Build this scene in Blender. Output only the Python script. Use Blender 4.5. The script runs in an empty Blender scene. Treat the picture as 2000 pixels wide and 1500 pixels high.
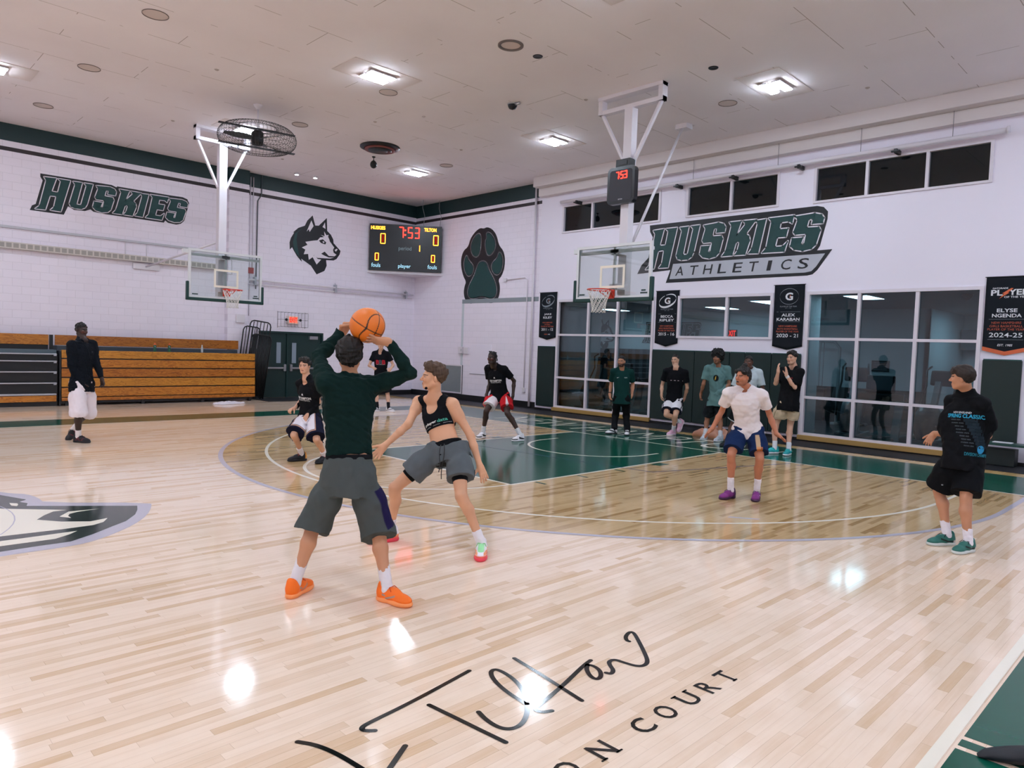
import bpy, bmesh, math, random
import numpy as np
from mathutils import Vector, Matrix
from mathutils.geometry import tessellate_polygon
from mathutils.bvhtree import BVHTree

random.seed(7)
SC = bpy.context.scene
COL = SC.collection

# ------------------------------------------------------------------ camera
def camera_axes(yaw, pitch, roll):
    f = Vector((math.cos(yaw)*math.cos(pitch), math.sin(yaw)*math.cos(pitch), math.sin(pitch)))
    r = Vector((math.sin(yaw), -math.cos(yaw), 0))
    u = r.cross(f)
    c, s = math.cos(roll), math.sin(roll)
    return c*r+s*u, c*u-s*r, f
_r, _u, _f = camera_axes(.793, -.050, .035)
cam_data = bpy.data.cameras.new('camera')
cam = bpy.data.objects.new('camera', cam_data)
COL.objects.link(cam)
cam.matrix_world = Matrix(((_r.x, _u.x, -_f.x, 0), (_r.y, _u.y, -_f.y, 0), (_r.z, _u.z, -_f.z, 1.86), (0, 0, 0, 1)))
cam_data.sensor_width = 36.0
cam_data.lens = 36.0*1387/2000
cam_data.clip_start = .05
cam_data.clip_end = 200
SC.camera = cam

# ------------------------------------------------------------------ world (night outside) and exposure
w = bpy.data.worlds.new('night'); SC.world = w; w.use_nodes = True
w.node_tree.nodes['Background'].inputs[0].default_value = (.004, .006, .009, 1)
w.node_tree.nodes['Background'].inputs[1].default_value = 1.0
SC.view_settings.view_transform = 'Standard'
SC.view_settings.look = 'None'
SC.view_settings.gamma = 1
SC.view_settings.use_curve_mapping = False
SC.view_settings.exposure = 0.0
LAMP = 152.0          # radiance of the ceiling LED strips
SC.cycles.use_denoising = True
SC.cycles.max_bounces = 14
SC.cycles.diffuse_bounces = 10
SC.cycles.glossy_bounces = 4
SC.cycles.transparent_max_bounces = 12
SC.cycles.sample_clamp_indirect = 20.0
SC.cycles.caustics_reflective = False
SC.cycles.caustics_refractive = False
# ------------------------------------------------------------------ helpers
def lin(h):
    """hex or 0-255 triple (sRGB) to linear"""
    if isinstance(h, str):
        h = h.lstrip('#'); h = [int(h[i:i+2], 16) for i in (0, 2, 4)]
    return tuple((c/255/12.92 if c/255 <= .04045 else ((c/255+.055)/1.055)**2.4) for c in h)
MATS = {}
def mat(name, col, rough=.6, metal=0, spec=.5, emit=0, bump=0, bscale=200, coat=0, alpha=None, ecol=None):
    if name in MATS: return MATS[name]
    m = bpy.data.materials.new(name); m.use_nodes = True
    n = m.node_tree.nodes; l = m.node_tree.links; b = n['Principled BSDF']
    c = lin(col) if not isinstance(col, tuple) or max(col) > 1 else col
    b.inputs['Base Color'].default_value = (*c, 1)
    b.inputs['Roughness'].default_value = rough
    b.inputs['Metallic'].default_value = metal
    b.inputs['Specular IOR Level'].default_value = spec
    if coat: b.inputs['Coat Weight'].default_value = coat; b.inputs['Coat Roughness'].default_value = .08
    if emit:
        b.inputs['Emission Color'].default_value = (*(lin(ecol) if ecol else c), 1)
        b.inputs['Emission Strength'].default_value = emit
    if bump:
        t = n.new('ShaderNodeTexNoise'); t.inputs['Scale'].default_value = bscale; t.inputs['Detail'].default_value = 3
        g = n.new('ShaderNodeNewGeometry'); l.new(g.outputs['Position'], t.inputs['Vector'])
        bp = n.new('ShaderNodeBump'); bp.inputs['Strength'].default_value = bump; bp.inputs['Distance'].default_value = .01
        l.new(t.outputs['Fac'], bp.inputs['Height']); l.new(bp.outputs[0], b.inputs['Normal'])
    MATS[name] = m
    return m
def emat(name, col, s):
    if name in MATS: return MATS[name]
    m = bpy.data.materials.new(name); m.use_nodes = True
    nt = m.node_tree; nt.nodes.clear()
    e = nt.nodes.new('ShaderNodeEmission'); o = nt.nodes.new('ShaderNodeOutputMaterial')
    e.inputs[0].default_value = (*lin(col), 1); e.inputs[1].default_value = s
    nt.links.new(e.outputs[0], o.inputs[0]); MATS[name] = m
    return m
def glassmat(name, tint, ior=1.5, rough=.0, boost=1.0):
    if name in MATS: return MATS[name]
    m = bpy.data.materials.new(name); m.use_nodes = True
    nt = m.node_tree; nt.nodes.clear(); N = nt.nodes.new
    t = N('ShaderNodeBsdfTransparent'); t.inputs[0].default_value = (*tint, 1)
    g = N('ShaderNodeBsdfGlossy'); g.inputs['Roughness'].default_value = rough
    f = N('ShaderNodeFresnel'); f.inputs[0].default_value = ior
    k = N('ShaderNodeMath'); k.operation = 'MULTIPLY'; k.inputs[1].default_value = boost; k.use_clamp = True
    x = N('ShaderNodeMixShader'); o = N('ShaderNodeOutputMaterial')
    nt.links.new(f.outputs[0], k.inputs[0]); nt.links.new(k.outputs[0], x.inputs[0])
    nt.links.new(t.outputs[0], x.inputs[1]); nt.links.new(g.outputs[0], x.inputs[2]); nt.links.new(x.outputs[0], o.inputs[0])
    MATS[name] = m
    return m

def link(o, parent=None):
    COL.objects.link(o)
    if parent is not None: o.parent = parent
    return o
def mesh_obj(name, verts, faces, m, parent=None, smooth=False):
    me = bpy.data.meshes.new(name)
    me.from_pydata([tuple(v) for v in verts], [], faces); me.update()
    if m is not None:
        for q in (m if isinstance(m, (list, tuple)) else [m]): me.materials.append(q)
    if smooth: me.polygons.foreach_set('use_smooth', [True]*len(me.polygons))
    return link(bpy.data.objects.new(name, me), parent)
def tag(o, label=None, cat=None, group=None, kind=None):
    if label: o['label'] = label
    if cat: o['category'] = cat
    if group: o['group'] = group
    if kind: o['kind'] = kind
    return o
def empty(name, loc=(0, 0, 0), rz=0, label=None, cat=None, group=None):
    o = bpy.data.objects.new(name, None); COL.objects.link(o)
    o.location = loc; o.rotation_euler = (0, 0, rz); o.empty_display_size = .1
    return tag(o, label, cat, group)
def copy_tree(o, parent=None):
    c = o.copy(); COL.objects.link(c)
    if parent is not None: c.parent = parent
    for ch in list(o.children): copy_tree(ch, c)
    return c

class MB:
    """collects boxes, tubes, lathes, polygons; build() links them as one mesh object"""
    def __init__(s): s.v = []; s.f = []; s.mi = []; s.cur = 0; s.sm = []; s.smooth = False
    def mesh(s, V, F):
        o = len(s.v); s.v += [tuple(v) for v in V]
        for f in F: s.f.append([i+o for i in f]); s.mi.append(s.cur); s.sm.append(s.smooth)
        return s
    def box(s, x0, x1, y0, y1, z0, z1, M=None):
        V = [(x, y, z) for z in (z0, z1) for y in (y0, y1) for x in (x0, x1)]
        if M is not None: V = [M @ Vector(v) for v in V]
        return s.mesh(V, [[0, 2, 3, 1], [4, 5, 7, 6], [0, 1, 5, 4], [2, 6, 7, 3], [0, 4, 6, 2], [1, 3, 7, 5]])
    def bbox(s, x0, x1, y0, y1, z0, z1, b=.01, M=None):
        """box with bevelled edges"""
        bm = bmesh.new(); bmesh.ops.create_cube(bm, size=1)
        for v in bm.verts: v.co = Vector(((x0+x1)/2+v.co.x*(x1-x0), (y0+y1)/2+v.co.y*(y1-y0), (z0+z1)/2+v.co.z*(z1-z0)))
        bmesh.ops.bevel(bm, geom=bm.edges[:], offset=b, segments=2, affect='EDGES', profile=.6)
        bm.verts.index_update()
        V = [(M @ v.co if M is not None else v.co.copy()) for v in bm.verts]; F = [[v.index for v in f.verts] for f in bm.faces]
        bm.free(); return s.mesh(V, F)
    def beam(s, a, b, wx, wy, up=(0, 0, 1)):
        """rectangular bar from a to b"""
        a, b = Vector(a), Vector(b); d = (b-a); L = d.length; d.normalize()
        u = Vector(up)
        if abs(d.dot(u)) > .98: u = Vector((1, 0, 0))
        x = d.cross(u).normalized(); y = x.cross(d).normalized()
        V = [p + x*sx*wx/2 + y*sy*wy/2 for p in (a, b) for sx, sy in ((-1, -1), (1, -1), (1, 1), (-1, 1))]
        return s.mesh(V, [[3, 2, 1, 0], [4, 5, 6, 7], [0, 1, 5, 4], [1, 2, 6, 5], [2, 3, 7, 6], [3, 0, 4, 7]])
    def tube(s, pts, r, n=8, closed=False, caps=True):
        P = [Vector(p) for p in pts]; R = r if isinstance(r, (list, tuple)) else [r]*len(P)
        V = []; F = []; prev = None; m = len(P)
        for i, p in enumerate(P):
            if closed: t = (P[(i+1) % m]-P[i-1]).normalized()
            else: t = (P[min(i+1, m-1)]-P[max(i-1, 0)]).normalized()
            if prev is None:
                a = Vector((0, 0, 1)) if abs(t.z) < .9 else Vector((1, 0, 0)); x = t.cross(a).normalized()
            else: x = (prev-t*prev.dot(t)).normalized()
            prev = x; y = t.cross(x)
            for k in range(n):
                q = 2*math.pi*k/n; V.append(p+x*math.cos(q)*R[i]+y*math.sin(q)*R[i])
        for i in range(m if closed else m-1):
            j = (i+1) % m
            for k in range(n): F.append([i*n+k, i*n+(k+1) % n, j*n+(k+1) % n, j*n+k])
        if caps and not closed: F.append(list(range(n))[::-1]); F.append([(m-1)*n+k for k in range(n)])
        sm = s.smooth; s.smooth = True; s.mesh(V, F); s.smooth = sm
        return s
    def lathe(s, prof, n=24, M=None, cap=True):
        V = []; F = []
        for r, z in prof:
            for k in range(n):
                q = 2*math.pi*k/n; v = Vector((r*math.cos(q), r*math.sin(q), z)); V.append(M @ v if M is not None else v)
        for i in range(len(prof)-1):
            for k in range(n): F.append([i*n+k, i*n+(k+1) % n, (i+1)*n+(k+1) % n, (i+1)*n+k])
        if cap: F.append(list(range(n))[::-1]); F.append([(len(prof)-1)*n+k for k in range(n)])
        sm = s.smooth; s.smooth = True; s.mesh(V, F); s.smooth = sm
        return s
    def poly(s, pts3):
        """flat concave polygon from 3D points"""
        P = [Vector(p) for p in pts3]
        return s.mesh(P, [list(t) for t in tessellate_polygon([P])])
    def prism(s, pts2, to3, d0, d1):
        """extrude a 2D polygon: to3(u, v, d)"""
        n = len(pts2); T = tessellate_polygon([[Vector((a, b, 0)) for a, b in pts2]])
        V = [to3(a, b, d0) for a, b in pts2]+[to3(a, b, d1) for a, b in pts2]
        F = [list(t) for t in T]+[[i+n for i in t][::-1] for t in T]+[[i, (i+1) % n, (i+1) % n+n, i+n] for i in range(n)]
        return s.mesh(V, F)
    def stroke(s, pts2, wd, to3, d, closed=False, n=8, taper=None):
        """flat ribbon with round joins along a 2D polyline"""
        P = [Vector(p) for p in pts2]; m = len(P)
        for i in range(m if closed else m-1):
            a, b = P[i], P[(i+1) % m]; t = b-a
            if t.length < 1e-6: continue
            q = Vector((-t.y, t.x)).normalized()*wd/2
            s.mesh([to3(c.x, c.y, d) for c in (a-q, b-q, b+q, a+q)], [[0, 1, 2, 3]])
        for c in P:
            s.mesh([to3(c.x+wd/2*math.cos(2*math.pi*k/n), c.y+wd/2*math.sin(2*math.pi*k/n), d) for k in range(n)], [list(range(n))])
        return s
    def ribbon(s, pts2, wd, to3, d, closed=False, ends=True):
        """mitred flat line without overlapping faces"""
        P = [Vector(p) for p in pts2]; m = len(P); V = []
        for i in range(m):
            a = P[i-1] if (i or closed) else P[i]; b = P[(i+1) % m] if (i < m-1 or closed) else P[i]
            t0 = (P[i]-a).normalized() if (P[i]-a).length > 1e-9 else (b-P[i]).normalized()
            t1 = (b-P[i]).normalized() if (b-P[i]).length > 1e-9 else t0
            t = (t0+t1).normalized() if (t0+t1).length > 1e-6 else t0
            k = min(2.0, 1/max(.3, abs(t.dot(t0)))); q = Vector((-t.y, t.x))*wd/2*k
            V += [to3(*(P[i]-q), d), to3(*(P[i]+q), d)]
        s.mesh(V, [[2*i, 2*((i+1) % m), 2*((i+1) % m)+1, 2*i+1] for i in range(m if closed else m-1)])
        if ends and not closed:
            for c, o in ((P[0], P[1]), (P[-1], P[-2])):
                a0 = math.atan2((c-o).y, (c-o).x)
                s.mesh([to3(c.x+wd/2*math.cos(a0-math.pi/2+math.pi*k/8), c.y+wd/2*math.sin(a0-math.pi/2+math.pi*k/8), d) for k in range(9)], [list(range(9))])
        return s
    def build(s, name, m, parent=None, smooth=False):
        me = bpy.data.meshes.new(name)
        me.from_pydata(s.v, [], s.f); me.update()
        for q in (m if isinstance(m, (list, tuple)) else [m]): me.materials.append(q)
        me.polygons.foreach_set('material_index', s.mi)
        me.polygons.foreach_set('use_smooth', [True]*len(s.f) if smooth else s.sm)
        return link(bpy.data.objects.new(name, me), parent)

def smooth2(pts, it=2, closed=True):
    """Chaikin corner cutting"""
    P = [tuple(p) for p in pts]
    for _ in range(it):
        Q = [] if closed else [P[0]]
        for i in range(len(P) if closed else len(P)-1):
            a, b = P[i], P[(i+1) % len(P)]
            Q += [(a[0]*.75+b[0]*.25, a[1]*.75+b[1]*.25), (a[0]*.25+b[0]*.75, a[1]*.25+b[1]*.75)]
        if not closed: Q.append(P[-1])
        P = Q
    return P
YW, XW, XP, CZ = 21.8, 16.0, 16.15, 7.03
def on_left(u, v, d): return (u, YW-d, v)      # wall_left: u = x, v = z
def on_right(u, v, d): return (XW-d, u, v)     # wall_right: u = y, v = z
def on_paw(u, v, d): return (XP-d, u, v)
def on_floor(u, v, d): return (u, v, d)

_TXT = {}
def text2d(txt, bold=0.0, shear=0.0, spacing=1.0, res=3):
    """flat lettering as (verts2d, faces), cap height about 0.7, left edge at 0"""
    k = (txt, bold, shear, spacing)
    if k in _TXT: return _TXT[k]
    c = bpy.data.curves.new('t', 'FONT'); c.body = txt; c.offset = bold; c.shear = shear; c.space_character = spacing
    c.resolution_u = res; c.fill_mode = 'FRONT'; c.dimensions = '2D'
    o = bpy.data.objects.new('t', c); COL.objects.link(o)
    dg = bpy.context.evaluated_depsgraph_get(); dg.update()
    me = bpy.data.meshes.new_from_object(o.evaluated_get(dg))
    V = [(v.co.x, v.co.y) for v in me.vertices]; F = [list(p.vertices) for p in me.polygons]
    bpy.data.objects.remove(o); bpy.data.curves.remove(c); bpy.data.meshes.remove(me)
    _TXT[k] = (V, F)
    return V, F
def fit_text(txt, w, h, bold=0.0, shear=0.0, spacing=1.0, align='C'):
    """lettering scaled into w x h, centred on 0 (or left aligned)"""
    V, F = text2d(txt, bold, shear, spacing)
    if not V: return [], []
    xs = [v[0] for v in V]; ys = [v[1] for v in V]
    x0, x1, y0, y1 = min(xs), max(xs), min(ys), max(ys)
    sx = w/(x1-x0); sy = h/(y1-y0)
    ox = (x0+x1)/2 if align == 'C' else x0
    return [((a-ox)*sx, (b-(y0+y1)/2)*sy) for a, b in V], F
def put_text(mb, txt, u, v, w, h, to3, d, bold=.0, shear=0., spacing=1., flip=1):
    V, F = fit_text(txt, w, h, bold, shear, spacing)
    mb.mesh([to3(u+flip*a, v+b, d) for a, b in V], F)
WORD = [[(4.28,5.853),(4.552,5.867),(4.443,5.511),(4.588,5.508),(4.653,5.805),(4.593,5.863),(4.869,5.863),(4.655,5.028),(4.424,5.029),(4.5,5.117),(4.553,5.407),(4.409,5.398),(4.308,5.022),(4.09,5.013),(4.18,5.1),(4.327,5.772)],[(4.933,5.858),(5.143,5.861),(5.01,5.273),(5.117,5.271),(5.245,5.799),(5.19,5.862),(5.397,5.864),(5.262,5.315),(5.215,5.221),(5.128,5.166),(4.978,5.164),(4.882,5.191),(4.85,5.27),(4.98,5.78)],[(5.479,5.847),(5.81,5.873),(5.924,5.836),(5.964,5.768),(5.944,5.667),(5.762,5.668),(5.782,5.764),(5.714,5.764),(5.677,5.606),(5.88,5.601),(5.908,5.534),(5.832,5.259),(5.758,5.185),(5.612,5.155),(5.467,5.188),(5.396,5.263),(5.428,5.421),(5.622,5.419),(5.58,5.283),(5.634,5.282),(5.673,5.487),(5.481,5.484),(5.45,5.537),(5.524,5.772)],[(6.044,5.853),(6.299,5.853),(6.185,5.555),(6.385,5.785),(6.33,5.851),(6.603,5.849),(6.396,5.591),(6.458,5.538),(6.475,5.451),(6.382,5.182),(6.155,5.184),(6.217,5.27),(6.263,5.442),(6.192,5.448),(6.113,5.183),(5.883,5.18),(5.962,5.28),(6.09,5.778)],[(6.591,5.829),(6.796,5.839),(6.645,5.189),(6.441,5.198),(6.512,5.291),(6.628,5.771)],[(6.845,5.847),(7.329,5.853),(7.292,5.703),(7.229,5.75),(7.08,5.745),(7.054,5.616),(7.223,5.618),(7.182,5.462),(7.015,5.464),(6.973,5.286),(7.121,5.288),(7.215,5.376),(7.152,5.183),(6.717,5.19),(6.801,5.285),(6.899,5.779)],[(7.346,5.828),(7.703,5.848),(7.826,5.812),(7.869,5.747),(7.848,5.652),(7.652,5.655),(7.673,5.745),(7.6,5.746),(7.56,5.597),(7.78,5.59),(7.81,5.526),(7.729,5.267),(7.65,5.198),(7.492,5.171),(7.336,5.205),(7.259,5.277),(7.293,5.425),(7.502,5.421),(7.457,5.293),(7.515,5.291),(7.556,5.484),(7.35,5.484),(7.316,5.535),(7.395,5.756)]]
BG = [(4.199,5.928),(5.855,5.936),(5.97,5.895),(5.993,5.924),(7.34,5.921),(7.724,5.929),(7.854,5.89),(7.908,5.779),(7.771,5.249),(7.681,5.156),(7.553,5.11),(7.323,5.129),(7.247,5.184),(7.21,5.118),(5.792,5.123),(5.724,5.122),(5.412,5.143),(5.346,5.194),(5.215,5.131),(4.957,5.119),(4.819,5.193),(4.725,4.957),(3.971,4.961),(4.02,5.086),(4.1,5.134),(4.25,5.758),(4.199,5.842)]
WORD2 = [[(11.075,5.123),(10.735,5.14),(10.854,4.708),(10.672,4.704),(10.605,5.064),(10.684,5.135),(10.338,5.134),(10.564,4.122),(10.854,4.123),(10.763,4.23),(10.711,4.582),(10.891,4.571),(10.999,4.115),(11.271,4.104),(11.163,4.21),(11.012,5.025)],[(10.257,5.128),(9.994,5.132),(10.132,4.419),(9.997,4.416),(9.863,5.057),(9.935,5.133),(9.676,5.135),(9.818,4.469),(9.872,4.355),(9.978,4.289),(10.166,4.286),(10.288,4.319),(10.332,4.415),(10.195,5.034)],[(9.573,5.115),(9.159,5.146),(9.015,5.101),(8.961,5.018),(8.981,4.896),(9.209,4.897),(9.189,5.014),(9.274,5.014),(9.313,4.822),(9.058,4.816),(9.02,4.735),(9.101,4.401),(9.19,4.311),(9.372,4.275),(9.555,4.315),(9.648,4.406),(9.615,4.598),(9.372,4.595),(9.418,4.43),(9.35,4.429),(9.312,4.678),(9.552,4.674),(9.594,4.739),(9.513,5.024)],[(8.865,5.121),(8.546,5.121),(8.674,4.76),(8.434,5.039),(8.507,5.119),(8.165,5.116),(8.411,4.803),(8.331,4.739),(8.305,4.633),(8.408,4.307),(8.693,4.31),(8.619,4.414),(8.57,4.623),(8.659,4.63),(8.745,4.309),(9.033,4.305),(8.939,4.426),(8.804,5.03)],[(8.179,5.092),(7.922,5.104),(8.079,4.315),(8.335,4.326),(8.251,4.439),(8.129,5.021)],[(7.861,5.113),(7.255,5.12),(7.294,4.938),(7.375,4.995),(7.562,4.989),(7.588,4.833),(7.376,4.835),(7.42,4.646),(7.629,4.649),(7.673,4.433),(7.488,4.435),(7.374,4.542),(7.444,4.308),(7.989,4.317),(7.888,4.432),(7.79,5.031)],[(7.233,5.09),(6.786,5.114),(6.63,5.07),(6.573,4.991),(6.595,4.876),(6.841,4.88),(6.819,4.989),(6.91,4.99),(6.953,4.81),(6.677,4.801),(6.636,4.723),(6.725,4.409),(6.82,4.325),(7.017,4.293),(7.214,4.334),(7.314,4.422),(7.279,4.601),(7.017,4.596),(7.067,4.441),(6.994,4.438),(6.952,4.672),(7.21,4.673),(7.256,4.735),(7.168,5.003)]]
BG2 = [(11.197,5.274),(6.742,5.271),(6.597,5.231),(6.498,5.121),(6.5,4.956),(6.632,4.378),(6.694,4.282),(6.358,4.286),(6.662,3.844),(6.765,3.754),(6.885,3.733),(10.618,3.719),(10.494,4.05),(11.54,3.998),(11.412,4.229),(11.196,4.417),(11.087,4.951),(11.18,5.102)]
PANEL = [(10.414,4.204),(6.509,4.203),(6.69,3.929),(6.793,3.827),(6.937,3.803),(10.507,3.812)]
ATH = [(10.348,3.883),(6.869,3.891),(10.297,4.136),(6.833,4.117)]
HUSKY = {'sil':[(11.887,6.047),(11.99,5.729),(12.118,5.742),(12.414,6.041),(12.438,5.613),(12.583,5.501),(12.676,5.352),(12.689,5.236),(12.964,5.003),(12.934,4.881),(12.82,4.713),(12.704,4.647),(12.422,4.628),(12.447,4.443),(12.366,4.258),(12.076,4.113),(11.993,4.215),(11.861,4.381),(11.685,4.477),(11.51,4.572),(11.528,4.474),(11.354,4.639),(11.243,4.796),(11.173,4.906),(11.095,4.821),(11.084,5.059),(11.127,5.205),(11.239,5.395),(11.193,5.388),(11.38,5.564),(11.611,5.668),(11.701,5.853)],'w':[[(11.843,5.874),(11.927,5.7),(11.789,5.488),(11.755,5.575),(11.678,5.484)],[(12.346,5.885),(12.371,5.668),(12.258,5.718)],[(12.32,5.582),(12.408,5.463),(12.493,5.489),(12.475,5.419),(12.545,5.291),(12.641,5.165),(12.716,5.092),(12.672,4.998),(12.697,4.912),(12.809,4.852),(12.734,4.792),(12.518,4.779),(12.356,4.907),(12.228,4.822),(12.337,4.776),(12.519,4.727),(12.718,4.749),(12.569,4.697),(12.095,4.667),(11.965,4.75),(11.919,4.67),(11.778,4.567),(11.748,4.757),(11.591,4.73),(11.644,4.888),(11.518,4.943),(11.719,5.054),(11.639,5.144),(11.922,5.218),(12.082,5.251),(12.176,5.359),(12.322,5.387),(12.2,5.449),(12.344,5.419)],[(11.912,4.675),(11.996,4.766),(12.096,4.632),(12.233,4.624),(12.068,4.443)]],'k':[[(12.13,5.251),(12.275,5.311),(12.408,5.223),(12.377,5.149),(12.213,5.175)],[(12.504,5.315),(12.64,5.215),(12.675,5.145),(12.589,5.223)]],'dot':[[(12.27,5.246),(12.335,5.237),(12.327,5.189),(12.277,5.2)],[(12.728,5.005),(12.811,5.059),(12.845,5.034),(12.78,4.952)]],'g':[[(11.535,5.586),(11.353,5.405),(11.321,5.174),(11.362,4.953),(11.438,4.621),(11.258,4.812),(11.2,5.073),(11.267,5.365)]]}
PAW = {'sil':[(18.005,5.852),(17.85,5.9),(17.576,5.803),(17.357,5.58),(17.236,5.241),(17.022,5.061),(16.922,4.821),(16.926,4.496),(17.049,4.222),(17.215,4.112),(17.116,3.92),(17.121,3.614),(17.249,3.405),(17.525,3.33),(17.886,3.42),(18.091,3.468),(18.321,3.381),(18.617,3.338),(18.851,3.467),(18.954,3.717),(18.913,3.964),(18.829,4.109),(19.006,4.315),(19.139,4.67),(19.138,4.968),(19.011,5.207),(18.774,5.312),(18.689,5.575),(18.439,5.797),(18.188,5.903)],'pads':[[(18.178,5.7),(18.129,5.431),(18.183,5.05),(18.323,4.924),(18.535,5.026),(18.637,5.277),(18.559,5.515),(18.36,5.683)],[(17.855,5.71),(17.639,5.643),(17.453,5.423),(17.394,5.22),(17.537,5.004),(17.731,4.932),(17.847,5.122),(17.897,5.412),(17.818,5.539)],[(18.851,5.038),(18.766,4.845),(18.471,4.631),(18.504,4.389),(18.724,4.287),(18.924,4.509),(18.969,4.809)],[(17.212,5.028),(17.046,4.853),(17.031,4.548),(17.156,4.311),(17.376,4.294),(17.562,4.522),(17.507,4.68),(17.251,4.834)],[(18.024,4.764),(17.82,4.704),(17.693,4.443),(17.439,4.146),(17.285,3.846),(17.306,3.582),(17.533,3.498),(17.821,3.577),(18.076,3.608),(18.329,3.542),(18.613,3.55),(18.733,3.711),(18.642,4.003),(18.402,4.286),(18.257,4.619),(18.167,4.725)]]}
CENTER = {'grey':[(0.77,10.799),(1.372,10.24),(1.516,9.89),(1.606,9.723),(1.723,9.607),(1.78,9.332),(1.776,9.013),(2.671,8.39),(2.608,8.173),(2.455,7.818),(2.243,7.498),(1.968,7.226),(1.733,7.057),(1.513,7.022),(1.292,7.037),(1.078,7.035),(0.491,6.941)],'dark':[(0.755,10.593),(1.488,9.703),(1.661,9.285),(1.584,9.199),(1.638,9.08),(1.602,8.942),(2.504,8.308),(2.446,8.11),(2.365,7.911),(2.21,7.675),(2.053,7.539),(1.826,7.333),(1.619,7.186),(1.395,7.192),(1.101,7.184),(0.502,7.091)],'w':[[(0.678,9.527),(1.371,8.943),(1.882,8.505),(1.757,8.504),(1.651,8.377),(1.559,8.217),(1.723,8.003),(1.937,7.856),(2.035,7.883),(2.108,7.908),(2.03,7.757),(1.922,7.686),(1.654,7.683),(1.183,7.72),(0.55,7.76)],[(0.54,7.616),(1.156,7.545),(1.462,7.54),(1.754,7.543),(1.67,7.451),(1.536,7.354),(1.128,7.364),(0.523,7.377)],[(1.49,9.186),(1.553,9.122),(1.546,9.042),(1.524,8.98),(1.484,9.038)],[(1.754,8.231),(1.877,8.418),(2.153,8.38),(1.946,8.356),(1.861,8.306),(1.828,8.22),(1.831,8.111)]]}
SIG = [[(2.67,2.979),(2.445,2.94),(2.155,2.895),(1.923,2.872),(1.875,2.859),(1.864,2.834),(1.884,2.811),(1.907,2.794)],[(2.255,2.818),(2.277,2.631),(2.295,2.458),(2.313,2.307)],[(2.402,2.598),(2.378,2.512),(2.377,2.418),(2.416,2.369),(2.488,2.369),(2.578,2.422),(2.652,2.496)],[(2.652,2.496),(2.737,2.606),(2.794,2.733),(2.81,2.855),(2.795,2.903),(2.747,2.886),(2.696,2.797),(2.658,2.655),(2.645,2.501)],[(2.985,2.928),(2.957,2.709),(2.925,2.503),(2.898,2.33)],[(3.32,2.612),(3.233,2.595),(2.953,2.509),(2.709,2.447),(2.635,2.432),(2.644,2.385),(2.697,2.362)],[(3.258,2.586),(3.206,2.553),(3.153,2.481),(3.148,2.43),(3.197,2.434),(3.256,2.489),(3.274,2.55),(3.258,2.586)],[(3.259,2.448),(3.269,2.419),(3.317,2.437),(3.354,2.494),(3.39,2.531),(3.443,2.528),(3.45,2.458),(3.47,2.378),(3.517,2.357),(3.574,2.376),(3.652,2.451),(3.783,2.592),(3.878,2.701),(3.855,2.72),(3.774,2.692),(3.73,2.649),(3.731,2.63)],[(1.585,2.944),(1.633,2.871),(1.667,2.759),(1.686,2.63),(1.699,2.487),(1.69,2.378)],[(1.939,2.591),(1.866,2.545),(1.756,2.474),(1.677,2.435)]]
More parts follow.
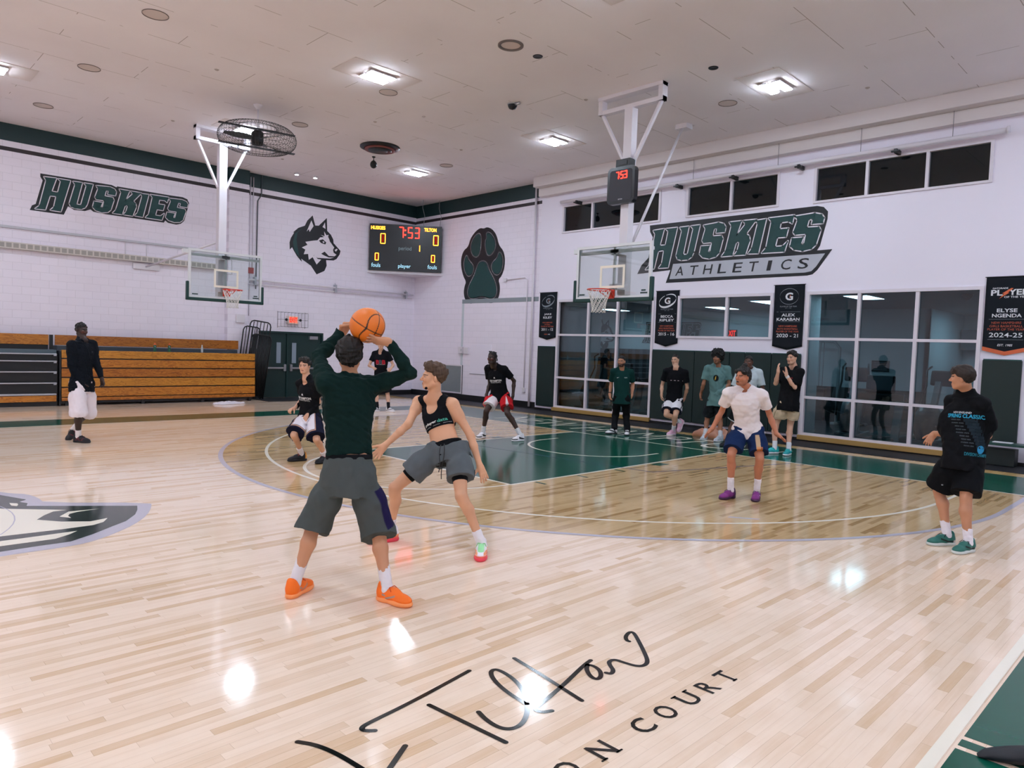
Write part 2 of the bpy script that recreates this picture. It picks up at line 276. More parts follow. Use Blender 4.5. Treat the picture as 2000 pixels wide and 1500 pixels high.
# ------------------------------------------------------------------ surface materials
def wood_floor(name, base, dark, var=.5, gloss=.09):
    m = bpy.data.materials.new(name); m.use_nodes = True
    nt = m.node_tree; N = nt.nodes.new; L = nt.links.new; b = nt.nodes['Principled BSDF']
    def M(op, a, c=None, d=None):
        x = N('ShaderNodeMath'); x.operation = op
        for i, q in enumerate((a, c, d)):
            if q is None: continue
            if isinstance(q, (int, float)): x.inputs[i].default_value = q
            else: L(q, x.inputs[i])
        return x.outputs[0]
    g = N('ShaderNodeNewGeometry'); s = N('ShaderNodeSeparateXYZ'); L(g.outputs['Position'], s.inputs[0])
    X, Y = s.outputs[0], s.outputs[1]
    yy = M('DIVIDE', Y, .057); row = M('FLOOR', yy); fy = M('FRACT', yy)
    wn = N('ShaderNodeTexWhiteNoise'); wn.noise_dimensions = '1D'; L(row, wn.inputs['W'])
    ln = M('MULTIPLY_ADD', wn.outputs['Value'], .5, .55)
    xx = M('ADD', M('DIVIDE', X, ln), M('MULTIPLY', wn.outputs['Value'], 37.0)); pl = M('FLOOR', xx); fx = M('FRACT', xx)
    cv = N('ShaderNodeCombineXYZ'); L(row, cv.inputs[0]); L(pl, cv.inputs[1])
    w2 = N('ShaderNodeTexWhiteNoise'); w2.noise_dimensions = '2D'; L(cv.outputs[0], w2.inputs['Vector'])
    # grain
    gv = N('ShaderNodeCombineXYZ'); L(M('MULTIPLY', X, 1.6), gv.inputs[0]); L(M('MULTIPLY', Y, 26.), gv.inputs[1]); L(M('MULTIPLY', w2.outputs['Value'], 40.), gv.inputs[2])
    gn = N('ShaderNodeTexNoise'); gn.inputs['Scale'].default_value = 1.5; gn.inputs['Detail'].default_value = 5; gn.inputs['Distortion'].default_value = .8; L(gv.outputs[0], gn.inputs['Vector'])
    sm = N('ShaderNodeTexNoise'); sm.inputs['Scale'].default_value = 5.; sm.inputs['Detail'].default_value = 2; L(g.outputs['Position'], sm.inputs['Vector'])
    k = M('ADD', M('MULTIPLY', M('POWER', w2.outputs['Value'], 3.2), var), M('MULTIPLY', M('SUBTRACT', gn.outputs['Fac'], .42), .75*var))
    k = M('ADD', k, M('MULTIPLY', M('SUBTRACT', sm.outputs['Fac'], .5), .3))
    k.node.use_clamp = True
    mx = N('ShaderNodeMix'); mx.data_type = 'RGBA'; L(k, mx.inputs[0])
    mx.inputs[6].default_value = (*lin(base), 1); mx.inputs[7].default_value = (*lin(dark), 1)
    # joints between boards
    ed = M('MINIMUM', M('MULTIPLY', M('MINIMUM', fy, M('SUBTRACT', 1., fy)), .057), M('MULTIPLY', M('MINIMUM', fx, M('SUBTRACT', 1., fx)), ln))
    gap = M('MULTIPLY', M('LESS_THAN', ed, .0008), M('MULTIPLY_ADD', w2.outputs['Value'], .5, .15))
    m2 = N('ShaderNodeMix'); m2.data_type = 'RGBA'; L(gap, m2.inputs[0]); L(mx.outputs[2], m2.inputs[6]); m2.inputs[7].default_value = (*lin('8a6238'), 1)
    L(m2.outputs[2], b.inputs['Base Color'])
    # boards are slightly cupped and tilted: breaks up the mirror images
    h = M('ADD', M('MULTIPLY', M('POWER', M('SUBTRACT', fy, .5), 2.), .5), M('MULTIPLY', M('MULTIPLY', M('SUBTRACT', w2.outputs['Value'], .5), fy), .28))
    h = M('ADD', h, M('MULTIPLY', gn.outputs['Fac'], .06))
    bp = N('ShaderNodeBump'); bp.inputs['Strength'].default_value = .022; bp.inputs['Distance'].default_value = .006
    L(h, bp.inputs['Height']); L(bp.outputs[0], b.inputs['Normal'])
    b.inputs['Roughness'].default_value = gloss
    b.inputs['Specular IOR Level'].default_value = .55
    return m
def block_wall(name, col, bw=.40, bh=.20, axis='x', mort=.0):
    m = bpy.data.materials.new(name); m.use_nodes = True
    nt = m.node_tree; N = nt.nodes.new; L = nt.links.new; b = nt.nodes['Principled BSDF']
    g = N('ShaderNodeNewGeometry'); s = N('ShaderNodeSeparateXYZ'); c = N('ShaderNodeCombineXYZ'); L(g.outputs['Position'], s.inputs[0])
    L(s.outputs[0 if axis == 'x' else 1], c.inputs[0]); L(s.outputs[2], c.inputs[1])
    t = N('ShaderNodeTexBrick'); L(c.outputs[0], t.inputs['Vector']); t.inputs['Scale'].default_value = 1
    t.inputs['Brick Width'].default_value = bw; t.inputs['Row Height'].default_value = bh; t.inputs['Mortar Size'].default_value = .006; t.inputs['Mortar Smooth'].default_value = .4
    cc = lin(col)
    t.inputs['Color1'].default_value = (*cc, 1); t.inputs['Color2'].default_value = (*[q*.975 for q in cc], 1); t.inputs['Mortar'].default_value = (*[q*.86 for q in cc], 1)
    L(t.outputs['Color'], b.inputs['Base Color'])
    bp = N('ShaderNodeBump'); bp.inputs['Strength'].default_value = .35; bp.inputs['Distance'].default_value = .01; bp.invert = True
    L(t.outputs['Fac'], bp.inputs['Height']); L(bp.outputs[0], b.inputs['Normal'])
    b.inputs['Roughness'].default_value = .55; b.inputs['Specular IOR Level'].default_value = .3
    return m
def ceiling_mat():
    m = bpy.data.materials.new('ceiling_paint'); m.use_nodes = True
    nt = m.node_tree; N = nt.nodes.new; L = nt.links.new; b = nt.nodes['Principled BSDF']
    g = N('ShaderNodeNewGeometry'); t = N('ShaderNodeTexBrick'); L(g.outputs['Position'], t.inputs['Vector'])
    t.inputs['Scale'].default_value = 1; t.inputs['Brick Width'].default_value = 3.1; t.inputs['Row Height'].default_value = 1.22; t.inputs['Mortar Size'].default_value = .006
    n = N('ShaderNodeTexNoise'); n.inputs['Scale'].default_value = .55; n.inputs['Detail'].default_value = 5; L(g.outputs['Position'], n.inputs['Vector'])
    n2 = N('ShaderNodeTexNoise'); n2.inputs['Scale'].default_value = 1.7; n2.inputs['Detail'].default_value = 2; L(g.outputs['Position'], n2.inputs['Vector'])
    gt = N('ShaderNodeMath'); gt.operation = 'GREATER_THAN'; gt.inputs[1].default_value = .5; L(n2.outputs['Fac'], gt.inputs[0])
    k = N('ShaderNodeMath'); k.operation = 'MULTIPLY'; L(t.outputs['Fac'], k.inputs[0]); L(gt.outputs[0], k.inputs[1])
    r = N('ShaderNodeValToRGB'); L(n.outputs['Fac'], r.inputs[0])
    r.color_ramp.elements[0].position = .3; r.color_ramp.elements[0].color = (*lin('ece6ea'), 1)
    r.color_ramp.elements[1].position = .7; r.color_ramp.elements[1].color = (*lin('f3eef2'), 1)
    x = N('ShaderNodeMix'); x.data_type = 'RGBA'; L(k.outputs[0], x.inputs[0]); L(r.outputs[0], x.inputs[6]); x.inputs[7].default_value = (*lin('b0a6a4'), 1)
    L(x.outputs[2], b.inputs['Base Color']); b.inputs['Roughness'].default_value = .8; b.inputs['Specular IOR Level'].default_value = .2
    return m
M_FLOOR = wood_floor('maple_floor', 'f1dcc6', 'cda678', .6)
M_STAIN = wood_floor('maple_floor_stained', 'cfb286', '9c7a4a', .8)
M_GOLD = wood_floor('maple_floor_edge', 'd8b478', 'b08a4c', .5)
M_BLOCK = block_wall('painted_block_wall', 'ece7f2')
M_BLOCKY = block_wall('painted_block_wall_end', 'ece7f2', axis='y')
M_WALL = mat('white_wall_paint', 'eae6f2', .6, spec=.3)
M_CEIL = ceiling_mat()
M_GREEN = mat('dark_green_paint', '0e2e30', .45)
M_STRIPE = mat('dark_brown_paint', '2a2024', .5)
M_FGREEN = mat('green_floor_paint', '0d5240', .14, spec=.4, bump=.012, bscale=9)
M_FWHITE = mat('white_floor_paint', 'f0ead9', .16, spec=.55)
M_FGREY = mat('grey_floor_paint', 'bcb8c4', .16, spec=.55)
M_FDARK = mat('dark_floor_paint', '2c3a36', .12, spec=.6)
M_FINK = mat('black_floor_paint', '141615', .12, spec=.6)
M_BLUE = mat('blue_line_paint', '3a4a86', .2)
M_BLACKRUB = mat('black_rubber', '15161c', .55, bump=.05, bscale=60)
M_TRIMW = mat('white_frame', 'dcd6de', .45)
M_PAD = mat('green_vinyl_pad', '03211f', .5, bump=.08, bscale=70)
M_SILLW = mat('varnished_oak_sill', 'a8874c', .4, bump=.05, bscale=30)
M_STEELW = mat('white_painted_steel', 'dcd8de', .4)
M_BLACK = mat('black_plastic', '101114', .4)
M_DARK = mat('black_painted_metal', '0c0d10', .45)
M_ALU = mat('brushed_aluminium', 'b9bcc2', .3, metal=.9)
M_GLASS = glassmat('window_glass', (.46, .60, .64), 1.5, 0, 1.6)
M_NGLASS = glassmat('night_window_glass', (.35, .45, .5), 1.5, 0.0, 1.5)

# ------------------------------------------------------------------ floor and court markings (parts of the floor)
X0, X1, Y0 = -18.0, 16.3, -6.0
mb = MB(); mb.box(X0, XP+.1, Y0, YW+.1, -.12, 0)
floor_ = mb.build('floor', M_FLOOR); tag(floor_, kind='structure')
BX, LY, FTX, SN, SF = 12.42, 8.68, 6.77, .92, 16.45
HC = (10.82, LY)           # the spot under the basket
def fpoly(name, pts, m, z): b = MB(); b.poly([(a, c, z) for a, c in pts]); return b.build(name, m, floor_)
def arc(cx, cy, r, a0, a1, n=64): return [(cx+r*math.cos(math.radians(a0+(a1-a0)*i/n)), cy+r*math.sin(math.radians(a0+(a1-a0)*i/n))) for i in range(n+1)]
def fline(name, pts, wd, m, z, closed=False):
    b = MB(); b.ribbon(pts, wd, on_floor, z, closed, False); return b.build(name, m, floor_)
big = [(BX, LY-6.72)]+arc(*HC, 6.72, 270, 90, 80)+[(BX, LY+6.72)]
fpoly('stained_three_point_area', big, M_STAIN, .0008)
fpoly('lane_paint', [(FTX, LY-1.85), (BX, LY-1.85), (BX, LY+1.85), (FTX, LY+1.85)], M_FGREEN, .0016)
fpoly('baseline_apron_paint', [(BX+.03, -4), (14.43, -4), (14.43, 17.6), (-16, 17.6), (-16, SF+.06), (BX+.03, SF+.06)], M_FGREEN, .0012)
fpoly('near_apron_paint', [(4.09, .84), (4.09, -3.2), (11.5, -3.2), (11.5, .84)], M_FGREEN, .0012)
fpoly('near_apron_stripe', [(3.97, .84), (3.97, -3.2), (4.05, -3.2), (4.05, .84)], M_FGREEN, .0012)
fpoly('near_apron_paint', [(-9, .84), (-9, -3.2), (3.93, -3.2), (3.93, .84)], M_FGREEN, .0012)
fpoly('floor_edge_strip', [(14.43, -4), (14.85, -4), (14.85, 21.6), (14.43, 21.6)], M_GOLD, .001)
fline('three_point_line', [(BX, LY-6.02)]+arc(*HC, 6.02, 270, 90, 96)+[(BX, LY+6.02)], .05, M_FWHITE, .0024)
fline('outer_three_point_line', [(BX, LY-6.72)]+arc(*HC, 6.72, 270, 90, 96)+[(BX, LY+6.72)], .07, M_FGREY, .0024)
fline('lane_line', [(BX, LY-1.85), (FTX, LY-1.85), (FTX, LY+1.85), (BX, LY+1.85)], .05, M_FWHITE, .0026)
fline('free_throw_circle', arc(FTX, LY, 1.83, 90, 270), .05, M_FWHITE, .0024)
fline('restricted_arc', [(11.2, LY+1.25)]+arc(*HC, 1.25, 90, 270, 48)+[(11.2, LY-1.25)], .05, M_FWHITE, .0026)
fline('baseline', [(BX, SN), (BX, SF)], .05, M_FWHITE, .0024)
fline('near_sideline', [(BX, .89), (-16, .89)], .06, M_FWHITE, .0024)
fline('far_sideline', [(BX, SF), (-16, SF)], .05, M_FWHITE, .0024)
fline('centre_line', [(-.4, SN), (-.4, SF)], .05, M_FWHITE, .0010)
for s in (-1, 1):
    y = LY+s*1.9
    for a, b2 in ((10.28, 9.98), (9.05, 9.0), (8.14, 8.09), (7.23, 7.18)):
        fpoly('lane_space_mark', [(a, y), (b2, y), (b2, y+s*.2), (a, y+s*.2)], M_FGREEN, .0022)
fpoly('coaching_mark', [(7.5, 4.0), (7.56, 4.0), (7.75, 3.72), (7.69, 3.72)], M_FGREY, .0022)
fline('volleyball_line', [(8.9, 10.55), (9.0, 9.4), (9.35, 6.3), (12.3, 5.4)], .03, M_BLUE, .0030)
fline('volleyball_line', [(5.5, 14.0), (12.4, 11.2)], .02, mat('faint_brown_line', '8a7480', .2), .0010)

# centre court emblem, signature and lettering painted on the boards
b = MB(); b.poly([(u, v, .0012) for u, v in smooth2(CENTER['grey'], 1)]); b.build('centre_emblem_border', M_FGREY, floor_)
b = MB(); b.poly([(u, v, .0020) for u, v in CENTER['dark']]); b.build('centre_emblem_fill', M_FDARK, floor_)
b = MB()
for w_ in CENTER['w']: b.poly([(u, v, .0028) for u, v in w_])
b.build('centre_emblem_white', M_FWHITE, floor_)
fline('centre_circle', arc(-.4, LY, 1.83, 0, 360), .012, M_FGREY, .0032)
b = MB()
for s_ in SIG: b.ribbon(smooth2(s_, 3, False), .028, on_floor, .0020)
b.build('court_signature', M_FINK, floor_)
b = MB()
for ch, x in (('O', 2.365), ('N', 2.61), ('C', 2.935), ('O', 3.14), ('U', 3.36), ('R', 3.56), ('T', 3.76)):
    put_text(b, ch, x, 1.966, .12 if ch in 'ONCU' else .105, .126, on_floor, .0021, bold=.012)
    if ch in 'NUT':
        for du in ((-.055, .055) if ch != 'T' else (0,)):
            v = 1.966+(.06 if ch == 'U' else -.06)
            b.stroke([(x+du-.018, v), (x+du+.018, v)], .011, on_floor, .0021)
b.build('court_lettering', M_FINK, floor_)
# slanted school lettering along the baseline apron
b = MB()
put_text(b, 'NEW HAMPTON', 9.9, 13.42, 7.6, 1.15, lambda u, v, d: (v, u, d), .0022, bold=-.012, shear=.25, flip=-1)
b.build('apron_lettering', M_FWHITE, floor_)
# black sports mat between the hardwood and the walls
b = MB(); b.box(14.85, 16.14, -4, 15.2, 0, .006); b.box(14.85, 16.14, 15.2, 21.7, 0, .006)
tag(b.build('floor_mat', M_BLACKRUB, None), kind='structure')

# ------------------------------------------------------------------ walls and ceiling
mb = MB(); mb.box(X0, XP+.1, Y0, YW+.1, CZ, CZ+.2); tag(mb.build('ceiling', M_CEIL), kind='structure')
mb = MB(); mb.box(X0, 10.09, YW, YW+.2, 0, CZ); mb.box(12.37, XP+.2, YW, YW+.2, 0, CZ); mb.box(10.09, 12.37, YW, YW+.2, 2.15, CZ)
wall_left = mb.build('wall_left', M_BLOCK); tag(wall_left, kind='structure')
mb = MB(); mb.box(9.0, 9.62, YW-.22, YW, 0, CZ); pil = mb.build('wall_left_pilaster', M_BLOCK); tag(pil, kind='structure')
mb = MB(); mb.box(XP, XP+.2, 15.2, YW, 0, CZ); tag(MB().box(XW+.14, XP+.2, 15.12, 15.2, 0, CZ).build('wall_return', M_WALL), kind='structure')
wall_back = mb.build('wall_back', M_BLOCKY); tag(wall_back, kind='structure')
def wall_with_holes(ylo, yhi, zlo, zhi, holes, x0, x1):
    ys = sorted({ylo, yhi, *[h[0] for h in holes], *[h[1] for h in holes]}); b = MB()
    for a, c in zip(ys[:-1], ys[1:]):
        zs = [zlo]
        for h in sorted([h for h in holes if h[0] <= a+1e-6 and h[1] >= c-1e-6], key=lambda h: h[2]): zs += [h[2], h[3]]
        zs.append(zhi)
        for k in range(0, len(zs), 2):
            if zs[k+1] > zs[k]: b.box(x0, x1, a, c, zs[k], zs[k+1])
    return b
W1, W2, W3 = (10.93, 14.40, .10, 3.37), (7.64, 10.21, 2.28, 3.37), (3.45, 6.86, .10, 3.37)
C1, C2, C3 = (10.87, 14.33, 5.34, 6.17), (7.63, 10.10, 5.36, 6.17), (3.44, 6.84, 5.33, 6.15)
mb = wall_with_holes(Y0, 15.2, 0, CZ, [W1, W2, W3, C1, C2, C3], XW, XW+.14)
wall_right = mb.build('wall_right', M_WALL); tag(wall_right, kind='structure')
mb = MB(); mb.box(X0-.2, X0, Y0, YW, 0, CZ); tag(mb.build('wall_far', M_BLOCKY), kind='structure')
mb = MB(); mb.box(X0, XP+.2, Y0-.2, Y0, 0, CZ); tag(mb.build('wall_near', M_BLOCK), kind='structure')
# boxed beam where the window wall meets the ceiling
mb = MB(); mb.bbox(15.55, 16.0, Y0, 15.18, 6.74, CZ, .015); mb.bbox(15.8, 16.0, Y0, 15.18, 6.50, 6.74, .01)
tag(mb.build('trim_1', mat('beam_paint', 'd9d2d2', .6)), kind='structure')
# painted bands under the ceiling
def band(name, parent, segs, m):
    b = MB()
    for s in segs: b.box(*s)
    o = b.build(name, m, parent)
    return o
band('painted_green_band', wall_left, [(X0, 9.0, YW-.004, YW, 6.60, CZ), (9.62, XP, YW-.004, YW, 6.60, CZ)], M_GREEN)
band('painted_brown_stripe', wall_left, [(X0, 9.0, YW-.004, YW, 6.35, 6.45), (9.62, XP, YW-.004, YW, 6.35, 6.45)], M_STRIPE)
band('painted_green_band', pil, [(8.996, 9.624, YW-.224, YW-.22, 6.60, CZ), (8.996, 9.0, YW-.22, YW, 6.6, CZ), (9.62, 9.624, YW-.22, YW, 6.6, CZ)], M_GREEN)
band('painted_brown_stripe', pil, [(8.996, 9.624, YW-.224, YW-.22, 6.35, 6.45), (9.62, 9.624, YW-.22, YW, 6.35, 6.45)], M_STRIPE)
band('painted_green_band', wall_back, [(XP-.004, XP, 15.3, YW, 6.58, CZ)], M_GREEN)
band('painted_brown_stripe', wall_back, [(XP-.004, XP, 15.3, YW, 6.37, 6.47)], M_STRIPE)
# ledge and fin heater strip along the left wall
mb = MB(); mb.bbox(X0, 8.98, YW-.06, YW, 4.44, 4.50, .01); tag(mb.build('trim_2', mat('grey_ledge', 'b9bcc4', .4)), kind='structure')
mb = MB(); mb.box(12.37, XP, YW-.03, YW, 0, .17); mb.box(9.62, 10.05, YW-.03, YW, 0, .17); tag(mb.build('baseboard_left', M_BLACK), kind='structure')
mb = MB(); mb.box(XP-.03, XP, 15.2, YW, 0, .2); tag(mb.build('baseboard_back', M_BLACK), kind='structure')
mb = MB(); mb.box(XW-.05, XW, Y0, 15.18, 0, .07); tag(mb.build('baseboard_right', M_BLACK), kind='structure')

# ------------------------------------------------------------------ windows
def window(name, y0, y1, z0, z1, mull, rows, glass, fw=.07, depth=.1, sill=False):
    root = empty(name, (XW, (y0+y1)/2, z0)); tag(root, kind='structure')
    R = Matrix.Translation((-XW, -(y0+y1)/2, -z0))
    def bld(b, n, m):
        b.v = [tuple(R @ Vector(v)) for v in b.v]; return b.build(n, m, root)
    b = MB(); xa, xb = XW-.03, XW+depth
    b.box(xa, xb, y0, y0+fw, z0, z1); b.box(xa, xb, y1-fw, y1, z0, z1); b.box(xa, xb, y0+fw, y1-fw, z1-fw, z1); b.box(xa, xb, y0+fw, y1-fw, z0, z0+fw*.8)
    for m in mull: b.box(xa+.01, xb, m-fw/2, m+fw/2, z0+fw*.8, z1-fw)
    ys = [y0+fw]+[q for m in mull for q in (m-fw/2, m+fw/2)]+[y1-fw]
    for r in rows:
        for k in range(0, len(ys), 2): b.box(xa+.012, xb, ys[k], ys[k+1], r-fw*.42, r+fw*.42)
    bld(b, 'window_frame', M_TRIMW)
    zs = [z0+fw*.8]+[q for r in rows for q in (r-fw*.42, r+fw*.42)]+[z1-fw]
    for k in range(0, len(ys), 2):
        for j in range(0, len(zs), 2):
            b = MB(); b.box(XW+.05, XW+.056, ys[k], ys[k+1], zs[j], zs[j+1]); bld(b, 'pane', glass)
    if sill:
        b = MB(); b.bbox(XW-.1, XW+.02, y0-.02, y1+.02, z0-.10, z0+.005, .008); bld(b, 'window_sill', M_SILLW)
    return root
window('window_1', W1[0], W1[1], .13, W1[3], (12.15, 13.2), (1.04, 2.32), M_GLASS, sill=True)
window('window_2', *W2, (8.83,), (), M_GLASS)
window('window_3', W3[0], W3[1], .13, W3[3], (4.60, 5.73), (.99, 2.31), M_GLASS, sill=True)
window('window_4', *C1, (12.12, 13.2), (), M_NGLASS, fw=.06)
window('window_5', *C2, (8.86,), (), M_NGLASS, fw=.06)
window('window_6', *C3, (4.57, 5.72), (), M_NGLASS, fw=.06)

# ------------------------------------------------------------------ double door in the left wall
droot = empty('door_1', (11.23, YW, 0)); tag(droot, kind='structure')
D = lambda b, n, m, par=None: (setattr(b, 'v', [(x-11.23, y-YW, z) for x, y, z in b.v]), b.build(n, m, par or droot))[1]
M_DOOR = mat('dark_green_door', '0c2c2b', .45); M_FR = mat('dark_green_frame', '0d302f', .4)
b = MB(); b.box(10.09, 10.15, YW-.02, YW+.12, 0, 2.15); b.box(12.31, 12.37, YW-.02, YW+.12, 0, 2.15); b.box(10.15, 12.31, YW-.02, YW+.12, 2.09, 2.15); b.box(11.06, 11.12, YW+.0, YW+.12, 0, 2.09)
D(b, 'door_frame', M_FR)
for xa, xb, wx in ((10.16, 11.05, 10.79), (11.13, 12.30, 11.33)):
    b = MB(); b.box(xa, xb, YW+.03, YW+.09, .01, 2.08); leaf = D(b, 'door_leaf', M_DOOR)
    b = MB(); b.box(wx-.075, wx+.075, YW+.022, YW+.032, 1.12, 1.79); D(b, 'vision_panel', mat('wired_glass', '8f9dab', .2), leaf)
    b = MB(); b.bbox(xa+.08, xb-.04, YW-.05, YW-.01, .93, .99, .008); hx = xb-.07 if xa < 11 else xa+.07
    b.bbox(hx-.04, hx+.04, YW-.07, YW+.035, .86, 1.08, .01); b.box(xa+.1, xa+.16, YW-.02, YW+.03, .93, .99); b.box(xb-.16, xb-.1, YW-.02, YW+.03, .93, .99)
    D(b, 'push_bar', M_ALU, leaf)
b = MB(); b.bbox(11.85, 12.15, YW-.06, YW+.03, 1.92, 2.03, .01); D(b, 'door_closer', M_ALU)
b = MB(); b.bbox(9.75, 11.9, 20.3, 21.55, 0.001, .02, .008)
tag(b.build('door_mat', M_BLACKRUB), 'black rubber entrance mat on the floor before the green double doors', 'mat')
# ------------------------------------------------------------------ painted wall emblems
M_EG = mat('emblem_green', '123f3e', .5); M_EK = mat('emblem_black', '14171c', .5); M_EW = mat('emblem_white', 'e6e0e8', .5); M_EGR = mat('emblem_grey', 'b6bac4', .5)
def flat(name, polys, to3, d, m, parent):
    b = MB()
    for P in polys: b.poly([to3(u, v, d) for u, v in P])
    return b.build(name, m, parent)
def wordmark(name, word, bg, to3, rim, label, extra=None):
    root = flat(name, [bg], to3, .004, M_EK, None); tag(root, label, 'wall lettering')
    if extra: extra(root)
    b = MB()
    for P in word:
        b.stroke(P, rim*2, to3, .009, True); b.poly([to3(u, v, .009) for u, v in P])
    b.build('letter_outline', M_EW, root)
    for P in word: flat('letter', [P], to3, .012, M_EG, root)
    return root
wordmark('wall_lettering', WORD, BG, on_left, .022, 'big green slanted team lettering on the left wall above the bleachers')
def athl(root):
    flat('name_panel', [PANEL], on_right, .009, M_EGR, root)
    b = MB()
    n = len('ATHLETICS')
    for i, ch in enumerate('ATHLETICS'):
        t = i/(n-1); u = 10.20+(6.98-10.20)*t
        V, F = fit_text(ch, .10 if ch == 'I' else .235, .235, .006, .0)
        b.mesh([on_right(u-a-.18*v_, 4.01+v_, .012) for a, v_ in V], F)
    b.build('panel_lettering', M_EK, root)
wordmark('wall_lettering', WORD2, BG2, on_right, .026, 'big green team lettering with grey strip on the right wall under the high windows', athl)
def husky(name, label, to3, parent=None):
    root = flat(name, [HUSKY['sil']], to3, .004, M_EK, parent)
    if label: tag(root, label, 'wall emblem')
    flat('emblem_green', HUSKY['g'], to3, .007, M_EG, root)
    flat('emblem_white', HUSKY['w'], to3, .008, M_EW, root)
    flat('emblem_eye', HUSKY['k'], to3, .011, M_EK, root)
    flat('emblem_glint', HUSKY['dot'], to3, .014, M_EW, root)
    return root
husky('wall_emblem', 'black and green dog head emblem on the left wall beside the scoreboard', on_left)
root = flat('wall_emblem', [smooth2(PAW['sil'], 2)], on_paw, .004, M_EK, None); tag(root, 'green paw print emblem on the white wall right of the scoreboard', 'wall emblem')
b = MB()
for P in PAW['pads']:
    Q = smooth2(P, 2); b.stroke(Q, .085, on_paw, .008, True)
    b.poly([on_paw(u, v, .008) for u, v in Q])
b.build('pad_outline', M_EW, root)
for P in PAW['pads']: flat('paw_pad', [smooth2(P, 2)], on_paw, .012, M_EG, root)

# ------------------------------------------------------------------ wall pads
def wall_pad(ya, yb, za, zb, label):
    b = MB(); b.bbox(XW-.055, XW+.0, ya+.006, yb-.006, za, zb, .014)
    o = b.build('wall_pad', M_PAD); tag(o, label, 'wall pad', 'green wall pads')
    b = MB(); b.box(XW-.065, XW, ya+.02, yb-.02, zb-.005, zb+.018); b.build('pad_top_strip', mat('pad_strip', '1c4a48', .5), o)
    return o
for ya, yb, lb in ((14.42, 15.13, 'narrow green wall pad left of the gym window, next to the white wall'),
                   (9.63, 10.91, 'wide green wall pad behind the man in black shirt and white shorts'),
                   (8.66, 9.63, 'green wall pad behind the man with the big curly hair'),
                   (8.26, 8.66, 'narrowest green wall pad, right of the man with big curly hair'),
                   (7.6, 8.26, 'green wall pad behind the man in the pale shirt'),
                   (6.9, 7.6, 'green wall pad behind the clapping person')):
    wall_pad(ya, yb, .13, 1.95, lb)
wall_pad(2.76, 3.40, .38, 1.96, 'green wall pad right of the large window, under the orange edged banner')

# ------------------------------------------------------------------ banners
M_CLOTH = mat('black_banner_cloth', '151a21', .75, spec=.2); M_BW = mat('banner_white', 'd8dbe0', .7); M_BO = mat('banner_orange', 'd0663e', .7); M_BR = mat('banner_rust', 'b4553c', .7); M_BG2 = mat('banner_grey', '7f8890', .7)
def banner(yc, w, zt, zs, zp, draw, label, edge=False):
    root = empty('pennant_banner', (XW, yc, zp), 0, label, 'banner', 'award banners on the window wall')
    nu, nv = 15, 24; V = []; F = []
    def wob(u, v): return .022+.010*math.sin(3.1*u+1.3*yc)*v+.006*math.sin(9*u+yc)*v
    for side in (0, 1):
        for j in range(nv):
            for i in range(nu):
                u = -1+2*i/(nu-1); v = j/(nv-1)
                zb = zp+(zs-zp)*abs(u)
                d = wob(u, v)+(.004 if side == 0 else 0)
                V.append((-d, -u*w/2*(1-.0*v), (zt+(zb-zt)*v)-zp))
    K = nu*nv
    for j in range(nv-1):
        for i in range(nu-1):
            a = j*nu+i; F.append([a, a+nu, a+nu+1, a+1]); F.append([K+a, K+a+1, K+a+nu+1, K+a+nu])
    for i in range(nu-1):
        F.append([i, i+1, K+i+1, K+i]); a = (nv-1)*nu+i; F.append([a, K+a, K+a+1, a+1])
    for j in range(nv-1):
        a = j*nu; F.append([a, K+a, K+a+nu, a+nu]); a += nu-1; F.append([a, a+nu, K+a+nu, K+a])
    mesh_obj('banner_cloth', V, F, M_CLOTH, root, True)
    b = MB(); b.tube([(-.03, w/2+.02, zt-zp), (-.03, -w/2-.02, zt-zp)], .008); b.build('banner_rod', M_DARK, root)
    def to3(u, v, d):   # u -1..1 left to right, v 0 top .. 1 bottom
        zb = zp+(zs-zp)*abs(u)
        return (-(wob(u, v)+.0065+d), -u*w/2, zt+(zs-zt)*v-zp)
    def T(b, txt, u, v, wd, h, bold=0., shear=0.):
        V, F = fit_text(txt, wd, h, bold, shear)
        b.mesh([to3(u+a, v-y_, 0) for a, y_ in V], F)
    layers = {}
    def lay(m): return layers.setdefault(m, MB())
    draw(T, lay, to3)
    for m, b in layers.items(): b.build('banner_print', m, root)
    if edge:
        b = MB(); n = 12
        for i in range(n):
            u0, u1 = -1+2*i/n, -1+2*(i+1)/n
            P = []
            for u, k in ((u0, 0), (u1, 0), (u1, 1), (u0, 1)):
                zb = zp+(zs-zp)*abs(u); P.append((-(wob(u, 1)+.0075), -u*w/2, zb-zp+(.0 if k else .075)))
            b.mesh(P, [[0, 1, 2, 3]])
        b.build('banner_edge', M_BO, root)
    return root
def g_logo(T, lay, to3, uc, vc, s, ring='oval', gm=None):
    gm = gm or M_BW
    b = lay(gm); T(b, 'G', uc, vc, .5*s, .125*s, .03)
    T(lay(M_BO), 'z', uc+.06, vc, .10*s, .045*s, .0, .3)
    b2 = lay(M_BG2 if ring == 'circle' else gm)
    n = 44; pts = []
    for i in range(n+1):
        a = math.radians((100-350*i/n) if ring == 'oval' else 360*i/n)
        if ring == 'oval':
            x, y = .78*s*math.cos(a), .115*s*math.sin(a); x, y = x*.95, y+.055*s*x
            wd = .004+.015*abs(math.sin(math.radians(180*i/n)))
        else: x, y = .62*s*math.cos(a), .128*s*math.sin(a); wd = .004
        pts.append((uc+x, vc-y, wd))
    for (x0, y0, w0), (x1, y1, w1) in zip(pts[:-1], pts[1:]):
        b2.mesh([to3(x0, y0-w0, .001), to3(x1, y1-w1, .001), to3(x1, y1+w1, .001), to3(x0, y0+w0, .001)], [[0, 1, 2, 3]])
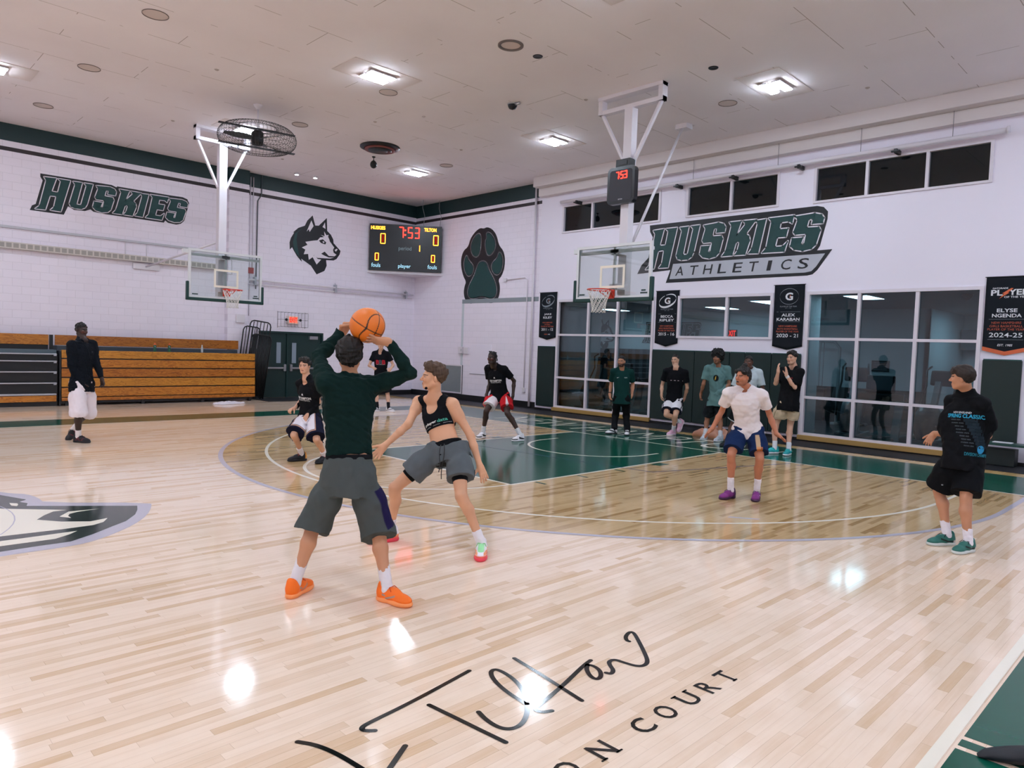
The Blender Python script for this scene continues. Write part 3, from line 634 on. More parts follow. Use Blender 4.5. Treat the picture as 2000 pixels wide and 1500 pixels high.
def rule(lay, to3, v, hw=.78):
    b = lay(M_BG2); b.mesh([to3(-hw, v-.002, 0), to3(hw, v-.002, 0), to3(hw, v+.002, 0), to3(-hw, v+.002, 0)], [[0, 1, 2, 3]])
def std(first, last, sport, year, ring='oval', gm=None, rules=True):
    def draw(T, lay, to3):
        g_logo(T, lay, to3, 0, .19, 1.0, ring, gm)
        W = lay(M_BW)
        T(lay(M_BG2), 'PLAYER OF THE YEAR', -.02, .352, 1.1, .022, .01); T(lay(M_BG2), 'EST. 1985', -.02, .378, .4, .012)
        T(W, first, 0, .49, .22*len(first), .048, .022); T(W, last, 0, .56, .215*len(last), .048, .022)
        if rules: rule(lay, to3, .44); rule(lay, to3, .60)
        R = lay(M_BR)
        T(R, 'NEW HAMPSHIRE', 0, .672, 1.2, .028, .01); T(R, sport, 0, .716, 1.34 if len(sport) > 10 else .7, .028, .01); T(R, 'PLAYER OF THE YEAR', 0, .760, 1.48, .028, .01)
        T(W, year, 0, .825, 1.42, .058, .012)
    return draw
def jk(T, lay, to3):
    std('JAKE', 'KILEY', 'FOOTBALL', '2011 - 12', 'oval', M_BG2, False)(T, lay, to3)
    T(lay(M_BR), 'RISE', -.16, .935, .42, .022, .02, .2); T(lay(M_BW), 'HS', .24, .935, .26, .022, .02, .2)
banner(14.77, .70, 3.60, 2.24, 2.16, jk, 'first narrow black banner, left of the gym window, dated 2011-12')
banner(10.52, .70, 3.51, 2.14, 2.05, std('BECCA', 'RIPLEY', 'GIRLS BASKETBALL', '2015 - 16'), 'black banner beside the basketball backboard, dated 2015-16')
banner(7.26, .71, 3.54, 2.13, 2.05, std('ALEX', 'KARABAN', 'BOYS BASKETBALL', '2020 - 21', 'circle'), 'black banner above the clapping person, dated 2020-21')
def en(T, lay, to3):
    W = lay(M_BW)
    T(W, 'GATORADE', -.36, .155, .68, .022, .02)
    T(W, 'PL', -.5, .215, .52, .078, .03); T(W, 'YER', .46, .21, .92, .078, .03); T(W, 'OF THE YEAR', .38, .275, 1.1, .026, .02)
    b = lay(M_BO); b.poly([to3(u, v, .002) for u, v in ((.12, .155), (.22, .16), (-.02, .215), (.05, .217), (-.38, .295), (-.18, .228), (-.27, .226))])
    T(W, 'ELYSE', 0, .455, .9, .05, .022); T(W, 'NGENDA', 0, .525, 1.3, .05, .022)
    rule(lay, to3, .575); rule(lay, to3, .85)
    R = lay(M_BR); T(R, 'NEW HAMPSHIRE', 0, .622, 1.3, .03, .0); T(R, 'GIRLS BASKETBALL', 0, .668, 1.46, .03, .0); T(R, 'PLAYER OF THE YEAR', 0, .712, 1.62, .03, .0)
    T(W, '2024-25', 0, .788, 1.46, .062, .008); T(W, 'EST. 1985', 0, .925, .66, .03, .01, .2)
banner(3.06, .72, 3.53, 2.14, 2.05, en, 'black banner with an orange chevron edge, dated 2024-25', True)

# ------------------------------------------------------------------ scoreboard in the corner
A, B = Vector((14.05, 21.70, 0)), Vector((16.02, 20.10, 0)); ZB, ZT = 4.47, 6.10
ex = (B-A).normalized(); SW = (B-A).length; en_ = Vector((ex.y, -ex.x, 0))
if en_.dot(Vector((-1, -1, 0))) < 0: en_ = -en_
sb = empty('scoreboard', tuple((A+B)/2+Vector((0, 0, ZB))), 0, 'black electronic scoreboard showing 7:53, hung across the corner of the walls', 'scoreboard')
O = (A+B)/2+Vector((0, 0, ZB)); SH = ZT-ZB
def on_sb(u, v, d): # u 0..1, v 0 (top)..1
    return A+ex*(u*SW)+en_*d+Vector((0, 0, ZT-v*SH))-O
b = MB(); V = [on_sb(u, v, d) for d in (-.14, 0) for v in (0, 1) for u in (0, 1)]
b.mesh(V, [[0, 2, 3, 1], [4, 5, 7, 6], [0, 1, 5, 4], [2, 6, 7, 3], [0, 4, 6, 2], [1, 3, 7, 5]])
b.build('scoreboard_cabinet', mat('scoreboard_black', '0b1015', .35), sb)
b = MB()
for u0, u1, v0, v1 in ((0, 1, 0, .012), (0, 1, .985, 1), (0, .006, 0, 1), (.994, 1, 0, 1)):
    V = [on_sb(u, v, d) for d in (-.14, .012) for v in (v0, v1) for u in (u0, u1)]; b.mesh(V, [[0, 2, 3, 1], [4, 5, 7, 6], [0, 1, 5, 4], [2, 6, 7, 3], [0, 4, 6, 2], [1, 3, 7, 5]])
b.build('scoreboard_rim', mat('scoreboard_rim', '23262b', .3), sb)
M_AMB = emat('amber_led', 'ff9626', 8.0); M_RED = emat('red_led', 'ff1a12', 22.0); M_DRED = emat('dim_red_led', 'b01a0c', .8); M_CY = emat('lit_caption', 'a8dcf4', 1.3); M_CYD = emat('dim_caption', '90a2ac', .55)
SEG = {'0': 'abcdef', '1': 'bc', '5': 'afgcd', '3': 'abgcd', '7': 'abc'}
def digit(b, ch, u0, v0, w, h, to3, d, wd=.028):
    P = {'a': ((0, 0), (1, 0)), 'b': ((1, 0), (1, .5)), 'c': ((1, .5), (1, 1)), 'd': ((0, 1), (1, 1)), 'e': ((0, .5), (0, 1)), 'f': ((0, 0), (0, .5)), 'g': ((0, .5), (1, .5))}
    for s_ in SEG[ch]:
        (a, c), (e, f_) = P[s_]; n = 5
        for k in range(n):          # each bar is a row of bright LEDs
            t0, t1 = (k+.08)/n, (k+.92)/n
            x0, y0, x1, y1 = u0+w*(a+(e-a)*t0), v0+h*(c+(f_-c)*t0), u0+w*(a+(e-a)*t1), v0+h*(c+(f_-c)*t1)
            du, dv = (wd/SW/2, 0) if a == e else (0, wd/SH/2)
            b.mesh([to3(x0-du, y0-dv, d), to3(x1-du if a == e else x1, y1-dv if a != e else y1, d), to3(x1+du if a == e else x1, y1+dv if a != e else y1, d), to3(x0+du if a == e else x0, y0+dv if a != e else y0, d)], [[0, 1, 2, 3]])
for ch, u in (('7', .41), ('5', .535), ('3', .63)):
    b = MB(); digit(b, ch, u, .055, .055, .22, on_sb, .005); b.build('clock_digit', M_RED, sb)
b = MB()
for v in (.115, .215): b.mesh([on_sb(.492+a, v+c, .005) for a, c in ((-.009, -.015), (.009, -.015), (.009, .015), (-.009, .015))], [[0, 1, 2, 3]])
b.build('clock_colon', M_RED, sb)
for u, v, w_, h_ in ((.155, .21, .062, .21), (.888, .20, .065, .21), (.085, .635, .045, .15), (.865, .63, .045, .15)):
    b = MB(); digit(b, '0', u, v, w_, h_, on_sb, .005, .026); b.build('score_digit', M_AMB, sb)
b = MB()
digit(b, '1', .68, .43, .018, .13, on_sb, .005, .026)
b.build('score_digit', M_AMB, sb)
b = MB()
for u, v, w_, h_ in ((.155, .21, .062, .21), (.888, .20, .065, .21), (.085, .635, .045, .15), (.865, .63, .045, .15)):
    b.mesh([on_sb(u+w_*a, v+h_*c, .003) for a, c in ((.3, .12), (.7, .12), (.7, .88), (.3, .88))], [[0, 1, 2, 3]])
b.build('unlit_dots', M_DRED, sb)
def sbt(b, txt, u0, u1, v0, v1, bold=.0):
    V, F = fit_text(txt, u1-u0, v1-v0, bold); b.mesh([on_sb((u0+u1)/2+a, (v0+v1)/2-c, .005) for a, c in V], F)
b = MB(); sbt(b, 'HUSKIES', .02, .215, .05, .125, .02); sbt(b, 'TILTON', .755, .925, .045, .12, .02); b.build('team_names', M_AMB, sb)
b = MB(); sbt(b, 'fouls', .035, .16, .845, .935, .01); sbt(b, 'player', .405, .58, .85, .955, .01); sbt(b, 'fouls', .815, .945, .84, .93, .01); b.build('lit_captions', M_CY, sb)
b = MB(); sbt(b, 'period', .405, .585, .465, .575, .01); b.build('period_caption', M_CYD, sb)
b = MB(); b.mesh([Vector(q)-O for q in ((A.x, YW-.005, ZB-.09), (XP-.005, B.y, ZB-.09), (XP-.005, YW-.005, ZB-.09), (A.x, YW-.005, ZB-.005), (XP-.005, B.y, ZB-.005), (XP-.005, YW-.005, ZB-.005))], [[0, 1, 2], [5, 4, 3], [0, 3, 4, 1], [1, 4, 5, 2], [2, 5, 3, 0]])
b.build('corner_shelf', M_STEELW, sb)
b = MB()
for u in (.74, .97): 
    p0 = on_sb(u, 0, -.05); b.tube([p0, p0+Vector((.05, .0, .35)), p0+Vector((-.03, .03, .65)), p0+Vector((0, .05, .93))], .008, 6)
b.build('hanging_cable', mat('grey_cable', '8f9298', .5), sb)
# ------------------------------------------------------------------ ceiling lights: twin LED strips
M_LED = emat('led_strip', 'deedff', LAMP)
def strip_light(x, y, label):
    r = empty('ceiling_light', (x, y, CZ), 0, label, 'ceiling light', 'twin strip ceiling lights')
    b = MB(); b.bbox(-.16, .16, -.15, .15, -.05, -.0005, .01); b.build('light_housing', M_STEELW, r)
    for s in (-1, 1):
        b = MB(); b.box(-.26, .26, s*.135-.072, s*.135+.072, -.07, -.052); b.build('led_panel', M_LED, r)
        b = MB(); b.box(-.28, .28, s*.135-.085, s*.135+.085, -.0525, -.03); b.build('light_tray', M_STEELW, r)
    b = MB(); b.box(-.75, .75, -.42, .42, -.008, -.0005); b.build('ceiling_plate', mat('ceiling_patch', 'd9cdca', .8), r)
    return r
_names = {(7.8, 11.9): 'twin strip ceiling light left of the round hatch, middle of the ceiling', (13.07, 6.43): 'twin strip ceiling light nearest the window wall, right of the right hoop mount',
          (13.07, 12.1): 'twin strip ceiling light behind the small black camera, left of the shot clock', (12.9, 17.5): 'twin strip ceiling light nearest the scoreboard corner', (7.7, 17.4): 'twin strip ceiling light seen through the caged fan'}
for (x, y), n in _names.items(): strip_light(x, y, n)
for x in (-13.3, -8.1, -2.8, 2.5, 7.8, 13.07):
    for y in (-4.4, .95, 6.43, 11.9, 17.4):
        if any(abs(x-a)+abs(y-c) < 1.5 for a, c in _names): continue
        strip_light(x, y, 'twin strip ceiling light over the court, out of the picture')
for x, y, n in ((10.67, 20.6, 'left one of two small bright spotlights near the ceiling edge'), (11.27, 20.55, 'right one of two small bright spotlights near the ceiling edge')):
    r = empty('ceiling_spotlight', (x, y, CZ), 0, n, 'spotlight', 'small ceiling spotlights')
    b = MB(); b.lathe([(.07, -.0005), (.075, -.05), (.06, -.06)], 16); b.build('spot_housing', M_STEELW, r)
    b = MB(); b.lathe([(.055, -.0602), (.05, -.064)], 16); b.build('spot_lens', emat('spot_led', 'eef4ff', 60), r)

# ------------------------------------------------------------------ basketball hoops hung from the ceiling
M_RIM = mat('orange_rim_paint', 'd8381c', .35, spec=.6); M_NET = mat('white_net_cord', 'e6e4e0', .8); M_BGLASS = glassmat('backboard_glass', (.90, .94, .93), 1.5, 0, .9)
M_BPAD = mat('green_board_padding', '0a3a35', .45); M_BFRAME = mat('backboard_frame', 'dde0e2', .35)
def hoop(loc, rz, zb, zt, mast, mount_w, label, clock=False, logo=0):
    """local +x points onto the court, board face at x = 0, z from the floor"""
    r = empty('basketball_hoop', loc, rz, label, 'basketball hoop')
    H = zt-zb; W = 1.83; zc = (zb+zt)/2
    fr = .055
    b = MB()
    for a in ((-.05, .004, -W/2, W/2, zt-fr, zt), (-.05, .004, -W/2, W/2, zb, zb+fr), (-.05, .004, -W/2, -W/2+fr, zb+fr, zt-fr), (-.05, .004, W/2-fr, W/2, zb+fr, zt-fr)): b.box(*a)
    b.box(-.11, -.05, -W/2+.02, W/2-.02, zt-.16, zt-.10); b.box(-.09, -.05, -.02, .03, zb, zt)
    b.box(-.12, -.03, -W/2-.12, -W/2+.04, zt-.12, zt-.03)
    b.build('backboard_frame', M_BFRAME, r)
    b = MB(); b.box(-.02, -.008, -W/2+fr, W/2-fr, zb+fr, zt-fr); b.build('backboard_glass', M_BGLASS, r)
    b = MB(); tz = 3.05+.06
    for a in ((-.305, .305, tz+.40, tz+.45), (-.305, -.255, tz, tz+.40), (.255, .305, tz, tz+.40), (-.255, .255, tz, tz+.05)): b.box(-.007, -.003, *a)
    b.build('target_square', M_FWHITE, r)
    b = MB()
    for y_, w_, z_ in ((-W/2+.16, .14, zb+.10), (W/2-.15, .16, zb+.10), (W/2-.16, .10, zb+.15)): b.box(-.007, -.004, y_-w_/2, y_+w_/2, z_-.015, z_+.015)
    b.build('backboard_print', mat('print_dark', '27413f', .5), r)
    # padding along the lower edge and corners
    path = [(-W/2-.01, zb+.40), (-W/2-.01, zb+.03), (-W/2+.03, zb-.01), (W/2-.03, zb-.01), (W/2+.01, zb+.03), (W/2+.01, zb+.40)]
    b = MB()
    b.bbox(-.06, .03, -W/2-.05, W/2+.05, zb-.055, zb+.02, .018); b.bbox(-.06, .03, -W/2-.05, -W/2+.012, zb-.05, zb+.40, .02); b.bbox(-.06, .03, W/2-.012, W/2+.05, zb-.05, zb+.40, .02)
    b.build('edge_padding', M_BPAD, r)
    # rim, bracket, net
    rc = .38
    b = MB(); b.tube([(rc+.229*math.cos(2*math.pi*k/40), .229*math.sin(2*math.pi*k/40), 3.05) for k in range(40)], .011, 8, True)
    b.bbox(0.004, .03, -.09, .09, 2.90, 3.08, .006); b.bbox(.03, .17, -.09, .09, 3.03, 3.055, .006)
    b.beam((.03, -.07, 2.93), (.2, -.13, 3.03), .03, .02); b.beam((.03, .07, 2.93), (.2, .13, 3.03), .03, .02)
    b.build('rim', M_RIM, r)
    b = MB(); n = 12; rows = [(3.045, .226), (2.95, .195), (2.87, .165), (2.80, .145), (2.73, .135), (2.66, .13), (2.61, .135)]
    for k in range(n):
        for sgn in (-1, 1):
            pts = []
            for i, (z, rr) in enumerate(rows):
                a = 2*math.pi*(k+sgn*.5*i)/n
                pts.append((rc+rr*math.cos(a), rr*math.sin(a), z))
            b.tube(pts, .0055, 5)
    b.build('net', M_NET, r)
    # mast and ceiling frame
    mx, my = mast
    b = MB(); b.box(mx-.09, mx+.09, my-.095, my+.095, zb+.1, 6.70); b.build('mast', M_STEELW, r)
    b = MB(); b.box(mx-.07, mx+.07, my-mount_w/2, my+mount_w/2, 6.68, 6.76)
    for s in (-1, 1): b.box(mx-.08, mx+.08, my+s*(mount_w/2-.05)-.05, my+s*(mount_w/2-.05)+.05, 6.68, CZ-.001)
    b.box(mx-.10, mx+.10, my-mount_w/2, my+mount_w/2, CZ-.07, CZ-.001); b.build('ceiling_mount', M_STEELW, r)
    for s in (-1, 1):
        b = MB(); b.beam((mx, my+s*(mount_w/2-.06), 6.70), (mx, my+s*.10, 5.62), .07, .05); b.build('side_brace', M_STEELW, r)
    b = MB()
    for z in (zb+.25, zt-.14): b.box(mx, -.05, my*.5-.1, my*.5+.1, z-.05, z+.05)
    b.build('board_bracket', M_STEELW, r)
    return r
hr = hoop((11.2, 8.68, 0), math.pi, 2.90, 3.97, (-.40, 0), 1.55, 'basketball hoop with green padding in front of the window wall, under the shot clock')
b = MB(); b.tube([(-2.82, -.35, 7.0), (-.55, .06, 4.08)], .03, 8); b.bbox(-2.97, -2.72, -.5, -.2, 6.92, CZ-.001, .01); b.build('rear_brace', M_STEELW, hr)
hl = hoop((7.34, 17.7, 0), -math.pi/2, 2.81, 4.0, (-.36, 0.0), 1.35, 'basketball hoop with green padding in front of the left wall, under the caged fan')
b = MB(); b.tube([(-.45, 0, 4.3), (-4.0, -.62, 3.8)], .03, 8); b.bbox(-4.09, -4.03, -.95, -.25, 3.72, 3.89, .01); b.build('wall_brace', M_STEELW, hl)
b = MB(); b.tube([(-.4, .22, 3.9), (-.4, .3, 3.85), (-.4, .3, 3.5), (-.4, .1, 3.5)], .014, 6); b.bbox(-.46, -.4, .1, .18, 3.55, 3.8, .01); b.build('height_adjuster', M_STEELW, hl)

# shot clock on the right mast
sc = empty('shot_clock', (11.62, 8.70, 5.05), 0, 'black shot clock with red 7:53 digits hung on the white hoop mast', 'shot clock')
def rrect(w, h, rad, n=6):
    P = []
    for cx, cy, a0 in ((w/2-rad, h/2-rad, 0), (-w/2+rad, h/2-rad, 90), (-w/2+rad, -h/2+rad, 180), (w/2-rad, -h/2+rad, 270)):
        P += [(cx+rad*math.cos(math.radians(a0+90*i/n)), cy+rad*math.sin(math.radians(a0+90*i/n))) for i in range(n+1)]
    return P
on_sc = lambda u, v, d: (-.14-d, -u, v+.1)
b = MB(); b.prism(rrect(.66, .72, .10), on_sc, -.02, .10); b.build('clock_case', mat('clock_case', '14161c', .25), sc)
b = MB(); b.prism(rrect(.54, .60, .06), on_sc, .10, .103); b.build('clock_face', mat('clock_face', '23222b', .5), sc)
b = MB(); b.bbox(-.2, -.02, -.17, .17, .46, .62, .01); b.box(-.21, -.2, -.11, .11, .5, .58); b.build('clock_horn', M_BLACK, sc)
on_s2 = lambda u, v, d: on_sc(u, -v, d+.104)
for ch, u in (('7', -.13), ('5', -.02), ('3', .07)):
    P = {'a': ((0, 0), (1, 0)), 'b': ((1, 0), (1, .5)), 'c': ((1, .5), (1, 1)), 'd': ((0, 1), (1, 1)), 'e': ((0, .5), (0, 1)), 'f': ((0, 0), (0, .5)), 'g': ((0, .5), (1, .5))}
    b = MB()
    for s_ in SEG[ch]:
        (a, c), (e, f_) = P[s_]; b.stroke([(u+.02+a*.055, -.26+c*.13), (u+.02+e*.055, -.26+f_*.13)], .016, on_s2, .002, n=6)
    b.build('clock_digit', M_RED, sc)
b = MB()
for v in (-.225, -.165): b.stroke([(-.035, v), (-.033, v)], .016, on_s2, .002, n=6)
b.build('clock_colon', M_RED, sc)
b = MB(); put_text(b, 'SPECTRUM', .0, -.275, .10, .022, on_sc, .104, .01); b.build('maker_mark', M_BW, sc)

# ------------------------------------------------------------------ caged ceiling fan
fan = empty('ceiling_fan', (7.05, 15.45, 6.30), 0, 'black wire caged ceiling fan hanging in front of the left hoop', 'ceiling fan')
M_WIRE = mat('black_wire', '16181a', .45)
b = MB(); a_, c_ = .30, .24      # cage: rounded ring profile swept round
for k in range(64):
    q = 2*math.pi*k/64; pts = []
    for i in range(27):
        t = math.radians(-112+224*i/26); rr = .52+.31*math.cos(t) if abs(math.degrees(t)) < 90 else .52+.31*math.cos(t)*1.2
        pts.append((rr*math.cos(q), rr*math.sin(q), .25*math.sin(t)))
    b.tube(pts, .0035, 4, caps=False)
for t in range(-110, 111, 22):
    q = math.radians(t); rr = .52+.31*math.cos(q); z = .25*math.sin(q)
    b.tube([(rr*math.cos(2*math.pi*k/48), rr*math.sin(2*math.pi*k/48), z) for k in range(48)], .0035, 4, True)
for z in (-.235, .235): b.tube([(.40*math.cos(2*math.pi*k/40), .40*math.sin(2*math.pi*k/40), z) for k in range(40)], .004, 4, True)
b.build('fan_cage', M_WIRE, fan)
b = MB(); b.lathe([(.001, -.16), (.11, -.15), (.13, -.05), (.13, .12), (.09, .16), (.03, .17)], 20); b.build('fan_motor', M_DARK, fan)
b = MB()
for z in (-.24, .24): b.beam((-.80, .16, z*.85), (.80, -.16, z*.85), .10, .02); 
b.build('cage_bar', M_DARK, fan)
for k in range(3):
    q = 2*math.pi*k/3+.9; b = MB(); c, s = math.cos(q), math.sin(q); V = []; F = []
    for i in range(9):
        t = .12+.60*i/8; wd = .10+.10*math.sin(math.pi*min(1, i/8*.9+.1)); tw = .5-.25*i/8
        for e in (-1, 1):
            for h in (-.004, .004):
                y_ = e*wd/2*math.cos(tw); z_ = e*wd/2*math.sin(tw)+h; V.append((t*c-y_*s, t*s+y_*c, z_))
    for i in range(8):
        o = 4*i
        for f_ in ([0, 1, 5, 4], [2, 6, 7, 3], [0, 4, 6, 2], [1, 3, 7, 5]): F.append([o+j for j in f_])
    F += [[0, 2, 3, 1], [32, 33, 35, 34]]
    b.mesh(V, F); b.build('fan_blade', mat('grey_blade', '50565a', .4), fan)
b = MB(); b.tube([(0, 0, .15), (0, 0, CZ-6.30-.06)], .02, 10); b.lathe([(.10, CZ-6.30-.001), (.095, CZ-6.30-.02), (.03, CZ-6.30-.1)], 20); b.build('fan_rod', M_STEELW, fan)
# ------------------------------------------------------------------ bleachers (folded against the left wall)
def oak(name, c0, c1):
    m = bpy.data.materials.new(name); m.use_nodes = True
    nt = m.node_tree; N = nt.nodes.new; L = nt.links.new; b = nt.nodes['Principled BSDF']
    g = N('ShaderNodeNewGeometry'); mp = N('ShaderNodeMapping'); mp.inputs['Scale'].default_value = (1.1, 1.1, 9.); L(g.outputs['Position'], mp.inputs[0])
    t = N('ShaderNodeTexNoise'); t.inputs['Scale'].default_value = 1.6; t.inputs['Detail'].default_value = 3; t.inputs['Distortion'].default_value = 1.2; L(mp.outputs[0], t.inputs['Vector'])
    wv = N('ShaderNodeMath'); wv.operation = 'PINGPONG'; wv.inputs[1].default_value = .5
    ml = N('ShaderNodeMath'); ml.operation = 'MULTIPLY'; ml.inputs[1].default_value = 7.; L(t.outputs['Fac'], ml.inputs[0]); L(ml.outputs[0], wv.inputs[0])
    r = N('ShaderNodeValToRGB'); L(wv.outputs[0], r.inputs[0])
    r.color_ramp.elements[0].position = .02; r.color_ramp.elements[0].color = (*lin(c1), 1); r.color_ramp.elements[1].position = .3; r.color_ramp.elements[1].color = (*lin(c0), 1)
    L(r.outputs[0], b.inputs['Base Color']); b.inputs['Roughness'].default_value = .3; b.inputs['Specular IOR Level'].default_value = .45
    return m
M_OAK = [oak('varnished_pine_a', 'bd7a2a', '8a4d14'), oak('varnished_pine_b', 'b06c22', '7d4311'), oak('varnished_pine_c', 'c4862f', '9a611c')]
bl = empty('bleacher', (7.0, 21.2, 0), 0, 'folded wooden bleacher of stacked varnished planks along the left wall', 'bleacher')
o_ = Vector((7.0, 21.2, 0))
def P_(b, n, m, par, o=o_): b.v = [tuple(Vector(v)-o) for v in b.v]; return b.build(n, m, par)
rows = [(.115, .225), (.245, .43), (.455, .645), (.67, .865), (.885, 1.085), (1.105, 1.285)]
zz = [(.13, .215), (.235, .46), (.49, .71), (.74, .955), (.985, 1.195), (1.225, 1.425)]
for i, (za, zb) in enumerate(zz):
    b = MB(); y = 20.80-.008*(5-i)
    b.bbox(4.47, 9.53, y, y+.045, za, zb, .006); P_(b, 'seat_plank', M_OAK[(i*2+1) % 3], bl)
b = MB(); b.box(4.43, 9.05, 20.85, 21.75, .06, 1.40); b.box(9.05, 9.5, 20.85, 21.0, .06, 1.40); b.box(4.42, 4.46, 20.79, 21.7, .0, 1.40)
for x in (4.6, 6.4, 8.0, 9.4): b.box(x-.04, x+.04, 20.82, 20.92, .0, .12)
P_(b, 'bleacher_frame', M_BLACK, bl)
b = MB(); b.bbox(4.44, 9.25, 21.35, 21.40, 1.54, 1.80, .006); P_(b, 'back_plank', M_OAK[1], bl)
b = MB(); b.box(4.47, 9.2, 21.3, 21.7, 1.40, 1.52); P_(b, 'rear_deck', mat('grey_deck', '39424a', .6), bl)
bk = empty('bleacher', (0, 21.2, 0), 0, 'folded black bleacher section with aluminium edges at the far left', 'bleacher'); o2 = Vector((0, 21.2, 0))
for i, (za, zb) in enumerate(((.34, .60), (.63, .88), (.90, 1.15), (1.17, 1.33))):
    b = MB(); b.box(-12, 4.36, 20.84, 20.88, za, zb-.03); P_(b, 'riser_board', mat('black_riser', '0d0e12', .5), bk, o2)
    b = MB(); b.bbox(-12, 4.37, 20.79, 20.88, zb-.03, zb, .006); b.box(4.30, 4.36, 20.785, 20.83, zb-.06, zb-.03); P_(b, 'aluminium_edge', M_ALU, bk, o2)
b = MB(); b.bbox(-12, 4.36, 20.80, 20.85, .12, .27, .006); P_(b, 'seat_plank', M_OAK[0], bk, o2)
b = MB(); b.bbox(-12, 4.36, 20.79, 20.88, .28, .325, .006); P_(b, 'aluminium_edge', M_ALU, bk, o2)
b = MB(); b.box(-12, 4.40, 20.88, 21.75, 0, 1.30); P_(b, 'bleacher_frame', M_BLACK, bk, o2)
b = MB(); b.box(-12, 4.40, 21.0, 21.7, 1.301, 1.42); P_(b, 'speckled_deck', mat('speckled_deck', '5a6a72', .7, bump=.5, bscale=90), bk, o2)
b = MB(); b.bbox(-12, 4.30, 21.35, 21.40, 1.54, 1.80, .006); P_(b, 'back_plank', M_OAK[0], bk, o2)
b = MB(); b.box(4.32, 4.40, 21.36, 21.42, 1.30, 1.80); b.box(-12, 4.3, 21.4, 21.44, 1.42, 1.55); P_(b, 'back_post', M_BLACK, bk, o2)
# black safety rails leaning between bleacher and doors
def rail(x, y, tilt, ph, label, filled, h=2.15, w=.62):
    r = empty('safety_rail', (x, y, 0), 0, label, 'railing', 'black bleacher rails leaning on the wall')
    T = Matrix.Rotation(ph, 4, 'Z') @ Matrix.Rotation(tilt, 4, 'Y')
    b = MB(); P = [(-w/2, 0, .02), (-w/2, 0, h-.12), (-w/2+.03, 0, h-.04), (-w/2+.1, 0, h), (w/2-.1, 0, h), (w/2-.03, 0, h-.04), (w/2, 0, h-.12), (w/2, 0, .02)]
    b.tube([T @ Vector(p) for p in P], .02, 8); b.tube([T @ Vector((-w/2, 0, .1)), T @ Vector((w/2, 0, .1))], .02, 8)
    b.build('rail_frame', M_DARK, r)
    b = MB(); n = 6 if not filled else 14
    for i in range(1, n): b.tube([T @ Vector((-w/2+w*i/n, 0, .1)), T @ Vector((-w/2+w*i/n, 0, h-.02 if i not in (1, n-1) else h-.03))], .012 if not filled else .018, 6)
    b.build('rail_bars', M_DARK, r)
    if filled:
        b = MB(); b.beam(T @ Vector((0, .02, .1)), T @ Vector((0, .02, h-.45)), w-.04, .02, up=T.to_3x3() @ Vector((0, 1, 0))); b.build('rail_panel', M_DARK, r)
rail(9.42, 21.36, .11, -.25, 'left black safety rail leaning behind the end of the wooden bleacher', False, 2.26, .5)
rail(9.60, 21.30, .13, -.2, 'middle black safety rail leaning at the end of the wooden bleacher', False, 2.44, .62)
rail(9.66, 21.22, .13, -.2, 'front black safety rail with a solid panel beside the green doors', True, 2.02, .60)

# bottles standing on the bleacher
M_BOT = mat('green_bottle_plastic', '0f5a44', .4); M_ORC = mat('orange_cap', 'd8622a', .4)
def squeeze(x, label):
    r = empty('squeeze_bottle', (x, 20.98, 1.425), 0, label, 'bottle', 'green squeeze bottles on the bleacher')
    b = MB(); b.lathe([(.034, 0), (.036, .01), (.036, .08), (.031, .10), (.036, .12), (.036, .17), (.03, .185)], 16); b.build('bottle_body', M_BOT, r)
    b = MB(); b.lathe([(.032, .185), (.034, .205), (.02, .22), (.01, .235), (.009, .25)], 14); b.build('bottle_cap', M_ORC, r)
    b = MB(); b.stroke([(-.008, .16), (-.014, .145), (-.008, .13), (.006, .13), (.006, .145)], .008, lambda u, v, d: (u, -.0385, v), 0); b.build('bottle_mark', M_BW, r)
squeeze(6.74, 'green squeeze bottle with orange cap, left one on the bleacher top')
squeeze(7.12, 'green squeeze bottle with orange cap, right one on the bleacher top')
r = empty('water_bottle', (8.02, 20.98, 1.425), 0, 'clear plastic water bottle on the right end of the bleacher top', 'bottle')
b = MB(); b.lathe([(.03, 0), (.032, .02), (.032, .1), (.029, .12), (.032, .14), (.014, .19), (.013, .205)], 14); b.build('bottle_body', mat('clear_plastic', 'b8c0c4', .1, spec=.6), r)
b = MB(); b.lathe([(.015, .2), (.015, .222)], 12); b.build('bottle_cap', M_BW, r)

# crumpled cloths on the floor
def crumple(name, cx, cy, rx, ry, h, m, label, seed):
    rnd = random.Random(seed); V = []; F = []; nu, nv = 40, 14
    ph = [rnd.uniform(0, 6.28) for _ in range(9)]
    for j in range(nv):
        for i in range(nu):
            a = 2*math.pi*i/nu; t = j/(nv-1)
            rr = (1-t*.97)*(1+.16*math.sin(3*a+ph[0])+.10*math.sin(7*a+ph[1])+.05*math.sin(13*a+ph[2]))
            z = h*(.12+math.sqrt(max(0, 1-(1-t)**2))*.7+.2*math.sin(5*a+ph[3]+4*t)*t+.16*math.sin(9*a+ph[4]-7*t)*(1-t)+.12*math.sin(14*t+ph[5]+2*a))
            if j == 0: z = .002
            V.append((rx*rr*math.cos(a), ry*rr*math.sin(a), max(.0015, z)))
    for j in range(nv-1):
        for i in range(nu): F.append([j*nu+i, j*nu+(i+1) % nu, (j+1)*nu+(i+1) % nu, (j+1)*nu+i])
    F.append([(nv-1)*nu+i for i in range(nu)]); F.append(list(range(nu))[::-1])
    o = mesh_obj(name, V, F, m, None, True); o.location = (cx, cy, .001); tag(o, label, 'cloth')
    return o
crumple('crumpled_towel', 8.36, 19.95, .42, .16, .085, mat('white_towel', 'd9d3da', .85), 'crumpled white towel on the floor in front of the wooden bleacher', 3)
o = crumple('crumpled_shirt', 14.62, 8.15, .16, .52, .22, mat('peach_cloth', 'dca58c', .85), 'crumpled peach pink cloth on the floor behind the player with big curly hair', 8)

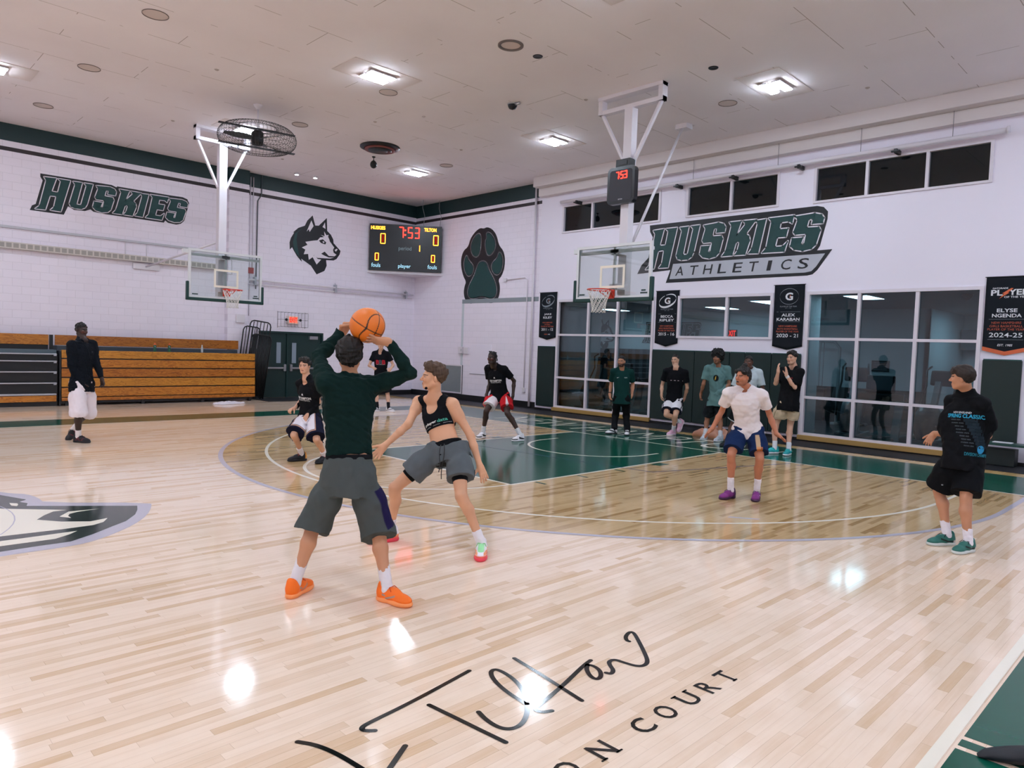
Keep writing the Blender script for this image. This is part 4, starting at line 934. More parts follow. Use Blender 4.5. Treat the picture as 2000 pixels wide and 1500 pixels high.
# ------------------------------------------------------------------ small things on the left wall
ex_ = empty('exit_sign', (11.20, YW-.10, 2.54), 0, 'lit red exit sign in a wire cage above the green double doors', 'exit sign')
b = MB(); b.bbox(-.19, .19, -.04, .10, -.13, .13, .01); b.build('sign_body', mat('pale_sign', 'e8dcd8', .4), ex_)
b = MB(); b.box(-.15, .15, -.047, -.041, -.105, .105); b.build('sign_face', emat('exit_face', 'ff9a86', .8), ex_)
b = MB(); put_text(b, 'EXIT', 0, 0, .26, .15, lambda u, v, d: (u, -.0485-d, v), 0, .025); b.build('sign_letters', emat('exit_red', 'ff2418', 2.2), ex_)
b = MB()
for s in (-1, 1): b.lathe([(.001, 0), (.03, .002), (.045, .05), (.04, .055)], 14, Matrix.Translation((s*.25, 0, .0)) @ Matrix.Rotation(math.pi/2, 4, 'X')); b.tube([(s*.18, .02, 0), (s*.25, .0, .0)], .012, 6)
b.build('emergency_lamp', M_BLACK, ex_)
b = MB(); xs = [-.48+.96*i/8 for i in range(9)]
for x in xs: b.tube([(x, .095, .23), (x, -.13, .23), (x, -.13, -.23), (x, .095, -.23)], .004, 5)
for z in (-.23, 0, .23): b.tube([(-.48, .095, z), (-.48, -.13, z), (.48, -.13, z), (.48, .095, z)], .004, 5)
for s in (-1, 1): b.tube([(s*.48, .09, -.27), (s*.48, .09, .27)], .005, 5)
b.build('wire_cage', M_WIRE, ex_)
ht = empty('fin_heater', (0, YW, 3.92), 0, 'long beige fin heater strip mounted high along the left wall', 'heater')
b = MB(); b.bbox(-14, 8.95, -.16, -.0, .0, .17, .01); b.build('heater_case', mat('heater_beige', 'c9c3bd', .5), ht)
b = MB()
x = -3.0
while x < 8.8: b.box(x, x+.11, -.165, -.158, .03, .14); x += .15
b.build('heater_grille', mat('heater_slots', '9d9a94', .6), ht)
b = MB()
for x in (6.2, 6.75): b.tube([(x, -.02, .17), (x, -.02, .52)], .012, 6)
b.build('heater_pipe', M_STEELW, ht)
sp = empty('sprinkler_pipe', (12.5, YW-.12, 3.72), 0, 'white pipe running along the left wall below the dog emblem', 'pipe')
b = MB(); b.tube([(-3.5, 0, 0), (3.5, 0, 0)], .03, 10); b.tube([(-3.5, .06, -.13), (3.5, .06, -.13)], .018, 8); b.build('pipe_run', M_STEELW, sp)
b = MB()
for x in (-2.6, .25, 3.2): b.bbox(x-.03, x+.03, -.03, .12, -.16, .10, .008); b.tube([(x, 0, .03), (x-.05, -.02, .14)], .012, 6)
b.build('pipe_bracket', M_ALU, sp)
cd = empty('wall_conduit', (10.1, YW, 3.5), 0, 'thin dark conduit dropping down the left wall beside the hoop', 'conduit')
b = MB(); b.tube([(0, -.03, 3.52), (0, -.03, 2.9), (-.12, -.03, 2.7), (-.14, -.03, -.05)], .018, 8); b.build('conduit_pipe', mat('conduit_grey', '4b5358', .4), cd)
cd2 = empty('wall_conduit', (9.75, YW, 3.5), 0, 'pair of thin white conduits beside the pilaster behind the hoop', 'conduit')
b = MB()
for x in (0, .09): b.tube([(x, -.02, 3.4), (x, -.02, .6 if x else -.9)], .014, 6)
b.build('conduit_pipe', M_STEELW, cd2)
b = MB(); b.bbox(-.09, .12, -.07, 0, .42, .60, .01); b.build('alarm_box', mat('red_alarm', '9a2a26', .4), cd2)
b = MB(); b.bbox(9.25, 9.52, YW-.28, YW-.221, 2.36, 2.62, .008)
tag(b.build('junction_box', M_STEELW), 'small white electrical box on the pilaster above the bleacher end', 'electrical box')

# ------------------------------------------------------------------ small things on the wall right of the corner
vg = empty('wall_vent', (XP, 19.45, .22), 0, 'square grey return air grille low on the white wall behind the players', 'vent')
b = MB(); b.box(-.03, 0, -.58, .58, 0, 1.0); b.build('vent_back', mat('vent_dark', '3a4446', .6), vg)
b = MB()
for k in range(33): z = .04+.92*k/32; b.box(-.038, -.03, -.54, .54, z-.007, z+.007)
for k in range(37): y = -.54+1.08*k/36; b.box(-.037, -.03, y-.007, y+.007, .04, .96)
b.build('vent_grid', mat('vent_grey', '8d9699', .5), vg)
b = MB()
for a in ((-.58, -.54, 0, 1), (.54, .58, 0, 1), (-.54, .54, 0, .04), (-.54, .54, .96, 1)): b.box(-.045, 0, *a)
b.build('vent_frame', M_TRIMW, vg)
eb = empty('electrical_box', (XP, 18.8, 1.62), 0, 'white double switch box on the wall above the return air grille', 'electrical box')
b = MB(); b.bbox(-.08, 0, -.24, -.02, 0, .22, .008); b.bbox(-.10, 0, .03, .25, .01, .24, .008); b.build('box_body', M_STEELW, eb)
b = MB(); b.box(-.105, -.10, .06, .1, .08, .16); b.build('box_switch', M_ALU, eb)
hp = empty('access_panel', (XP, 17.95, .95), 0, 'flat painted access panel on the white wall left of the red shorts player', 'access panel')
b = MB(); b.bbox(-.012, 0, -.52, .52, 0, 1.0, .003); b.build('panel_door', M_WALL, hp); b = MB(); b.box(-.02, 0, -.54, .54, -.02, 0); b.build('panel_edge', mat('panel_edge_grey', '9a98a0', .5), hp)  # thin grey strip along the panel's lower edge
cp = empty('wall_conduit', (XP, 16.2, .4), 0, 'white conduit bent over the wall and down to a low socket beside the paw emblem', 'conduit')
b = MB(); b.tube([(-.03, .62, 3.68), (-.03, -.28, 3.72), (-.03, -.36, 3.66), (-.03, -.37, 3.55), (-.03, -.37, .2)], .016, 8); b.build('conduit_pipe', M_STEELW, cp)
b = MB(); b.bbox(-.07, 0, .58, .7, 3.62, 3.74, .008); b.bbox(-.06, 0, -.42, -.32, .08, .22, .008); b.build('socket_box', M_STEELW, cp)
b = MB(); b.tube([(XP-.06, 15.55, .05), (XP-.06, 15.55, CZ)], .035, 10)
tag(b.build('corner_pipe', M_STEELW), 'white vertical pipe beside the step where the window wall starts', 'pipe')

# long shade tube over the high windows
st = empty('shade_roller', (15.80, 8.7, 6.22), 0, 'long white shade roller above the high windows, hung on thin rods', 'shade roller')
b = MB(); b.tube([(0, -5.5, 0), (0, 5.55, 0)], .05, 12); b.lathe([(.07, -.02), (.07, .02)], 16, Matrix.Translation((0, -5.5, 0)) @ Matrix.Rotation(math.pi/2, 4, 'X')); b.build('roller_tube', M_STEELW, st)
b = MB()
for y in (-4.6, -2.9, -1.1, 1.1, 3.4): b.tube([(-.03, y, .02), (-.03, y, .80)], .006, 6)
b.build('hanger_rod', mat('rod_grey', '777a80', .4), st)
b = MB()
for y in (-3.6, -1.6, .0, 1.55, 4.9): b.bbox(-.08, .19, y-.03, y+.03, -.12, -.03, .008); b.bbox(-.10, -.05, y-.08, y+.08, -.10, -.07, .006)
b.build('roller_bracket', M_DARK, st)
# green bench end at the right
be = empty('wall_bench', (15.55, 2.2, 0), 0, 'dark green bench along the wall at the right edge', 'bench')
M_BENCH = mat('bench_green', '12403a', .4)
b = MB(); b.bbox(-.16, .2, -3.0, .95, .40, .445, .008); b.build('bench_seat', M_BENCH, be)
for y in (.28, -1.6):
    b = MB(); b.beam((.0, y, .40), (.0, y-.42, .02), .05, .04); b.beam((.0, y-.84, .40), (.0, y-.42, .02), .05, .04); b.bbox(-.15, .18, y-.45, y-.39, .0065, .03, .005); b.build('bench_leg', M_BENCH, be)
b = MB(); b.bbox(15.45, 15.62, 2.75, 3.05, .446, .462, .006); tag(b.build('white_folder', M_BW), 'thin white folder lying on the green bench', 'folder')
b = MB(); b.bbox(15.62, 15.93, 2.72, 3.42, .012, .32, .01); tag(b.build('storage_box', mat('dark_box', '0b1d1c', .5), None), 'low dark green box under the bench at the right', 'box')

# ------------------------------------------------------------------ ceiling fittings
rv = empty('ceiling_diffuser', (10.68, 16.1, CZ), 0, 'round black ring air diffuser on the ceiling near the scoreboard corner', 'air diffuser')
M_RUST = mat('rusty_ring', '7a3a34', .5)
for i, (r0, r1, z0, z1, m) in enumerate(((.42, .52, -.03, -.06, M_BLACK), (.30, .40, -.06, -.09, M_RUST), (.2, .31, -.06, -.11, M_BLACK), (.001, .2, -.05, -.12, mat('diffuser_grey', '34383c', .5)))):
    b = MB(); b.lathe([(r0, z0), (r1, z0), (r1, -.001) if i == 0 else (r1, z1), (r0, z1)], 40, None, False); b.build('diffuser_ring', m, rv)
b = MB(); b.lathe([(.001, -.0008), (.5, -.001), (.5, -.02), (.001, -.03)], 40); b.build('diffuser_plate', M_BLACK, rv)
bc = empty('hanging_microphone', (11.12, 17.06, CZ), 0, 'small black ball hanging from the ceiling under the round diffuser', 'hanging ball')
b = MB(); b.lathe([(.004, -.0005), (.05, -.001), (.05, -.02), (.012, -.04), (.012, -.10), (.05, -.12), (.085, -.17), (.095, -.22), (.085, -.27), (.05, -.31), (.004, -.325)], 20); b.build('ball_body', M_BLACK, bc)
dc = empty('ceiling_camera', (10.61, 11.05, CZ), 0, 'small black camera on the middle of the ceiling', 'camera')
b = MB(); b.lathe([(.09, -.0005), (.10, -.03), (.095, -.06), (.07, -.10), (.01, -.125)], 20); b.build('camera_dome', M_BLACK, dc)
b = MB(); b.lathe([(.11, -.0008), (.115, -.02)], 20); b.tube([(-.02, -.1, -.03), (0, -.22, -.03)], .03, 8); b.build('camera_base', M_ALU, dc)
M_DISC = mat('ceiling_disc', 'd3c6c2', .7); M_DISCS = mat('ceiling_disc_edge', '6f6460', .7)
for x, y, r_, dk, lb in ((3.98, 12.52, .21, 0, 'round painted ceiling hatch at the top left'), (3.88, 15.97, .21, 0, 'round painted ceiling hatch above the left team lettering'), (3.80, 19.44, .21, 0, 'round painted ceiling hatch nearest the left wall'),
                 (8.54, 8.99, .22, 1, 'round open ceiling hatch with a dark rim in the middle'), (8.48, 12.53, .2, 0, 'round painted ceiling hatch just below the middle strip light'), (8.35, 16.01, .2, 0, 'round painted ceiling hatch right of the caged fan'),
                 (12.98, 16.17, .2, 0, 'round painted ceiling hatch by the far strip light'), (13.4, 7.6, .2, 0, 'faint round ceiling hatch right of the twin light near the windows')):
    h_ = empty('ceiling_hatch', (x, y, CZ), 0, lb, 'ceiling hatch', 'round ceiling hatches')
    b = MB(); b.lathe([(r_-.02, -.0006), (r_-.02, -.012), (r_-.012, -.012), (r_-.012, -.0006)] if not dk else [(r_-.05, -.0006), (r_-.05, -.02), (r_, -.02), (r_, -.0006)], 36, None, False); b.build('hatch_rim', M_DISCS, h_)
    b = MB(); b.lathe([(.001, -.0010), (r_-.02, -.0012)], 36, None, False); b.build('hatch_cover', M_DISC, h_)
for i, (x, y) in enumerate(((9.18, 8.96), (11.6, 6.9))):
    b = MB(); b.lathe([(.001, -.004), (.06, -.004), (.085, -.012), (.09, -.001)], 20, Matrix.Translation((x, y, CZ)), False)
    tag(b.build('ceiling_hole', M_BLACK), ('small black round ceiling fitting right of the open hatch', 'small black round ceiling fitting above the twin light near the windows')[i], 'ceiling fitting', 'small black ceiling fittings')
rnd = random.Random(4)
for i, (x, y) in enumerate(((5.4, 9.4), (5.6, 14.1), (9.4, 14.4), (11.4, 9.7), (9.9, 13.2), (12.2, 14.6), (6.2, 18.2), (9.6, 19.4), (14.2, 8.9), (14.3, 5.2))):
    b = MB(); b.lathe([(.004, -.02), (.025, -.018), (.04, -.004), (.045, -.0005)], 16, Matrix.Translation((x, y, CZ)), False)
    tag(b.build('ceiling_sprinkler', mat('sprinkler_cap', 'b9aeaa', .5)), 'small flush pale sprinkler cap on the ceiling', 'sprinkler', 'sprinkler caps on the ceiling')
# ------------------------------------------------------------------ exercise room behind the windows
M_RW = mat('room_wall_paint', 'c3cdd3', .6); M_RC = mat('room_ceiling_tile', '8b9499', .8); M_RF = mat('room_rubber_floor', '22262b', .6); M_RD = mat('room_dark_wall', '2b3338', .6)
def S(b, n, m): return tag(b.build(n, m), kind='structure')
RX = 21.9
b = MB(); b.box(16.14, 26, 2.0, 19.0, -.12, -.001); S(b, 'floor_room', M_RF)
b = MB(); b.box(16.14, 26, 2.0, 19.0, 3.36, 3.5); S(b, 'ceiling_room', M_RC)
b = MB(); b.box(RX, RX+.1, 5.95, 9.3, 0, 3.36); b.box(RX, 25.5, 5.95, 6.05, 0, 3.36); S(b, 'wall_room_middle', M_RW)
b = MB(); b.box(25.4, 25.5, 2, 6, 0, 3.36); S(b, 'wall_room_end', M_RW)
b = MB(); b.box(RX, RX+.1, 9.3, 19.0, 0, 3.36); S(b, 'wall_room_back', M_RW)
b = MB(); b.box(16.14, 26, 18.9, 19.0, 0, 3.36); S(b, 'wall_room_left', M_RW)
b = MB(); b.box(16.14, 26, 2.0, 2.1, 0, 3.36); S(b, 'wall_room_right', M_RW)
b = MB(); b.box(16.14, 18.2, 14.45, 14.6, 0, 3.36); b.box(16.14, 16.9, 6.9, 7.0, 0, 3.36); S(b, 'wall_room_partition', M_RW)
b = MB(); b.box(RX-.02, RX, 5.95, 18.9, 0, 1.05); b.box(RX-.03, RX, 10.2, 18.9, 0, 2.0); S(b, 'trim_3', M_RD)
b = MB(); b.box(25.36, 25.4, 3.4, 5.4, 0, 2.2); S(b, 'door_2', mat('room_door_light', '9fb8c4', .4))
b = MB(); b.box(24.9, 25.4, 3.0, 5.9, 2.3, 2.9); S(b, 'beam_room', mat('room_soffit', '5b676d', .6))
b = MB()
for k in range(26): y = 10.4+k*.33; b.box(RX-.06, RX-.03, y, y+.15, .1, 2.0)
S(b, 'trim_4', mat('room_slats', '4a555b', .6))
M_TRO = emat('troffer_panel', 'e8f4ff', 26.0)
for i, (x, y) in enumerate(((17.6, 6.2), (22.9, 4.6), (20.2, 11.3), (18.4, 8.9), (20.2, 15.5))):
    r = empty('ceiling_troffer', (x, y, 3.36), 0, ('recessed ceiling panel light behind the upper left pane of the large right window', 'recessed ceiling panel light deep in the exercise room at the right', 'recessed ceiling panel light seen through the small middle window', 'recessed ceiling panel light seen near the left of the small middle window', 'recessed ceiling panel light at the left of the exercise room')[i], 'ceiling light', 'exercise room ceiling panels')
    b = MB(); b.box(-.62, .62, -.31, .31, -.02, -.001); b.build('troffer_frame', M_STEELW, r)
    b = MB(); b.box(-.56, .56, -.26, .26, -.024, -.02); b.build('troffer_lens', M_TRO, r)
# emblems on the room's back wall
k_ = .62
def on_room(u, v, d): return (RX-.002-d, 17.9-(u-11.0)*k_, 2.72+(v-5.4)*k_)
husky('wall_emblem', 'dog head emblem on the exercise room wall, seen through the left window', on_room)
def on_room2(u, v, d): return (RX-.002-d, 15.3-(u-4.2)*.62, 2.62+(v-5.45)*.8)
wordmark('wall_lettering', WORD, BG, on_room2, .022, 'team lettering on the exercise room wall, seen through the left window')
xs_ = empty('exit_sign', (RX-.03, 11.85, 2.62), 0, 'red exit sign on the exercise room wall in the small middle window', 'exit sign')
b = MB(); b.bbox(-.02, .02, -.2, .2, -.12, .12, .006); b.build('sign_body', mat('dark_sign', '2c1512', .4), xs_)
b = MB(); put_text(b, 'EXIT', 0, 0, .33, .19, lambda u, v, d: (-.0225-d, -u, v), 0, .03); b.build('sign_letters', emat('exit_red2', 'ff2418', 5.0), xs_)
ns = empty('wall_notice', (RX-.01, 7.15, 1.72), 0, 'small dark notice plate on the exercise room wall', 'notice')
b = MB(); b.box(-.015, 0, -.24, .24, -.16, .16); b.build('notice_plate', mat('notice_dark', '1d2a2e', .4), ns)
b = MB()
for k in range(5): b.box(-.018, -.015, -.18, .18, .10-.05*k-.008, .10-.05*k+.008)
b.build('notice_lines', M_BG2, ns)
pr_ = empty('ceiling_camera', (17.6, 3.9, 3.36), 0, 'pair of dome cameras on the exercise room ceiling at the upper right pane', 'camera')
b = MB()
for y in (-.18, .2): b.lathe([(.11, -.001), (.11, -.04), (.09, -.08), (.05, -.12), (.005, -.14)], 16, Matrix.Translation((0, y, 0)))
b.build('camera_dome', mat('dome_grey', '4e565a', .3), pr_)
# exercise machines
M_SIL = mat('machine_silver', '8f999e', .35, metal=.3); M_MB = mat('machine_black', '14171b', .4); M_SCR = mat('machine_screen', '2b343a', .15)
def elliptical():
    r = empty('elliptical_trainer'); tag(r, None, 'exercise machine', 'exercise machines behind the glass')
    b = MB(); b.lathe([(.02, -.12), (.42, -.11), (.46, -.05), (.46, .05), (.42, .11), (.02, .12)], 28, Matrix.Translation((.35, 0, .52)) @ Matrix.Rotation(math.pi/2, 4, 'X')); b.bbox(.0, .9, -.2, .2, .02, .2, .04); b.build('machine_body', mat('machine_shell', '59636a', .4), r)
    b = MB(); b.beam((.25, 0, .5), (-.05, 0, 1.45), .12, .09); b.beam((-.9, -.22, .1), (.3, -.22, .1), .07, .06); b.beam((-.9, .22, .1), (.3, .22, .1), .07, .06); b.bbox(-1.0, -.9, -.35, .35, .0, .1, .02); b.build('machine_frame', M_SIL, r)
    b = MB(); b.bbox(-.14, .02, -.26, .26, 1.38, 1.72, .04, Matrix.Rotation(-.15, 4, 'Y')); b.build('console', M_MB, r)
    b = MB(); b.bbox(-.365, -.352, -.19, .19, 1.45, 1.66, .004, Matrix.Rotation(-.0, 4, 'Y')); b.build('console_screen', M_SCR, r)
    for s in (-1, 1):
        b = MB(); b.tube([(.3, s*.3, .55), (.05, s*.32, 1.0), (-.15, s*.3, 1.35), (-.1, s*.28, 1.7), (-.25, s*.25, 1.78)], .022, 8); b.build('handle_arm', M_MB, r)
        b = MB(); b.bbox(-.75, -.3, s*.16-.07, s*.16+.07, .28, .33, .02); b.beam((-.5, s*.16, .3), (.35, s*.16, .5), .05, .04); b.build('foot_pedal', M_MB, r)
    return r
def treadmill():
    r = empty('treadmill'); tag(r, None, 'exercise machine', 'exercise machines behind the glass')
    b = MB(); b.bbox(-1.0, .9, -.42, .42, .04, .2, .04); b.build('running_deck', mat('deck_grey', '3a4247', .5), r)
    b = MB(); b.box(-.98, .6, -.28, .28, .2, .205); b.build('running_belt', M_MB, r)
    for s in (-1, 1):
        b = MB(); b.beam((.75, s*.42, .1), (.45, s*.42, 1.15), .16, .07); b.build('upright', M_SIL, r)
        b = MB(); b.tube([(.45, s*.42, 1.1), (.0, s*.42, .98), (-.25, s*.42, .95)], .035, 8); b.build('handrail', M_MB, r)
    b = MB(); b.bbox(.35, .6, -.5, .5, 1.0, 1.16, .04); b.bbox(.42, .52, -.30, .30, 1.15, 1.55, .04); b.build('console', M_MB, r)
    b = MB(); b.bbox(.40, .415, -.23, .23, 1.2, 1.48, .005); b.bbox(.53, .545, -.26, .26, 1.22, 1.54, .005); b.build('console_screen', mat('console_grey', '6b757b', .3), r)
    return r
def put(o, x, y, rz, label): o.location = (x, y, 0); o.rotation_euler.z = rz; o['label'] = label
e0 = elliptical(); t0 = treadmill()
put(e0, 17.3, 13.75, math.pi, 'grey elliptical trainer behind the leftmost pane of the left window')
put(copy_tree(e0), 17.6, 4.55, math.pi*.95, 'silver elliptical trainer beside the head of the player at the right')
put(copy_tree(e0), 17.7, 6.35, math.pi*1.05, 'black elliptical trainer at the left pane of the large right window')
put(t0, 17.5, 12.6, math.pi, 'treadmill behind the coach in the left window')
put(copy_tree(t0), 17.4, 5.5, math.pi, 'treadmill in the middle of the large right window')
put(copy_tree(t0), 17.7, 11.45, math.pi, 'treadmill at the right end of the left window')
for x, y, lb in ((20.6, 12.6, 'tall cable weight machine in the middle of the left window'), (21.2, 8.6, 'dark cable weight machine behind the left pane of the large right window')):
    r = empty('cable_machine', (x, y, 0), 0, lb, 'exercise machine', 'cable machines')
    b = MB()
    for s in (-1, 1): b.tube([(0, s*.55, .0), (0, s*.55, 2.2), (0, s*.4, 2.38), (0, 0, 2.4)], .045, 8)
    b.box(-.3, .3, -.62, -.5, 0, .06); b.box(-.3, .3, .5, .62, 0, .06); b.build('machine_frame', mat('machine_pale', '9aa6ab', .4), r)
    b = MB(); b.box(-.1, .1, -.2, .2, .06, 1.0); b.build('weight_stack', M_MB, r)
    b = MB()
    for s in (-.1, 0, .1): b.tube([(0, s, 1.0), (0, s, 2.38)], .008, 5)
    b.build('cable', M_MB, r)
# ------------------------------------------------------------------ figures: smooth implicit surfaces turned into one mesh
class Vol:
    def __init__(s, lo, hi, h):
        s.lo = np.array(lo, float); s.h = h
        s.n = np.maximum(4, np.ceil((np.array(hi)-s.lo)/h).astype(int)+1)
        s.ax = [s.lo[i]+h*np.arange(s.n[i]) for i in range(3)]
        s.d = np.full(s.n, 1.0, np.float32)
    def sl(s, lo, hi):
        a = np.clip(np.floor((np.array(lo)-s.lo)/s.h).astype(int), 0, s.n); b = np.clip(np.ceil((np.array(hi)-s.lo)/s.h).astype(int)+1, 0, s.n)
        return tuple(slice(x, y) for x, y in zip(a, b))
    def xyz(s, q): return np.ix_(s.ax[0][q[0]], s.ax[1][q[1]], s.ax[2][q[2]])
    def add(s, prim, k=.0):
        f, lo, hi = prim; pad = k+2.5*s.h
        q = s.sl(lo-pad, hi+pad)
        if any(x.stop <= x.start for x in q): return s
        v = f(*s.xyz(q)).astype(np.float32); s.d[q] = smin(s.d[q], v, k); return s
    def cut(s, prim, k=.0):
        f, lo, hi = prim; pad = k+2.5*s.h
        q = s.sl(lo-pad, hi+pad)
        if any(x.stop <= x.start for x in q): return s
        v = f(*s.xyz(q)).astype(np.float32); s.d[q] = -smin(-s.d[q], v, k); return s
    def keep(s, pt, nrm):
        """keep the half space on the side the normal points away from"""
        X, Y, Z = np.ix_(*s.ax); n = np.array(nrm)/np.linalg.norm(nrm)
        s.d = np.maximum(s.d, ((X-pt[0])*n[0]+(Y-pt[1])*n[1]+(Z-pt[2])*n[2]).astype(np.float32)); return s
    def noise(s, amp, freq, seed, stretch=None):
        m = np.abs(s.d) < amp*2+3*s.h; I = np.nonzero(m)
        P = np.stack([s.ax[i][I[i]] for i in range(3)], 1)
        s.d[m] += amp*fnoise(P, freq, seed, stretch).astype(np.float32); return s
    def mesh(s):
        d = s.d; ins = d < 0
        c = np.zeros(np.array(d.shape)-1, np.int8)
        for a in (0, 1):
            for b in (0, 1):
                for e in (0, 1): c += ins[a:d.shape[0]-1+a, b:d.shape[1]-1+b, e:d.shape[2]-1+e]
        I = np.nonzero((c > 0) & (c < 8)); N = len(I[0])
        idx = np.full(c.shape, -1, np.int32); idx[I] = np.arange(N)
        cor = [(a, b, e) for a in (0, 1) for b in (0, 1) for e in (0, 1)]
        val = np.stack([d[I[0]+a, I[1]+b, I[2]+e] for a, b, e in cor], 1)
        acc = np.zeros((N, 3)); cnt = np.zeros(N)
        for i in range(8):
            for j in range(i+1, 8):
                if sum(abs(x-y) for x, y in zip(cor[i], cor[j])) != 1: continue
                u, v = val[:, i], val[:, j]; m = (u < 0) != (v < 0)
                t = u[m]/(u[m]-v[m]); acc[m] += np.array(cor[i])+t[:, None]*(np.array(cor[j])-np.array(cor[i])); cnt[m] += 1
        V = (np.stack(I, 1)+acc/cnt[:, None])*s.h+s.lo
        F = []
        for ax in range(3):
            o = [0, 0, 0]; o[ax] = 1
            A = ins[:d.shape[0]-o[0], :d.shape[1]-o[1], :d.shape[2]-o[2]]; B = ins[o[0]:, o[1]:, o[2]:]
            E = np.nonzero(A != B); fl = A[E]
            u, w = (ax+1) % 3, (ax+2) % 3
            ok = (E[u] > 0) & (E[w] > 0) & (E[u] < c.shape[u]) & (E[w] < c.shape[w]) & (E[ax] < c.shape[ax])
            E = [e[ok] for e in E]; fl = fl[ok]; q = []
            for du, dw in ((0, 0), (-1, 0), (-1, -1), (0, -1)):
                p = list(E); p[u] = p[u]+du; p[w] = p[w]+dw; q.append(idx[tuple(p)])
            q = np.stack(q, 1); q[~fl] = q[~fl][:, ::-1]; F.append(q)
        return V, np.concatenate(F)
def smin(a, b, k):
    if k <= 0: return np.minimum(a, b)
    h = np.maximum(k-np.abs(a-b), 0)/k
    return np.minimum(a, b)-h*h*(k*.25)
_NZ = {}
def fnoise(P, freq, seed, stretch=None):
    r = np.random.RandomState(seed); o = np.zeros(len(P))
    for i in range(6):
        w = r.normal(size=3); w /= np.linalg.norm(w)
        if stretch is not None: w = w-np.array(stretch)*np.dot(w, stretch)*.85
        o += np.sin((P @ w)*freq*(.6+.8*r.rand())+r.rand()*6.28+1.3*np.sin((P @ r.normal(size=3))*freq*.35))
    return o/2.4
A_ = lambda *v: np.array(v, float)
def unit(v): v = np.array(v, float); return v/max(1e-9, np.linalg.norm(v))
def cap(a, b, ra, rb):
    a, b = np.array(a, float), np.array(b, float); u = b-a; L = max(1e-9, u @ u); r = max(ra, rb)
    def f(X, Y, Z):
        x, y, z = X-a[0], Y-a[1], Z-a[2]; t = np.clip((x*u[0]+y*u[1]+z*u[2])/L, 0, 1)
        return np.sqrt((x-t*u[0])**2+(y-t*u[1])**2+(z-t*u[2])**2)-(ra+(rb-ra)*t)
    return f, np.minimum(a, b)-r, np.maximum(a, b)+r
def ell(c, R, r):
    """ellipsoid: rows of R are its axes"""
    c = np.array(c, float); r = np.array(r, float); m = r.max()
    def f(X, Y, Z):
        x, y, z = X-c[0], Y-c[1], Z-c[2]; k0 = 0; k1 = 0
        for i in range(3):
            q = x*R[i][0]+y*R[i][1]+z*R[i][2]; k0 = k0+(q/r[i])**2; k1 = k1+(q/r[i]**2)**2
        k0 = np.sqrt(k0); return k0*(k0-1)/np.maximum(np.sqrt(k1), 1e-6)
    return f, c-m, c+m
def stack(H0, H1, r0, r1, f0, f1, prof, off=(0, 0)):
    """stacked ellipses between hip middle H0 and shoulder middle H1; prof = [(t, half width, half depth, forward shift)]"""
    ax = H1-H0; L = np.linalg.norm(ax); ax = ax/L; P = np.array(prof)
    def f(X, Y, Z):
        x, y, z = X-H0[0], Y-H0[1], Z-H0[2]; t = (x*ax[0]+y*ax[1]+z*ax[2])/L
        w = np.clip(t, 0, 1); cx = x-ax[0]*t*L; cy = y-ax[1]*t*L; cz = z-ax[2]*t*L
        D = lambda v: cx*v[0]+cy*v[1]+cz*v[2]
        lx = D(r0)*(1-w)+D(r1)*w; ly = D(f0)*(1-w)+D(f1)*w
        sh = t.shape; tf = t.ravel()
        W, Dp, S = (np.interp(tf, P[:, 0], P[:, i]).reshape(sh) for i in (1, 2, 3))
        q = np.sqrt((lx/W)**2+((ly-S)/Dp)**2); e = (q-1)*np.minimum(W, Dp)*(.85)
        return np.maximum(e, np.maximum(t-P[-1, 0], P[0, 0]-t)*L)
    m = max(P[:, 1].max(), P[:, 2].max())+.03
    a, b = H0+ax*L*P[0, 0], H0+ax*L*P[-1, 0]
    return f, np.minimum(a, b)-m, np.maximum(a, b)+m
def clip_prim(prim, pt, n):
    """part of a primitive on the near side of a plane (normal n points to what is removed)"""
    f, lo, hi = prim; n = unit(n)
    return (lambda X, Y, Z: np.maximum(f(X, Y, Z), (X-pt[0])*n[0]+(Y-pt[1])*n[1]+(Z-pt[2])*n[2])), lo, hi
def join(prims, k):
    def f(X, Y, Z):
        v = None
        for p in prims:
            u = p[0](X, Y, Z); v = u if v is None else smin(v, u, k)
        return v
    return f, np.min([p[1] for p in prims], 0), np.max([p[2] for p in prims], 0)

